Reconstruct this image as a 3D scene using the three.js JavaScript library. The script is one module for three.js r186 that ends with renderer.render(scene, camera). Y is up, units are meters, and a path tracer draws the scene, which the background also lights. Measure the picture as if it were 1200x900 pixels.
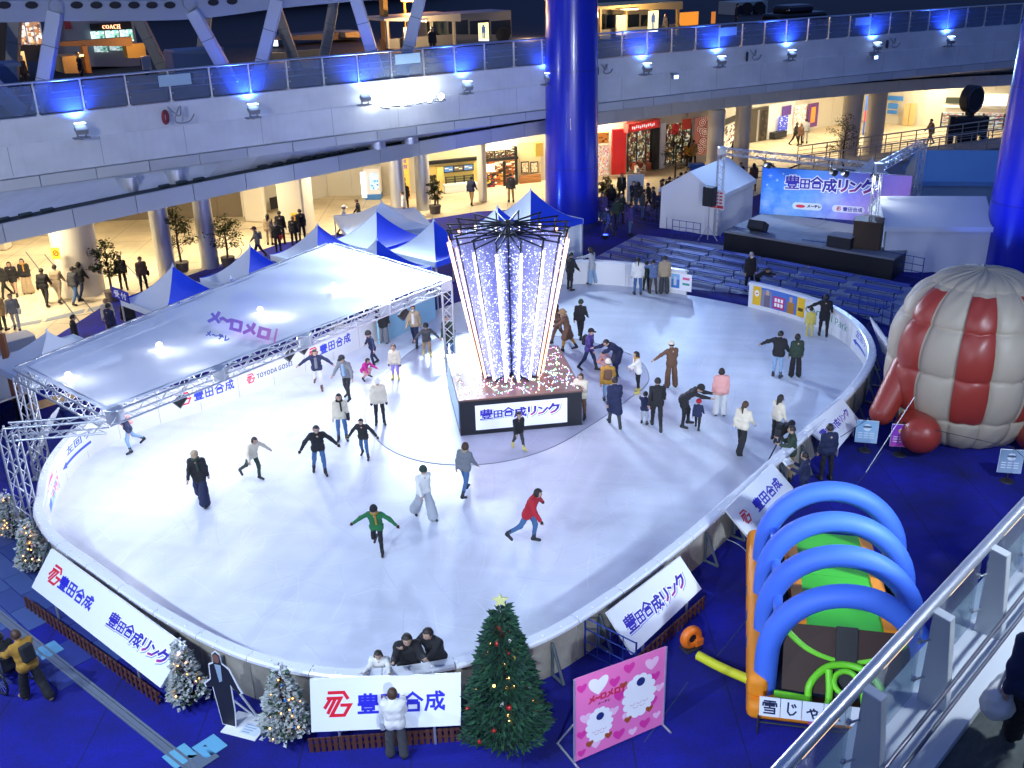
import * as THREE from 'three';
import { mergeGeometries, toCreasedNormals } from 'three/addons/utils/BufferGeometryUtils.js';
import { RoundedBoxGeometry } from 'three/addons/geometries/RoundedBoxGeometry.js';
import { RectAreaLightUniformsLib } from 'three/addons/lights/RectAreaLightUniformsLib.js';

// ---------------------------------------------------------------- camera, sky, sun, exposure
const scene = new THREE.Scene();
const EYE = 14, PITCH = 23.5, ROLL = 1.5;
const camera = new THREE.PerspectiveCamera(2 * Math.atan(450 / 1200) * 180 / Math.PI, 4 / 3, 0.3, 900);
camera.position.set(0, EYE, 0);
camera.rotation.order = 'YXZ';
camera.rotation.set(-PITCH * Math.PI / 180, 0, -ROLL * Math.PI / 180);
const renderer = new THREE.WebGLRenderer();
renderer.toneMapping = THREE.LinearToneMapping;
renderer.toneMappingExposure = 1.06;
renderer.shadowMap.enabled = true;
RectAreaLightUniformsLib.init();

{ // night sky over the city: deep blue overhead, a little lighter towards the horizon
  const W = 64, H = 32, d = new Float32Array(W * H * 4);
  for (let y = 0; y < H; y++) for (let x = 0; x < W; x++) {
    const el = (y + 0.5) / H * 2 - 1, k = Math.max(0, el), i = (y * W + x) * 4;
    const low = Math.pow(1 - Math.abs(el), 5);
    d[i] = 0.062 + 0.012 * low; d[i + 1] = 0.122 + 0.015 * low; d[i + 2] = 0.36 + 0.02 * low + 0.03 * k; d[i + 3] = 1;
  }
  const t = new THREE.DataTexture(d, W, H, THREE.RGBAFormat, THREE.FloatType);
  t.mapping = THREE.EquirectangularReflectionMapping; t.magFilter = THREE.LinearFilter; t.needsUpdate = true;
  scene.background = t; scene.environment = t;
}
const moon = new THREE.DirectionalLight(0xbfd0ff, 0.10);
moon.name = 'night_sky_light'; moon.position.set(-20, 60, 10); moon.target.position.set(0, 0, -40); moon.castShadow = true; moon.shadow.radius = 40;
Object.assign(moon.shadow.camera, { left: -60, right: 60, top: 60, bottom: -60, far: 200 });
scene.add(moon, moon.target);

// ---------------------------------------------------------------- helpers
const V = (x, y, z) => new THREE.Vector3(x, y, z);
const rad = (a) => a * Math.PI / 180;
let seed = 7;
const rnd = () => { seed = (seed + 0x6d2b79f5) | 0; let t = Math.imul(seed ^ (seed >>> 15), 1 | seed); t = (t + Math.imul(t ^ (t >>> 7), 61 | t)) ^ t; return ((t ^ (t >>> 14)) >>> 0) / 4294967296; };
const rr = (a, b) => a + (b - a) * rnd();
const cP = Math.cos(rad(PITCH)), sP = Math.sin(rad(PITCH)), cR = Math.cos(rad(ROLL)), sR = Math.sin(rad(ROLL));
// surveying: the point at height h that is seen at photo position u, v
function at(u, v, h = 0) {
  const X = (u - 600) / 1200, Y = -(v - 450) / 1200, a = X * cR + Y * sR, b = -X * sR + Y * cR;
  const dz = cP + b * sP, dy = -sP + b * cP, t = (h - EYE) / dy;
  return V(a * t, h, -dz * t);
}
function hgt(p, v) { // height over the ground point p that is seen at row v
  let lo = -3, hi = 30;
  for (let i = 0; i < 50; i++) {
    const m = (lo + hi) / 2, dy = m - EYE, d = -p.z, dep = d * cP - dy * sP, up = dy * cP + d * sP, a = p.x / dep, b = up / dep;
    if (450 - 1200 * (a * sR + b * cR) > v) lo = m; else hi = m;
  }
  return lo;
}
const names = {};
const numbered = (n) => { const k = (names[n] = (names[n] ?? -1) + 1); return k ? n + '_' + String(k).padStart(3, '0') : n; };
function tag(o, label, category, group) { o.userData.label = label; if (category) o.userData.category = category; if (group) o.userData.group = group; return o; }
function thing(name, label, category, p = V(0, 0, 0), turn = 0, group) {
  const o = new THREE.Group(); o.name = numbered(name); o.position.copy(p); o.rotation.y = turn; scene.add(o); return tag(o, label, category, group);
}
function mesh(name, geo, m, parent) {
  if (Array.isArray(geo)) geo = merge(geo);
  const o = new THREE.Mesh(geo, m); o.castShadow = o.receiveShadow = true;
  o.name = parent && parent !== scene ? name : numbered(name); (parent ?? scene).add(o); return o;
}
function solo(name, geo, m, label, category, p, turn, group) { const o = mesh(name, geo, m); if (p) o.position.copy(p); if (turn) o.rotation.y = turn; return tag(o, label, category, group); }
function struct(name, geo, m) { const o = mesh(name, geo, m); o.userData.kind = 'structure'; return o; }
function stuff(o) { o.userData.kind = 'stuff'; return o; }
function copyOf(o, p, turn, label) { const c = o.clone(); c.name = numbered(o.name.replace(/_\d{3}$/, '')); c.position.copy(p); c.rotation.y = turn; if (label) c.userData.label = label; scene.add(c); return c; }
function merge(list) {
  const some = list.map((g) => g.index ? g.toNonIndexed() : g), uv = some.every((g) => g.attributes.uv), col = some.every((g) => g.attributes.color);
  for (const g of some) for (const k of Object.keys(g.attributes)) if (!['position', 'normal'].includes(k) && !(k === 'uv' && uv) && !(k === 'color' && col)) g.deleteAttribute(k);
  return mergeGeometries(some);
}
const mats = {};
function M(c, rough = 0.8, metal = 0, extra) {
  const k = JSON.stringify([c, rough, metal, extra]);
  if (!mats[k]) { const m = new THREE.MeshStandardMaterial({ roughness: rough, metalness: metal, ...extra }); Array.isArray(c) ? m.color.setRGB(...c) : m.color.set(c); mats[k] = m; }
  return mats[k];
}
function glow(c, k, base = [0.8, 0.8, 0.8]) { const m = M(base, 0.6, 0, { emissiveIntensity: k, side: THREE.DoubleSide, name: 'lamp' + c }); m.emissive.set(c); return m; }
function tex(w, h, draw, repeat) {
  const c = document.createElement('canvas'); c.width = w; c.height = h; const g = c.getContext('2d'); draw(g, w, h);
  const t = new THREE.CanvasTexture(c); t.colorSpace = THREE.SRGBColorSpace; if (repeat) { t.wrapS = t.wrapT = THREE.RepeatWrapping; t.repeat.set(...repeat); } t.anisotropy = 8; return t;
}
function noiseTex(n, f, colour = true, repeat = [1, 1]) { // f(x, y) -> [r, g, b] 0..255
  const d = new Uint8Array(n * n * 4);
  for (let y = 0; y < n; y++) for (let x = 0; x < n; x++) { const c = f(x, y); d.set([c[0], c[1], c[2], 255], (y * n + x) * 4); }
  const t = new THREE.DataTexture(d, n, n); t.wrapS = t.wrapT = THREE.RepeatWrapping; t.magFilter = THREE.LinearFilter; t.repeat.set(...repeat);
  if (colour) t.colorSpace = THREE.SRGBColorSpace; t.needsUpdate = true; return t;
}
const lattice = Array.from({ length: 4096 }, rnd);
function vn(x, y, per) { // tiling value noise
  const xi = Math.floor(x), yi = Math.floor(y), fx = x - xi, fy = y - yi, w = (t) => t * t * (3 - 2 * t), L = (a, b) => lattice[((((a % per) + per) % per) * 57 + (((b % per) + per) % per) * 131) & 4095];
  const a = L(xi, yi), b = L(xi + 1, yi), c = L(xi, yi + 1), d = L(xi + 1, yi + 1), u = w(fx), v = w(fy);
  return a + (b - a) * u + (c - a) * v + (a - b - c + d) * u * v;
}
const fbm = (x, y, n, p) => 0.5 * vn(x / n * p, y / n * p, p) + 0.3 * vn(x / n * p * 2, y / n * p * 2, p * 2) + 0.2 * vn(x / n * p * 5, y / n * p * 5, p * 5);

// shapes
const box = (w, h, d, x = 0, y = 0, z = 0) => new THREE.BoxGeometry(w, h, d).translate(x, y, z);
const rbox = (w, h, d, r, x = 0, y = 0, z = 0) => new RoundedBoxGeometry(w, h, d, 2, r).translate(x, y, z);
const cyl = (r0, r1, h, n = 12, x = 0, y = 0, z = 0) => new THREE.CylinderGeometry(r1, r0, h, n).translate(x, y + h / 2, z);
const ball = (r, x = 0, y = 0, z = 0, n = 12) => new THREE.SphereGeometry(r, n, Math.ceil(n * 0.7)).translate(x, y, z);
function bar(a, b, r, n = 6, r2) {
  const d = b.clone().sub(a), g = new THREE.CylinderGeometry(r2 ?? r, r, d.length(), n);
  return g.applyQuaternion(new THREE.Quaternion().setFromUnitVectors(V(0, 1, 0), d.normalize())).translate((a.x + b.x) / 2, (a.y + b.y) / 2, (a.z + b.z) / 2);
}
const path = (pts, r, n = 40, m = 8, closed = false) => new THREE.TubeGeometry(new THREE.CatmullRomCurve3(pts, closed), n, r, m, closed);
function quads(list, uvs) { // list of [a, b, c, d] counter-clockwise
  const p = [], n = [], uv = [], ix = [];
  list.forEach((q, i) => {
    const nn = q[1].clone().sub(q[0]).cross(q[3].clone().sub(q[0])).normalize();
    q.forEach((v, j) => { p.push(v.x, v.y, v.z); n.push(nn.x, nn.y, nn.z); uv.push(...(uvs ? uvs[i][j] : [j === 1 || j === 2 ? 1 : 0, j > 1 ? 1 : 0])); });
    ix.push(i * 4, i * 4 + 1, i * 4 + 2, i * 4, i * 4 + 2, i * 4 + 3);
  });
  const g = new THREE.BufferGeometry();
  g.setAttribute('position', new THREE.Float32BufferAttribute(p, 3)); g.setAttribute('normal', new THREE.Float32BufferAttribute(n, 3)); g.setAttribute('uv', new THREE.Float32BufferAttribute(uv, 2)); g.setIndex(ix);
  return g;
}
function slabOf(bl, br, tr, tl, t) { // a flat board through four corners, thickness t behind its face
  const n = br.clone().sub(bl).cross(tl.clone().sub(bl)).normalize().multiplyScalar(-t), k = (v) => v.clone().add(n), a = [bl, br, tr, tl], b = a.map(k);
  return quads([[b[1], b[0], b[3], b[2]], [a[0], b[0], b[1], a[1]], [a[1], b[1], b[2], a[2]], [a[2], b[2], b[3], a[3]], [a[3], b[3], b[0], a[0]], [a[0], a[1], a[2], a[3]]]);
}
const faceOf = (bl, br, tr, tl, off = 0.004) => { const n = br.clone().sub(bl).cross(tl.clone().sub(bl)).normalize().multiplyScalar(off); return quads([[bl, br, tr, tl].map((v) => v.clone().add(n))]); };
function flat(pts, y, scaleUv = 1) { // a horizontal sheet from plan points [x, z]
  const s = new THREE.Shape(pts.map(([x, z]) => new THREE.Vector2(x, -z))), g = new THREE.ShapeGeometry(s, 1);
  const uv = g.attributes.uv; for (let i = 0; i < uv.count; i++) uv.setXY(i, uv.getX(i) * scaleUv, uv.getY(i) * scaleUv);
  return g.rotateX(-Math.PI / 2).translate(0, y, 0);
}
const lerpV = (a, b, t) => a.clone().lerp(b, t);
function spot(name, p, to, I, c, angle, pen = 0.6, radius = 4) {
  const l = new THREE.SpotLight(c, I, 0, angle, pen, 2); l.name = name; l.position.copy(p); l.target.position.copy(to); l.castShadow = true; l.shadow.radius = radius; scene.add(l, l.target); return l;
}
function point(name, p, I, c, radius = 3) { const l = new THREE.PointLight(c, I, 0, 2); l.name = name; l.position.copy(p); l.castShadow = true; l.shadow.radius = radius; scene.add(l); return l; }

// lettering drawn from strokes on a 100 x 100 square
const GL = {
  '豊': '8 12h 92 12|8 12v 8 42|92 12v 92 42|8 42h 92 42|8 27h 92 27|36 3v 36 42|64 3v 64 42|4 54h 96 54|22 64h 78 64|22 64v 22 80|78 64v 78 80|22 80h 78 80|34 84v 38 95|66 84v 62 95|3 97h 97 97',
  '田': '10 10h 90 10|10 10v 10 94|90 10v 90 94|10 94h 90 94|10 51h 90 51|50 10v 50 94',
  '合': '50 4l 4 42|50 4l 96 42|28 44h 72 44|20 58h 80 58|20 58v 20 96|80 58v 80 96|20 96h 80 96',
  '成': '14 22h 94 22|16 22v 14 60l 3 96|18 46h 46 46l 44 80l 32 80|58 4l 62 50l 78 84l 94 94l 95 80|88 44l 76 68l 52 94|74 4l 86 14',
  'リ': '20 10v 20 60|78 8v 78 56l 66 80l 44 96',
  'ン': '12 16l 36 30|10 92l 50 84l 92 30',
  'ク': '40 4l 30 26l 8 52|36 22h 86 22l 78 56l 56 82l 26 96',
  '左': '6 24h 94 24|42 4l 34 50l 6 92|34 54h 84 54|58 54v 58 92|22 92h 96 92',
  '回': '8 8h 92 8|8 8v 8 96|92 8v 92 96|8 92h 92 92|34 34h 66 34|34 34v 34 66|66 34v 66 66|34 66h 66 66',
  'り': '24 10l 22 44l 28 58|70 8l 74 44l 64 76l 40 96',
  '雪': '14 8h 86 8|6 22h 94 22|6 22v 4 40|94 22v 96 40|50 8v 50 48|20 30h 38 30|20 40h 38 40|62 30h 80 30|62 40h 80 40|16 58h 84 58|84 58v 84 96|20 76h 84 76|14 96h 84 96',
  'じ': '30 6l 28 70l 44 92l 66 86l 82 66|56 20l 64 34|72 14l 80 28',
  'ゃ': '14 56l 60 38l 80 46l 76 66l 58 72|34 36l 56 96|56 30l 62 42',
  'な': '8 26h 52 26|34 6l 24 40l 10 62|66 16l 84 30|66 42v 66 80l 46 92l 36 80l 48 70l 70 76l 88 92',
  '寿': '16 16h 84 16|12 32h 88 32|6 48h 94 48|50 4l 40 48l 6 90|44 64h 92 64|72 52v 72 94l 58 90|46 74l 54 86',
  '司': '10 10h 88 10l 88 92l 74 90|14 30h 66 30|20 50h 62 50|20 50v 20 80|62 50v 62 80|20 80h 62 80',
  '徳': '24 4l 6 26|28 28l 8 52|18 46v 18 96|36 16h 96 16|66 4v 66 30|40 30h 92 30|40 30v 40 48|92 30v 92 48|40 48h 92 48|58 30v 58 48|76 30v 76 48|34 60h 98 60|40 70l 34 90|52 70v 56 92h 80 92l 82 82|66 68l 70 80|84 68l 94 86',
  '兵': '70 6l 26 16|26 16v 26 60|26 36h 82 36|62 36v 62 60|4 60h 96 60|34 70l 14 94|64 70l 88 94',
  '衛': '20 4l 6 22|24 26l 6 46|16 40v 16 96|34 14h 68 14|50 4v 50 26|32 26h 72 26|36 36h 66 36|36 36v 36 52|66 36v 66 52|36 52h 66 52|32 64h 72 64|50 52v 50 96|38 64v 36 80|32 80h 70 80|78 18h 96 18|76 40h 98 40|88 40v 88 92l 78 90',
  '受': '84 4l 14 16|22 22l 28 32|48 18l 52 30|80 16l 70 32|8 38h 92 38|8 38v 8 50|92 38v 92 50|22 54h 76 54l 56 78l 16 96|30 62l 56 82l 92 96',
  '付': '32 4l 6 46|22 30v 22 96|38 30h 96 30|76 6v 76 94l 62 90|48 48l 58 66',
  'メ': '74 8l 60 52l 14 94|30 34l 82 78', 'ロ': '16 18h 84 18|16 18v 16 88|84 18v 84 88|16 88h 84 88', '〜': '6 56l 26 42l 50 52l 74 62l 94 46', '!': '50 6v 48 66|50 86v 50 92', 'ー': '8 50h 92 50',
  'テ': '22 14h 78 14|6 40h 94 40|52 40l 46 72l 26 94', 'レ': '24 8v 24 90l 56 78l 90 44', '宴': '50 4v 50 14|8 16h 92 16|8 16v 8 30|92 16v 92 30|30 28h 70 28l 70 54h 30 54l 30 28|30 41h 70 41|6 68h 94 68|46 58l 26 84l 78 96|70 68l 54 84l 16 96',
};
const strokes = {};
for (const k in GL) strokes[k] = GL[k].split('|').map((s) => s.split(/[hvl]/).map((p) => p.trim().split(' ').map(Number)));
function glyph(g, ch, x, y, s, w, skew = 0) {
  const q = strokes[ch]; if (!q) return;
  g.lineWidth = w; g.lineCap = 'square'; g.lineJoin = 'miter'; g.beginPath();
  for (const line of q) line.forEach(([a, b], i) => { const X = x + a * s / 100, Y = y + b * s / 100 + skew * a / 100; i ? g.lineTo(X, Y) : g.moveTo(X, Y); });
  g.stroke();
}
function kanji(g, str, x, y, s, gap, w, c) { g.strokeStyle = c; [...str].forEach((ch, i) => glyph(g, ch, x + i * (s + gap), y, s, w)); }
function company(g, x, y, s, c = '#d8142c') { // a red open hexagon of bars with a bent middle stroke
  g.strokeStyle = c; g.lineWidth = s * 0.11; g.lineCap = 'butt'; g.lineJoin = 'miter';
  const L = (p) => { g.beginPath(); p.forEach(([a, b], i) => i ? g.lineTo(x + a * s, y + b * s) : g.moveTo(x + a * s, y + b * s)); g.stroke(); };
  L([[0.2, 0.09], [0.72, 0.09], [0.86, 0.32]]); L([[0.16, 0.28], [0.62, 0.28], [0.3, 0.86], [0.72, 0.86], [0.92, 0.52], [0.6, 0.52]]); L([[0.3, 0.28], [0.08, 0.62]]); L([[0.44, 0.3], [0.18, 0.8]]);
}
function rinkLogo(g, x, y, w) { // seven jaunty characters, navy turning to pink, with a pale rim and a blue drop edge
  const s = w / 7.35, str = '豊田合成リンク', size = [1.14, 0.86, 0.98, 1.08, 0.98, 0.92, 1.06], off = [0, 0.2, 0.0, 0.12, 0.1, 0.16, 0.02];
  const gr = g.createLinearGradient(0, y, 0, y + s * 1.2); gr.addColorStop(0, '#2a1f9a'); gr.addColorStop(0.62, '#2721a8'); gr.addColorStop(1, '#3020a0');
  const gp = g.createLinearGradient(0, y, 0, y + s * 1.2); gp.addColorStop(0, '#2a1f9a'); gp.addColorStop(0.5, '#3f1f9a'); gp.addColorStop(1, '#e0338c');
  for (const pass of [0, 1, 2]) {
    let X = x;
    [...str].forEach((ch, i) => {
      const S = s * size[i], W = S * (i === 0 ? 0.115 : i < 4 ? 0.15 : 0.2), o = pass === 0 ? s * 0.06 : 0;
      g.strokeStyle = pass === 0 ? '#7d93dd' : pass === 1 ? '#ffffff' : i > 3 ? gp : gr;
      glyph(g, ch, X + o, y + off[i] * s + o, S * 0.98, pass < 2 ? W * 1.9 : W, -S * 0.03);
      X += S * 1.02;
    });
  }
}
// ---------------------------------------------------------------- surfaces
const warm = [1, 0.84, 0.58];
const texPave = noiseTex(512, (x, y) => { const k = (x % 128 < 2 || y % 128 < 2 ? 0.72 : 1) * 0.9 + 0.22 * (fbm(x, y, 512, 6) - 0.5) + 0.06 * (rnd() - 0.5); return [222 * k, 206 * k, 174 * k]; }, true, [0.12, 0.12]);
const mPave = M('#ffffff', 0.55, 0, { map: texPave });
const texCarpet = noiseTex(512, (x, y) => { const k = (x % 171 < 2 ? 0.6 : 1) * 0.78 + 0.22 * Math.max(0, fbm(y, x + 77, 512, 14) - 0.62) + 0.5 * (fbm(x, y, 512, 5) - 0.5) + 0.32 * (rnd() - 0.5); return [5 * k, 15 * k, 158 * k]; }, true, [0.16, 0.16]);
const mCarpet = M('#ffffff', 0.95, 0, { map: texCarpet });
const texIce = tex(1024, 1024, (g, w, h) => { // pale sheet crossed by thousands of faint blade marks
  const im = g.createImageData(w, h); for (let y = 0; y < h; y++) for (let x = 0; x < w; x++) { const c = iceTone(x, y); im.data.set([c[0], c[1], c[2], 255], (y * w + x) * 4); } g.putImageData(im, 0, 0);
  for (let i = 0; i < 2600; i++) { const x = rnd() * w, y = rnd() * h, r = rr(60, 420), a = rnd() * 6.28, q = rr(0.05, 0.35); g.strokeStyle = rnd() < 0.55 ? `rgba(255,255,255,${rr(0.05, 0.28)})` : `rgba(120,135,175,${rr(0.03, 0.16)})`; g.lineWidth = rr(0.5, 1.4); for (const [ox, oy] of [[0, 0], [w, 0], [-w, 0], [0, h], [0, -h]]) { g.beginPath(); g.arc(x + ox, y + oy, r, a, a + q); g.stroke(); } }
}, [0.055, 0.055]);
function iceTone(x, y) {
  const a = fbm(x, y, 1024, 4), b = fbm(y + 311, x + 97, 1024, 11), s = vn((x + y * 0.35) / 1024 * 60, y / 1024 * 5, 60), s2 = vn(x / 1024 * 4, (y - x * 0.2) / 1024 * 70, 70);
  const k = 0.90 + 0.12 * (a - 0.5) + 0.07 * (b - 0.5) + 0.04 * (s - 0.5) + 0.04 * (s2 - 0.5); return [230 * k, 236 * k, 247 * k];
}
const texIceR = noiseTex(512, (x, y) => { const k = 72 + 80 * fbm(x + 40, y, 512, 9) + 20 * rnd(); return [k, k, k]; }, false, [0.11, 0.11]);
const mIce = M('#ffffff', 0.9, 0, { map: texIce, roughnessMap: texIceR });
const texWall = noiseTex(512, (x, y) => { const k = 0.93 + 0.10 * (fbm(x, y, 512, 5) - 0.5) + 0.035 * (rnd() - 0.5) - 0.05 * Math.max(0, vn(x / 512 * 40, y / 512 * 3, 40) - 0.6); return [222 * k, 225 * k, 230 * k]; }, true, [0.2, 0.2]);
const mWall = M('#ffffff', 0.7, 0, { map: texWall }), mCream = M([0.62, 0.58, 0.48], 0.75), mSteel = M([0.5, 0.52, 0.55], 0.32, 0.9), mAlu = M([0.62, 0.64, 0.67], 0.38, 0.75);
const mDark = M([0.02, 0.022, 0.026], 0.6), mBlack = M([0.008, 0.008, 0.01], 0.5), mWhite = M([0.78, 0.79, 0.8], 0.5), mGrey = M([0.25, 0.26, 0.28], 0.6), mAsphalt = M([0.03, 0.031, 0.035], 0.85);
const mGlass = new THREE.MeshPhysicalMaterial({ color: 0xdfe8ea, roughness: 0.03, transmission: 1, thickness: 0, side: THREE.DoubleSide });
const mSmoke = new THREE.MeshPhysicalMaterial({ color: 0x8d98a4, roughness: 0.05, transmission: 1, thickness: 0, side: THREE.DoubleSide });
const mGlassD = new THREE.MeshPhysicalMaterial({ color: 0xc8d8f0, roughness: 0.04, transmission: 0.86, thickness: 0, side: THREE.DoubleSide });
const mWood = M([0.20, 0.10, 0.045], 0.55);

// ---------------------------------------------------------------- ground
struct('ground', new THREE.CircleGeometry(700, 64).rotateX(-Math.PI / 2).translate(0, -0.35, 0), mAsphalt);
const edge = [at(-120, 432), at(0, 424), at(60, 398), at(125, 356), at(330, 285), at(560, 248), at(700, 240), at(790, 240), at(858, 240), at(940, 208), at(1120, 212), at(1330, 200)].map((p) => [p.x, p.z]);
const tan = struct('plaza_paving', flat([...edge.map(([x, z]) => [x, z + 1.5]).reverse(), [-60, -46], [-60, -110], [70, -110], [70, -60]], 0.0, 1), mPave);
struct('blue_carpet', flat([[-34, -4], [40, -4], [44, -46], ...edge.slice().reverse(), [-34, -28]], 0.006, 1), mCarpet);
{ // dark joints in the tan paving
  const joints = [];
  const line = (a, b, w) => { const d = b.clone().sub(a).setY(0).normalize(), n = V(-d.z, 0, d.x).multiplyScalar(w / 2); joints.push([a.clone().sub(n), b.clone().sub(n), b.clone().add(n), a.clone().add(n)].reverse()); };
  for (const [a, b, c, d] of [[30, 295, 130, 425], [0, 388, 24, 430], [52, 298, 115, 372], [150, 360, 0, 385], [100, 318, 190, 400], [190, 280, 340, 262], [130, 293, 190, 352], [335, 290, 420, 262]]) line(at(a, b, 0.005), at(c, d, 0.005), 0.06);
  for (let k = 0; k < 3; k++) { const c = at(150 + 70 * k, 300, 0.005); for (let i = 0; i < 14; i++) { const p = (j) => V(c.x + 2.6 * Math.cos(j * 0.16 - 1.1), 0.005, c.z + 2.6 * Math.sin(j * 0.16 - 1.1)); line(p(i), p(i + 1), 0.05); } }
  const o = struct('paving_joint', quads(joints), M([0.10, 0.11, 0.13], 0.8, 0, { side: THREE.DoubleSide }));
  const band = []; for (const [a, b, c, d] of [[15, 380, 50, 374], [55, 373, 100, 362], [104, 361, 172, 347]]) { const A = at(a, b, 0.004), B = at(c, d, 0.004); band.push([A, B, B.clone().add(V(0.1, 0, 0.5)), A.clone().add(V(0.1, 0, 0.5))]); }
  struct('grey_paving_band', quads(band), M([0.2, 0.23, 0.28], 0.8, 0, { side: THREE.DoubleSide }));
}
{ // carpet tiles in the near corner, laid one by one
  const g0 = rbox(0.98, 0.02, 0.48, 0.006), host = new THREE.Group(); host.name = 'tile_floor'; host.userData.kind = 'structure'; scene.add(host);
  const tones = [[0.03, 0.06, 0.22], [0.022, 0.05, 0.2], [0.045, 0.085, 0.25], [0.016, 0.03, 0.19], [0.012, 0.02, 0.18]].map((c) => M(c, 0.7));
  const o = at(-10, 660), ex = at(115, 765).sub(o).setY(0).normalize(), ez = V(-ex.z, 0, ex.x);
  for (let i = -1; i < 6; i++) for (let j = -3; j < 8; j++) {
    const p = o.clone().addScaledVector(ex, i + (j & 1) * 0.5).addScaledVector(ez, j * 0.5 - 0.6);
    if (i > 3 && rnd() < 0.4) continue;
    const m = mesh('tile', g0, tones[Math.floor(rnd() * (i > 2 ? 2 : 0) + rnd() * 3)], host); m.position.set(p.x, 0.012, p.z); m.rotation.y = -Math.atan2(ex.z, ex.x);
  }
  for (const [u, v, c] of [[211, 886, [0.12, 0.36, 0.5]], [236, 888, [0.10, 0.14, 0.2]], [246, 875, [0.12, 0.36, 0.55]], [57, 762, [0.1, 0.28, 0.45]]]) { const m = mesh('tile', rbox(0.48, 0.02, 0.48, 0.006), M(c, 0.6), host); m.position.copy(at(u, v, 0.02)); m.rotation.y = -Math.atan2(ex.z, ex.x); }
  const a = at(-30, 705, 0.02), b = at(245, 925, 0.02);
  const ch = thing('floor_channel', 'long steel channel set in the floor beside the near left corner', 'floor channel');
  const dn = b.clone().sub(a).cross(V(0, 1, 0)).normalize(), st = (k, w, y) => slabOf(...[[a, k], [b, k], [b, k + w], [a, k + w]].map(([p, q]) => p.clone().addScaledVector(dn, -q).setY(y)), 0.03); mesh('channel_strip', [st(0, 0.05, 0.034), st(0.06, 0.1, 0.026), st(0.17, 0.05, 0.034)], M([0.3, 0.34, 0.38], 0.35, 0.7), ch);
}

// ---------------------------------------------------------------- the ring building round the plaza
const Dz = (x) => -52.1 - 0.605 * x + 0.0029 * x * x, Ez = (x) => -54.4 - 0.80 * x + 0.0103 * x * x;
const curveD = (x, off = 0) => { const s = -0.605 + 0.0058 * x, l = Math.hypot(1, s); return V(x + off * s / l, 0, Dz(x) - off / l); };   // off > 0 lies behind the front
const curveE = (x, off = 0) => { const s = -0.80 + 0.0206 * x, l = Math.hypot(1, s); return V(x + off * s / l, 0, Ez(x) - off / l); };
const up = (p, y) => V(p.x, y, p.z);
function ribbon(curve, xs, o0, h0, o1, h1, su = 1) { // a strip along a ring curve from (offset, height) 0 to 1
  const list = [], uv = [];
  for (let i = 0; i < xs.length - 1; i++) {
    const a = up(curve(xs[i], o0), h0), b = up(curve(xs[i + 1], o0), h0), c = up(curve(xs[i + 1], o1), h1), d = up(curve(xs[i], o1), h1), w = a.distanceTo(b), hh = a.distanceTo(d);
    list.push([a, b, c, d]); uv.push([[xs[i] * su, 0], [xs[i] * su + w, 0], [xs[i] * su + w, hh], [xs[i] * su, hh]]);
  }
  return quads(list, uv);
}
const span = (a, b, n) => Array.from({ length: n + 1 }, (_, i) => a + (b - a) * i / n);
const ring = thing('ring_building', 'pale curved two storey building with railed upper deck round the plaza', 'building');
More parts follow.
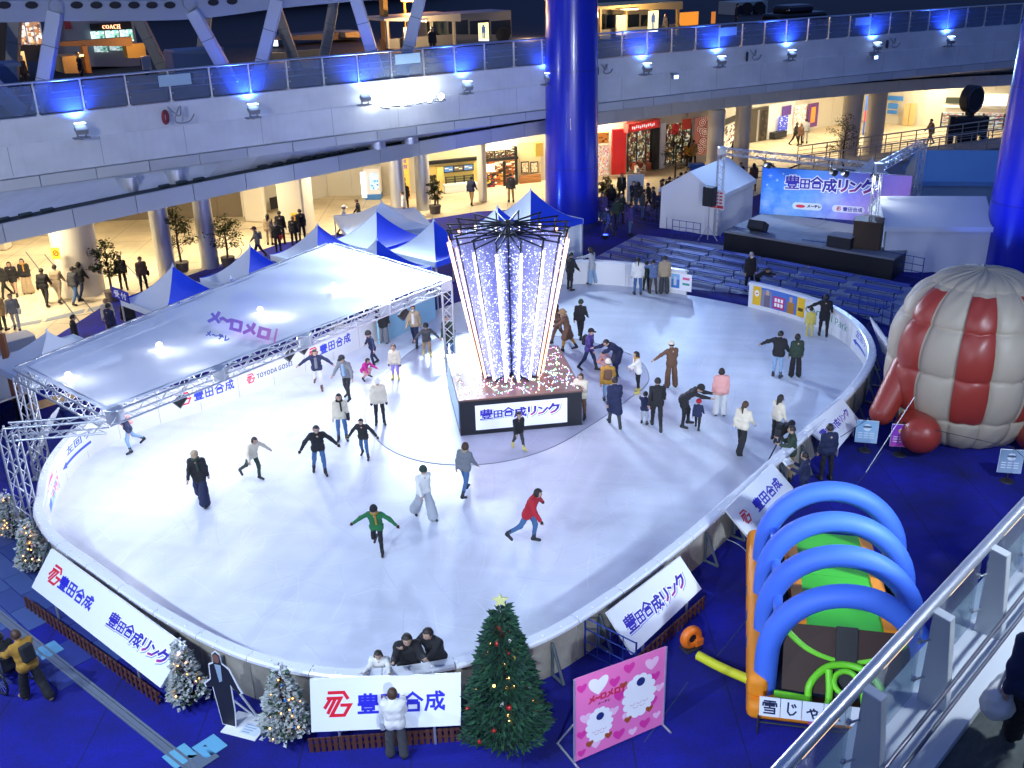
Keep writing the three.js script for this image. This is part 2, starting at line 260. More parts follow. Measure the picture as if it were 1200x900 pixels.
{
  const xs = span(-34, 48, 60), soft = (list) => toCreasedNormals(merge(list), 0.5);
  mesh('deck_floor', ribbon(curveD, xs, 0.25, 8.06, 5, 8.06), M([0.03, 0.032, 0.036], 0.7), ring);
  mesh('parapet', soft([ribbon(curveD, xs, 0.02, 7.22, 0.02, 8.18), ribbon(curveD, xs, 0.02, 8.18, 0.3, 8.18), ribbon(curveD, xs, 0.3, 8.18, 0.3, 8.06), ribbon(curveD, xs, 0.0, 6.02, 0.0, 7.2), ribbon(curveD, xs, 0.0, 7.2, 0.02, 7.22), ribbon(curveD, xs, -0.06, 6.0, 0.0, 6.02)]), mWall, ring);
  mesh('slab_underside', ribbon(curveD, xs, 7, 5.55, -0.05, 5.55), mWall, ring);
  const curveR = (x) => { const a = curveD(x, 0.4), b = curveE(x, 0.9); return a.z < b.z ? a : b; }, mix = (x, o) => o ? curveD(x, 0.06) : x < 5 ? curveE(x, 0.9) : curveR(x); mesh('recess_wall', ribbon(mix, xs, 0, 4.94, 1, 5.56), mWall, ring);
  for (const [u, v] of [[169, 212], [222, 203], [453, 165], [491, 158]]) { const p = lerpV(curveE(at(u, v, 5.2).x, 1.0), curveD(at(u, v, 5.2).x, 0.1), 0.45); mesh('column_head', cyl(0.42, 0.42, 0.58, 20, p.x, 4.97, p.z), mAlu, ring); }
  mesh('eave_roof', ribbon(curveE, xs, 0.28, 4.96, 7.5, 4.96), M([0.035, 0.045, 0.05], 0.9), ring);
  mesh('soffit', ribbon(curveE, xs, 26, 4.3, 0.05, 4.3), M([0.7, 0.68, 0.62], 0.7), ring);
  const piece = (name, curve, x0, x1, o, h0, h1, m) => { // a shallow panel with its own edges
    const a = curve(x0 + 0.012, o), b = curve(x1 - 0.012, o);
    mesh(name, slabOf(up(a, h0), up(b, h0), up(b, h1), up(a, h1), 0.12), m, ring);
  };
  const tones = [0, 1, 2].map((i) => M([0.52 - 0.03 * i, 0.535 - 0.03 * i, 0.55 - 0.025 * i], 0.62));
  const panels = (curve, o, h0, h1, step) => { for (let x = -34; x < 48; x += step) piece('fascia_panel', curve, x, x + step, o, h0, h1, tones[Math.floor(rnd() * 3)]); };
  panels(curveD, -0.08, 5.55, 5.97, 1.75); panels(curveE, -0.02, 4.3, 5.0, 1.75);
  const seams = [], lamps = [];
  for (let x = -33; x < 48; x += 2.8) { const a = curveD(x, -0.004), b = curveD(x + 0.018, -0.004); seams.push([up(a, 6.05), up(b, 6.05), up(b, 7.18), up(a, 7.18)]); }
  mesh('parapet_joint', quads(seams), M([0.3, 0.31, 0.33], 0.8), ring);
  const run = []; for (let x = -34; x < 46; x += 0.55) if (vn(x * 0.7, 3, 512) > 0.33) { const p = curveE(x, 0.55); run.push(rbox(0.5, 0.12, 0.2, 0.05, 0, 0, 0).rotateY(Math.atan(0.8 - 0.02 * x)).translate(p.x, 5.04, p.z)); }
  mesh('roof_edge_gutter', run, M([0.03, 0.05, 0.06], 0.8), ring);
  // columns
  const col = (p, r, h, m = mAlu) => mesh('column', cyl(r, r, h, 20, p.x, 0, p.z), m, ring);
  for (const [u, v] of [[197, 323], [247, 313], [468, 252], [497, 245]]) col(at(u, v), 0.42, 5.6);
  for (const [u, v, r] of [[836, 212, 0.5], [867, 200, 0.5]]) col(at(u, v), r, 4.3, M([0.52, 0.47, 0.4], 0.6));
  for (const [u, v] of [[993, 186], [1021, 182]]) col(at(u, v), 0.62, 4.3, M([0.52, 0.47, 0.4], 0.6));
  // round and square piers inside the arcade
  const pier = (u, v, w, d, t = 0) => { const p = at(u, v); mesh('pier', rbox(w, 4.3, d, 0.12, 0, 2.15, 0).rotateY(t).translate(p.x, 0, p.z), mCream, ring); };
  mesh('pier', cyl(0.95, 0.95, 4.3, 24, at(98, 342).x, 0, at(98, 342).z), mCream, ring);
  pier(350, 272, 1.5, 1.2, -0.3); pier(301, 260, 1.3, 0.3, -0.3); pier(58, 275, 0.9, 0.6); pier(566, 236, 0.45, 0.45, -0.6); pier(4, 292, 0.7, 0.7);
}
// the glazed balustrade of the upper deck
const deckRail = thing('deck_balustrade', 'long steel and glass balustrade along the edge of the upper deck', 'railing');
{
  const xs = span(-34, 48, 70), hand = (h, o, r, m) => mesh(h > 9.2 ? 'handrail' : 'rod', new THREE.TubeGeometry(new THREE.CatmullRomCurve3(xs.map((x) => up(curveD(x, o), h))), 160, r, 8), m, deckRail);
  hand(9.42, 0.14, 0.05, mSteel); hand(8.98, 0.2, 0.018, mSteel); hand(8.72, 0.2, 0.018, mSteel);
  let i = 0;
  const post = merge([rbox(0.07, 1.24, 0.1, 0.015, 0, 0.62, 0), box(0.16, 0.05, 0.16, 0, 0.02, 0), cyl(0.02, 0.02, 0.05, 8).rotateX(Math.PI / 2).translate(0.08, 0.35, 0.05), cyl(0.02, 0.02, 0.05, 8).rotateX(Math.PI / 2).translate(0.08, 0.95, 0.05)]);
  for (let x = -33.5; x < 47; x += 1.42, i++) {
    const p = curveD(x, 0.14), a = Math.atan(0.605 - 0.0058 * x), m = mesh('post', post, mAlu, deckRail); m.position.copy(up(p, 8.18)); m.rotation.y = a;
    const q = curveD(x + 0.06, 0.11), r = curveD(x + 1.36, 0.11); mesh('glass_pane', slabOf(up(q, 8.24), up(r, 8.24), up(r, 9.32), up(q, 9.32), 0.012), mGlassD, deckRail);
  }
}
for (const [u, v] of [[200, 97], [476, 72], [858, 40], [1017, 27]]) {
  const x0 = at(u, v, 9).x, a = up(curveD(x0 - 0.55, -0.02), 8.82), b = up(curveD(x0 + 0.55, -0.02), 8.82);
  solo('notice_plate', slabOf(a, b, up(b, 9.26), up(a, 9.26), 0.02), M([0.35, 0.5, 0.62], 0.4), ['pale blank plate on the deck railing above the left canopy', 'pale blank plate on the deck railing above the white floodlights', 'pale blank plate on the deck railing right of the blue pole', 'pale blank plate on the deck railing at the far right'][[200, 476, 858, 1017].indexOf(u)], 'plate', undefined, 0, 'blank plates on the deck railing');
}
// floodlights on the parapet: blue up-lights, and the white cluster
{
  const head = rbox(0.46, 0.34, 0.22, 0.03), proto = (lens) => {
    const t = thing('deck_floodlight', '', 'floodlight', V(0, 0, 0), 0, 'blue floodlights along the deck parapet');
    mesh('bracket', [box(0.06, 0.34, 0.06, -0.16, -0.1, 0.05), box(0.06, 0.34, 0.06, 0.16, -0.1, 0.05), box(0.62, 0.05, 0.4, 0, -0.28, -0.03), box(0.1, 0.1, 0.36, 0, -0.3, -0.15)], mGrey, t);
    mesh('housing', head.clone().rotateX(-1.05).translate(0, 0.05, 0.12), mGrey, t);
    mesh('lamp_lens', rbox(0.4, 0.04, 0.26, 0.015, 0, 0.3, 0.1), lens, t);
    return t;
  };
  const blue = glow('#a8c8ff', 9), off = M([0.2, 0.22, 0.25], 0.2);
  const list = [[90, 150, 'first blue floodlight on the deck parapet at the far left'], [295, 125, 'blue floodlight on the parapet right of the hose reel'], [425, 110, 'blue floodlight just left of the white floodlight cluster'], [543, 97, 'blue floodlight just right of the white floodlight cluster'], [637, 88, 'blue floodlight half hidden by the big blue pole'], [745, 72, 'first blue floodlight right of the big blue pole'], [830, 65, 'second blue floodlight right of the big blue pole'], [910, 58, 'third blue floodlight right of the big blue pole'], [998, 47, 'fourth blue floodlight right of the big blue pole'], [1083, 41, 'last lit blue floodlight on the far parapet'], [1180, 36, 'unlit floodlight at the far right of the parapet']];
  list.forEach(([u, v, label], i) => {
    const x = at(u, v, 7.6).x, p = up(curveD(x, -0.36), 7.52), t = proto(i === 10 ? off : blue); t.position.copy(p); t.rotation.y = Math.atan(0.605 - 0.0058 * x); t.userData.label = label;
    if (i < 10) { const q = up(curveD(x, -0.30), 7.95), aim = up(curveD(x, 1.3), 13); spot('blue_floodlight_beam', q, aim, i < 5 ? 62 : 62, new THREE.Color(0.03, 0.1, 1), 1.25, 0.7, 6); }
  });
  const cl = thing('white_floodlight_cluster', 'bright white floodlights grouped on the deck parapet above the tents', 'floodlights');
  const wm = glow('#f2fbff', 60);
  [[452, 110], [464, 109], [476, 108], [488, 107], [500, 107], [513, 106]].forEach(([u, v], i) => {
    const x = at(u, v, 7.3).x, p = up(curveD(x, -0.5), 7.3 + 0.04 * (i % 2)), r = i > 3 ? 0.13 : 0.2;
    mesh('housing', cyl(r * 0.7, r, 0.3, 14).rotateX(-Math.PI / 2 - 1.9).translate(p.x, p.y, p.z), mGrey, cl);
    mesh('lamp_lens', ball(r, p.x, p.y - 0.05, p.z + 0.12, 12), wm, cl);
    spot('white_floodlight_beam', V(p.x, p.y - 0.1, p.z + 0.5), V([-8, -3, 3, 8, 0, 5][i], 0, [-24, -19, -20, -27, -30, -33][i]), [320, 400, 430, 430, 230, 280][i], new THREE.Color(0.64, 0.81, 1), 0.62, 0.9, 9);
  });
  spot('white_floodlight_beam', up(curveD(-8, -0.9), 7.2), V(-8.5, 2, -40.5), 190, new THREE.Color(0.7, 0.86, 1), 0.85, 0.9, 9);
  mesh('bracket', [bar(up(curveD(at(448, 110, 7.3).x, -0.3), 7.05), up(curveD(at(520, 106, 7.3).x, -0.3), 7.05), 0.04)], mGrey, cl);
}
{ // two floodlights added on the far parapet to brighten the stage and benches
  [[9, 14.5, -42, 420, 'first added cool floodlight on the parapet washing the benches'], [22, 17.5, -45, 420, 'second added cool floodlight on the parapet washing the stage']].forEach(([x, tx, tz, I, label]) => {
    const p = up(curveD(x, -0.4), 7.0), t = thing('added_stage_floodlight', label, 'floodlight', p, 0.5); mesh('housing', rbox(0.36, 0.26, 0.2, 0.03), mGrey, t); mesh('lamp_lens', rbox(0.28, 0.18, 0.02, 0.008, 0, -0.02, 0.11), glow('#9cc0ff', 6), t); mesh('bracket', box(0.08, 0.08, 0.4, 0, 0.1, -0.2), mGrey, t);
    spot('added_stage_beam', p.clone().add(V(0, -0.1, 0.3)), V(tx, 0.5, tz), I, new THREE.Color(0.38, 0.58, 1), 0.62, 0.9, 9);
  });
}
{ // the same white floodlights on the deck side where the view is taken from
  const wm = glow('#f2fbff', 30);
  [[-17, 13, -12, -6, -20, 480], [-9, 13, -5.5, -3, -17, 470], [0.6, 6.3, -5.7, 3, -18, 300], [9.5, 6.3, -14.6, 3, -25, 230], [13.5, 6.3, -18.7, 11, -31, 130], [-12, 13, -8, -9, -17, 260], [-20, 13, -15, -16, -42, 620], [7.5, 6.3, -12.6, 3, -53, 700]].forEach(([x, y, z, tx, tz, I], i) => {
    const t = thing('near_floodlight', ['white floodlight on the near deck, farthest left', 'white floodlight on the near deck below the viewpoint at left', 'white floodlight on the near deck below the viewpoint at right', 'white floodlight on the near deck by the glass railing', 'white floodlight on the near deck, farthest right', 'small white floodlight on the near deck at left', 'white floodlight on the near deck turned to the far parapet at left', 'white floodlight on the near deck turned to the far parapet at right'][i], 'floodlight', V(x, y, z), 0, 'white floodlights on the near deck');
    mesh('mast', cyl(0.05, 0.05, y - 0.2, 8, 0, -y, 0), mGrey, t); mesh('housing', rbox(0.4, 0.3, 0.3, 0.03), mGrey, t); mesh('lamp_lens', rbox(0.3, 0.2, 0.02, 0.008, 0, -0.05, -0.17), wm, t);
    spot('near_floodlight_beam', V(x, y - 0.1, z - 0.35), V(tx, i > 5 ? 7.5 : 0, tz), I, i > 5 ? new THREE.Color(0.9, 0.95, 1) : new THREE.Color(0.68, 0.82, 1), i > 5 ? 0.5 : 0.75, 0.9, 9);
  });
}
// coiled cable ends on the parapet
for (const [u, v, s, label] of [[203, 128, 1, 'red hose reel with hanging loops on the deck parapet'], [707, 78, 0.7, 'dark cable coil on the parapet beside the big blue pole'], [880, 60, 0.8, 'dark cable coil between two blue floodlights'], [1040, 45, 0.8, 'dark cable coil on the far right parapet']]) {
  const x = at(u, v, 7.9).x, p = up(curveD(x, -0.15), 7.75), t = thing('cable_coil', label, 'cable coil', p, Math.atan(0.605 - 0.0058 * x));
  mesh('reel', new THREE.TorusGeometry(0.24 * s, 0.07, 6, 14).rotateY(0.9).translate(-0.45, -0.1, 0.1), M(s === 1 ? [0.3, 0.03, 0.04] : [0.03, 0.03, 0.04], 0.6), t);
  mesh('cable', [path([V(-0.3, 0.3, 0.1), V(0.1, -0.1, 0.2), V(0.2, 0.3, 0.15), V(-0.1, -0.3, 0.2), V(0.5, -0.35, 0.15), V(0.75, -0.1, 0.1)].map((q) => q.multiplyScalar(s)), 0.03, 40, 5)], mGrey, t);
}

// ---------------------------------------------------------------- the arcade wall with its shops
const wallLine = [[-90, 300], [0, 280], [65, 262], [200, 256], [285, 254], [385, 230], [470, 228], [540, 220], [640, 211], [733, 205], [776, 196], [830, 189], [876, 167], [900, 163], [960, 150], [1000, 142], [1080, 148], [1160, 150], [1260, 152]];
const wallV = (u) => { let i = 1; while (i < wallLine.length - 1 && wallLine[i][0] < u) i++; const [a, b] = [wallLine[i - 1], wallLine[i]]; return b[1] === a[1] ? a[1] : a[1] + (b[1] - a[1]) * (u - a[0]) / (b[0] - a[0]); };
const wallAt = (u, off = 0) => { const p = at(u, wallV(u)); return p.addScaledVector(V(p.x, 0, p.z).normalize(), -off); };
const arcade = thing('arcade_wall', 'cream wall along the back of the lit shopping arcade', 'wall');
wallLine.slice(1).forEach(([u], i) => {
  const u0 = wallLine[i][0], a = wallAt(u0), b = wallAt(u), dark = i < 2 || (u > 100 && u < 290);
  const n = Math.max(1, Math.round(a.distanceTo(b) / 1.6)), m = dark ? M([0.16, 0.13, 0.09], 0.8) : mCream;  // brown wall at the left end; the next dark stretch paints shade
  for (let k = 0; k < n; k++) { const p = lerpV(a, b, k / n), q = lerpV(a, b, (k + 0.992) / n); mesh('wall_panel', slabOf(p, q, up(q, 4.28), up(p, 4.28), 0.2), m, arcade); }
});
// a panel standing off the arcade wall, between photo columns u0..u1 and rows v0 (top)..v1 (bottom), measured at its left edge
function panel(parent, name, u0, u1, v0, v1, m, off = 0.1, thick = 0.06) {
  const a = wallAt(u0, off), b = wallAt(u1, off), top = hgt(a, v0), bot = Math.max(0.02, hgt(a, v1));
  return mesh(name, slabOf(up(a, bot), up(b, bot), up(b, top), up(a, top), thick), m, parent);
}
function print(parent, name, u0, u1, v0, v1, t, off, k = 0) {
  const a = wallAt(u0, off), b = wallAt(u1, off), top = hgt(a, v0), bot = Math.max(0.02, hgt(a, v1));
  const m = k ? new THREE.MeshStandardMaterial({ map: t, emissiveMap: t, emissive: 0xffffff, emissiveIntensity: k, roughness: 0.5, name: 'glowing_print' }) : new THREE.MeshStandardMaterial({ map: t, roughness: 0.6 });  // k lets the print itself glow, standing in for light falling on it
  return mesh(name, faceOf(up(a, bot), up(b, bot), up(b, top), up(a, top), 0), m, parent);
}
const dots = (cols, bg, n, s0, s1) => (g, w, h) => { g.fillStyle = bg; g.fillRect(0, 0, w, h); for (let i = 0; i < n; i++) { g.fillStyle = cols[Math.floor(rnd() * cols.length)]; g.fillRect(rnd() * w, rnd() * h, rr(s0, s1), rr(s0, s1) * 0.7); } };
const goods = tex(256, 128, dots(['#fff2d0', '#c9a46a', '#7a5632', '#f4e0b0', '#a33', '#e8e4dc', '#3b2a1c', '#d88a3a'], '#4a3320', 420, 4, 16));
const goods2 = tex(256, 128, dots(['#ffffff', '#e04040', '#f0c040', '#f7f0e0', '#c8d8e8', '#d03030', '#efe0d0'], '#c8b8a8', 420, 4, 14));
function shelves(parent, u0, u1, v0, v1, off, t) { // goods on shelves behind glass, the shop light put into a glowing print
  print(parent, 'goods_display', u0, u1, v0, v1, t, off, 1.0);
  const a = wallAt(u0, off + 0.04), b = wallAt(u1, off + 0.04), top = hgt(a, v0), bot = Math.max(0.05, hgt(a, v1));
  for (let k = 1; k < 4; k++) { const y = bot + (top - bot) * k / 4; mesh('shelf', slabOf(up(a, y), up(b, y), up(b, y + 0.05), up(a, y + 0.05), 0.03), mWood, parent); }
  const q = wallAt(u0, off + 0.35), r = wallAt(u1, off + 0.35); mesh('shop_window', slabOf(up(q, bot), up(r, bot), up(r, top), up(q, top), 0.015), mGlass, parent);
  for (let k = 0; k <= 3; k++) { const p = lerpV(q, r, k / 3); mesh('window_frame', box(0.08, top - bot, 0.1, p.x, (top + bot) / 2, p.z), mDark, parent); }
}
{
  let s = thing('kiosk', 'white and blue lit kiosk with a screen beside the arcade columns', 'kiosk');
  panel(s, 'cabinet', 428, 446, 198, 236, mWhite, 1.2, 0.9); panel(s, 'plinth', 428, 446, 228, 238, M([0.05, 0.2, 0.55], 0.5), 1.24, 0.9);
  print(s, 'screen', 435, 444, 204, 222, tex(64, 96, dots(['#6fa8e0', '#2a5a90', '#e8f4ff'], '#9cc8f0', 30, 8, 24)), 1.28, 1.2); panel(s, 'lamp_panel', 424, 430, 202, 232, glow('#dff0ff', 1.2), 1.26, 0.1);
  s = thing('sushi_sign', 'tall yellow restaurant sign panel with blue and black lettering between columns', 'sign');
  panel(s, 'board', 465, 481, 186, 252, M([0.75, 0.48, 0.12], 0.6), 1.5, 0.25);
  print(s, 'lettering', 465.2, 480.8, 187, 251, tex(128, 512, (g, w, h) => {
    g.fillStyle = '#f2b04a'; g.fillRect(0, 0, w, h); g.fillStyle = '#e79a35'; g.fillRect(0, 200, w, 6);
    kanji(g, '宴', 10, 12, 44, 4, 7, '#2b3d8f'); kanji(g, '司', 64, 8, 44, 4, 7, '#2b3d8f'); kanji(g, '寿司', 10, 76, 50, 6, 8, '#2b3d8f');
    ['徳', '兵', '衛'].forEach((c, i) => kanji(g, c, 30, 226 + i * 84, 62, 0, 8, '#3a1c12'));
  }), 1.53, 0.35);
  s = thing('counter_shop', 'yellow fronted counter shop with menu screens under a black fascia', 'shop');
  panel(s, 'upper_band', 498, 561, 176, 190, M([0.75, 0.68, 0.42], 0.6), 0.35); panel(s, 'wall_face', 498, 561, 190, 234, M([0.8, 0.62, 0.2], 0.6), 0.2); panel(s, 'fascia', 499, 561, 190, 194, mBlack, 0.6, 0.3);
  const menu = tex(256, 64, (g, w, h) => { g.fillStyle = '#10141c'; g.fillRect(0, 0, w, h); for (let i = 0; i < 3; i++) { g.fillStyle = ['#3f6ea8', '#55483a', '#4a6fa0'][i]; g.fillRect(6 + i * 84, 8, 74, 46); g.fillStyle = '#e8d8b0'; g.fillRect(12 + i * 84, 20, 30, 8); g.fillRect(46 + i * 84, 30, 26, 10); } });
  print(s, 'menu_screen', 521, 556, 195, 203, menu, 0.7, 0.8); shelves(s, 523, 555, 206, 217, 0.22, goods); panel(s, 'counter', 522, 560, 218, 233, mWhite, 1.2, 0.7);
  print(s, 'poster', 500, 513, 206, 226, tex(64, 96, dots(['#2c2c2a', '#d8c890', '#5a5a40'], '#1c2018', 60, 4, 14)), 0.3); panel(s, 'pillar_face', 513, 521, 196, 236, M([0.85, 0.66, 0.2], 0.5), 0.5, 0.2);
  s = thing('cafe_front', 'brightly lit dark framed cafe front with open doors and food display', 'shop');
  shelves(s, 568, 606, 174, 188, 0.15, goods); panel(s, 'frame_beam', 566, 608, 187, 190, mBlack, 0.6, 0.2); panel(s, 'door_leaf', 590, 593, 190, 229, mBlack, 0.7); panel(s, 'door_leaf', 604, 607, 172, 228, mBlack, 0.7);
  print(s, 'interior', 568, 605, 190, 228, tex(128, 160, dots(['#fff0c8', '#c88838', '#6a3c18', '#e05830', '#f0e8d8', '#2a1a10', '#8a5a2c'], '#7a4a20', 160, 6, 26)), 0.15, 0.6);
  panel(s, 'lamp_panel', 570, 600, 174, 177, glow('#fff2cc', 4), 0.7, 0.05); panel(s, 'menu_board', 569, 580, 193, 202, glow('#eaf4b8', 1.2), 0.6); print(s, 'poster', 571, 580, 205, 226, tex(64, 96, dots(['#1c2c50', '#b02828', '#d8c030'], '#101828', 40, 8, 18)), 0.7);
  s = thing('restaurant_wall', 'tan restaurant wall with framed pictures above wooden slats', 'shop');
  panel(s, 'wall_face', 609, 634, 168, 205, M([0.66, 0.52, 0.3], 0.7), 0.2);
  for (const [a, b] of [[611, 620], [622, 631]]) { const f = panel(s, 'picture', a, b, 190, 203, mDark, 0.28); print(f, 'print', a + 1, b - 1, 191, 202, tex(64, 64, dots(['#f0e4d0', '#b09070', '#705040'], '#e4d4b8', 60, 4, 10)), 0.36); }
  for (let k = 0; k < 8; k++) panel(s, 'slat', 609, 634, 206 + k * 2.6, 208.2 + k * 2.6, M([0.42 + 0.04 * (k % 2), 0.2, 0.07], 0.6), 0.34, 0.1);
  panel(s, 'gold_sign', 628, 637, 168, 184, M([0.7, 0.5, 0.12], 0.4), 1.4, 0.2);
  s = thing('poster_wall', 'orange sign above a red and white food poster beside the pole', 'shop');
  panel(s, 'sign', 690, 713, 156, 169, M([0.75, 0.36, 0.08], 0.6), 0.7, 0.4); print(s, 'lettering', 692, 712, 158, 168, tex(128, 64, dots(['#6a2c0c', '#a04a14'], '#f0a040', 26, 6, 18)), 0.74); print(s, 'poster', 694, 713, 171, 206, goods2, 0.4, 0.4);
  s = thing('red_wall_panel', 'tall plain red wall panel between two shop fronts', 'panel'); panel(s, 'board', 717, 733, 152, 205, M([0.72, 0.02, 0.025], 0.5), 0.6, 0.2);
  s = thing('cake_shop', 'shop with a red lettered header and dark glazed front', 'shop');
  panel(s, 'header', 735, 772, 146, 156, M([0.78, 0.08, 0.07], 0.5), 1.0, 0.4); print(s, 'lettering', 738, 768, 147, 154, tex(256, 48, (g, w, h) => { g.fillStyle = '#d82a20'; g.fillRect(0, 0, w, h); g.fillStyle = '#fff'; for (let i = 0; i < 12; i++) g.fillRect(14 + i * 19, 12 + 5 * Math.sin(i * 2), 11, 22); }), 1.03, 0.6);
  shelves(s, 735, 766, 156, 200, 0.2, goods); panel(s, 'jamb', 767, 772, 146, 199, mDark, 0.9, 0.6); panel(s, 'pillar_face', 773, 779, 144, 198, mWhite, 0.8, 0.4);
  for (const [u, du] of [[746, 8], [757, 6]]) panel(s, 'bench_box', u, u + du, 192, 200, M([0.3, 0.06, 0.03], 0.6), 1.4, 0.6);
  s = thing('red_banner_shop', 'shop with two red hanging banners over a glazed front', 'shop');
  shelves(s, 779, 808, 146, 192, 0.15, goods); panel(s, 'banner', 786, 794, 146, 158, M([0.78, 0.05, 0.04], 0.6), 1.0, 0.05); panel(s, 'banner', 798, 808, 140, 152, M([0.8, 0.07, 0.04], 0.6), 1.2, 0.05);
  s = thing('pastry_poster', 'large poster of swirled pink and brown pastries', 'poster'); panel(s, 'board', 812, 827, 138, 183, M([0.7, 0.45, 0.4], 0.6), 0.4, 0.1);
  print(s, 'print', 812.4, 826.6, 139, 182, tex(128, 384, (g, w, h) => { g.fillStyle = '#b06a5c'; g.fillRect(0, 0, w, h); for (let i = 0; i < 16; i++) { const x = rnd() * w, y = rnd() * h; for (let r = 40; r > 4; r -= 9) { g.strokeStyle = r % 2 ? '#f0d8c8' : '#8a3c30'; g.lineWidth = 5; g.beginPath(); g.arc(x, y, r, 0, 6.3); g.stroke(); } } }), 0.43, 0.3);
  s = thing('pattern_shop', 'shop window with a black and white patterned curtain', 'shop'); panel(s, 'header', 845, 862, 141, 148, mDark, 0.5); print(s, 'curtain', 846, 861, 149, 180, tex(128, 128, dots(['#222', '#b8a890', '#704838', '#fff'], '#e8dcc8', 90, 8, 20)), 0.4, 0.4);
  s = thing('dark_door_shop', 'tall dark glazed double doors in the bright arcade wall', 'doors'); panel(s, 'frame', 875, 898, 128, 168, M([0.05, 0.045, 0.04], 0.3), 0.4, 0.3); print(s, 'door_glass', 876, 886, 140, 166, goods, 0.44, 0.2); print(s, 'door_glass', 888, 897, 130, 165, tex(32, 64, dots(['#2a241c', '#4a4030'], '#1a1814', 20, 6, 14)), 0.44); panel(s, 'mullion', 886, 888, 129, 167, mSteel, 0.48);
  s = thing('purple_sign_wall', 'white wall with a purple board and a blue patterned panel', 'sign wall'); panel(s, 'wall_face', 899, 929, 123, 163, mWhite, 0.3); panel(s, 'board', 915, 925, 125, 136, M([0.12, 0.05, 0.35], 0.5), 0.5); print(s, 'panel', 911, 922, 137, 155, tex(64, 96, dots(['#ffffff', '#3048c8', '#8090e8'], '#4858d0', 60, 4, 10)), 0.6, 0.4); panel(s, 'table', 908, 922, 156, 163, mDark, 1.2, 0.5);
  s = thing('picture_board', 'board of small colourful pictures in the bright arcade', 'board'); print(s, 'print', 929, 943, 124, 150, goods2, 0.5, 0.6);
  s = thing('purple_orange_banner', 'purple banner with an orange panel at the arcade end', 'banner'); panel(s, 'board', 946, 957, 122, 150, M([0.12, 0.03, 0.2], 0.5), 0.9, 0.1); panel(s, 'picture', 949, 954, 126, 144, M([0.8, 0.3, 0.06], 0.5), 0.96, 0.04);
  s = thing('blue_wrapped_pillar', 'blue pillar with a red mark between the right columns', 'pillar'); panel(s, 'board', 1012, 1017, 112, 158, M([0.02, 0.12, 0.6], 0.5), 6, 0.5); panel(s, 'red_mark', 1012, 1014, 130, 142, M([0.6, 0.03, 0.1], 0.5), 6.1, 0.5);
  s = thing('blue_direction_sign', 'blue and white direction signs on the far arcade wall', 'sign'); panel(s, 'board', 1033, 1054, 112, 117, M([0.03, 0.2, 0.65], 0.5), 0.6, 0.2); panel(s, 'board', 1038, 1049, 121, 127, M([0.03, 0.2, 0.65], 0.5), 0.7, 0.2); panel(s, 'board', 1038, 1049, 129, 133, M([0.03, 0.2, 0.65], 0.5), 0.7, 0.2);
  s = thing('tan_doorway', 'plain tan double doors in the far arcade wall', 'doors'); for (const u of [1057, 1064]) panel(s, 'door_leaf', u, u + 6.4, 121, 147, M([0.62, 0.46, 0.2], 0.6), 0.4, 0.1);
  s = thing('red_shelf_shop', 'glass fronted shop with rows of red goods at far right', 'shop'); shelves(s, 1102, 1175, 131, 149, 0.3, goods2); panel(s, 'dark_window', 1104, 1145, 114, 121, M([0.05, 0.06, 0.05], 0.2), 0.4); panel(s, 'transom', 1102, 1175, 123, 126, mWhite, 0.6, 0.2); panel(s, 'lamp_panel', 1140, 1175, 110, 124, glow('#fff0d0', 1.5), 0.45);
  s = thing('dark_back_opening', 'dark doorway in the left arcade between white panels', 'doorway'); panel(s, 'opening', 318, 334, 232, 246, mBlack, 1, 0.05);
}
for (const [u, v, label] of [[82, 297, 'yellow no smoking plate on the round pier at left'], [347, 255, 'yellow no smoking plate on the square pier behind the tents']]) {
  const p = at(u, u < 100 ? 345 : 274, 0).addScaledVector(V(0.2, 0, 1), u < 100 ? 0.98 : 0.65), h = hgt(p, v), t = thing('no_smoking_plate', label, 'sign', up(p, h), u < 100 ? -0.1 : -0.3);
  mesh('plate', rbox(0.36, 0.5, 0.03, 0.01), M([0.8, 0.55, 0.03], 0.5), t); mesh('ring_mark', new THREE.TorusGeometry(0.11, 0.02, 6, 18).translate(0, 0.02, 0.02), M([0.3, 0.05, 0.02], 0.5), t); mesh('bar_mark', box(0.2, 0.03, 0.02, 0, 0.02, 0.02).rotateZ(0.7), M([0.3, 0.05, 0.02], 0.5), t);
}
// the ceiling lights of the arcade
{
  const lit = glow('#ffdfa0', 5); let i = 0;
  const put = (p, w, I) => {
    const t = thing('ceiling_light', `flat warm ceiling light in the arcade soffit, number ${['one', 'two', 'three', 'four', 'five', 'six', 'seven', 'eight', 'nine', 'ten', 'eleven', 'twelve', 'thirteen', 'fourteen', 'fifteen', 'sixteen', 'seventeen'][i++]} counted from the left end`, 'ceiling light', up(p, 4.27), 0, 'warm ceiling lights in the arcade'); mesh('lamp_panel', box(w, 0.02, 0.5), lit, t);
    const l = new THREE.RectAreaLight(new THREE.Color(...warm), I, w, 0.5); l.name = 'arcade_light'; l.position.set(p.x, 4.24, p.z); l.lookAt(p.x, 0, p.z); scene.add(l);
  };
  for (const [x, off] of [[-25, 5], [-21, 6], [-17, 5], [-13.5, 7], [-9.5, 6.5], [-5, 5], [-1, 5], [3.5, 6], [8, 5], [12, 6], [16.5, 6], [21.5, 6], [27, 7], [33, 8], [39, 8]]) put(curveE(x, off), 2.4, 120);
  for (const [x, off] of [[-20, 12], [-14, 14]]) put(curveE(x, off), 2.4, 70);
}
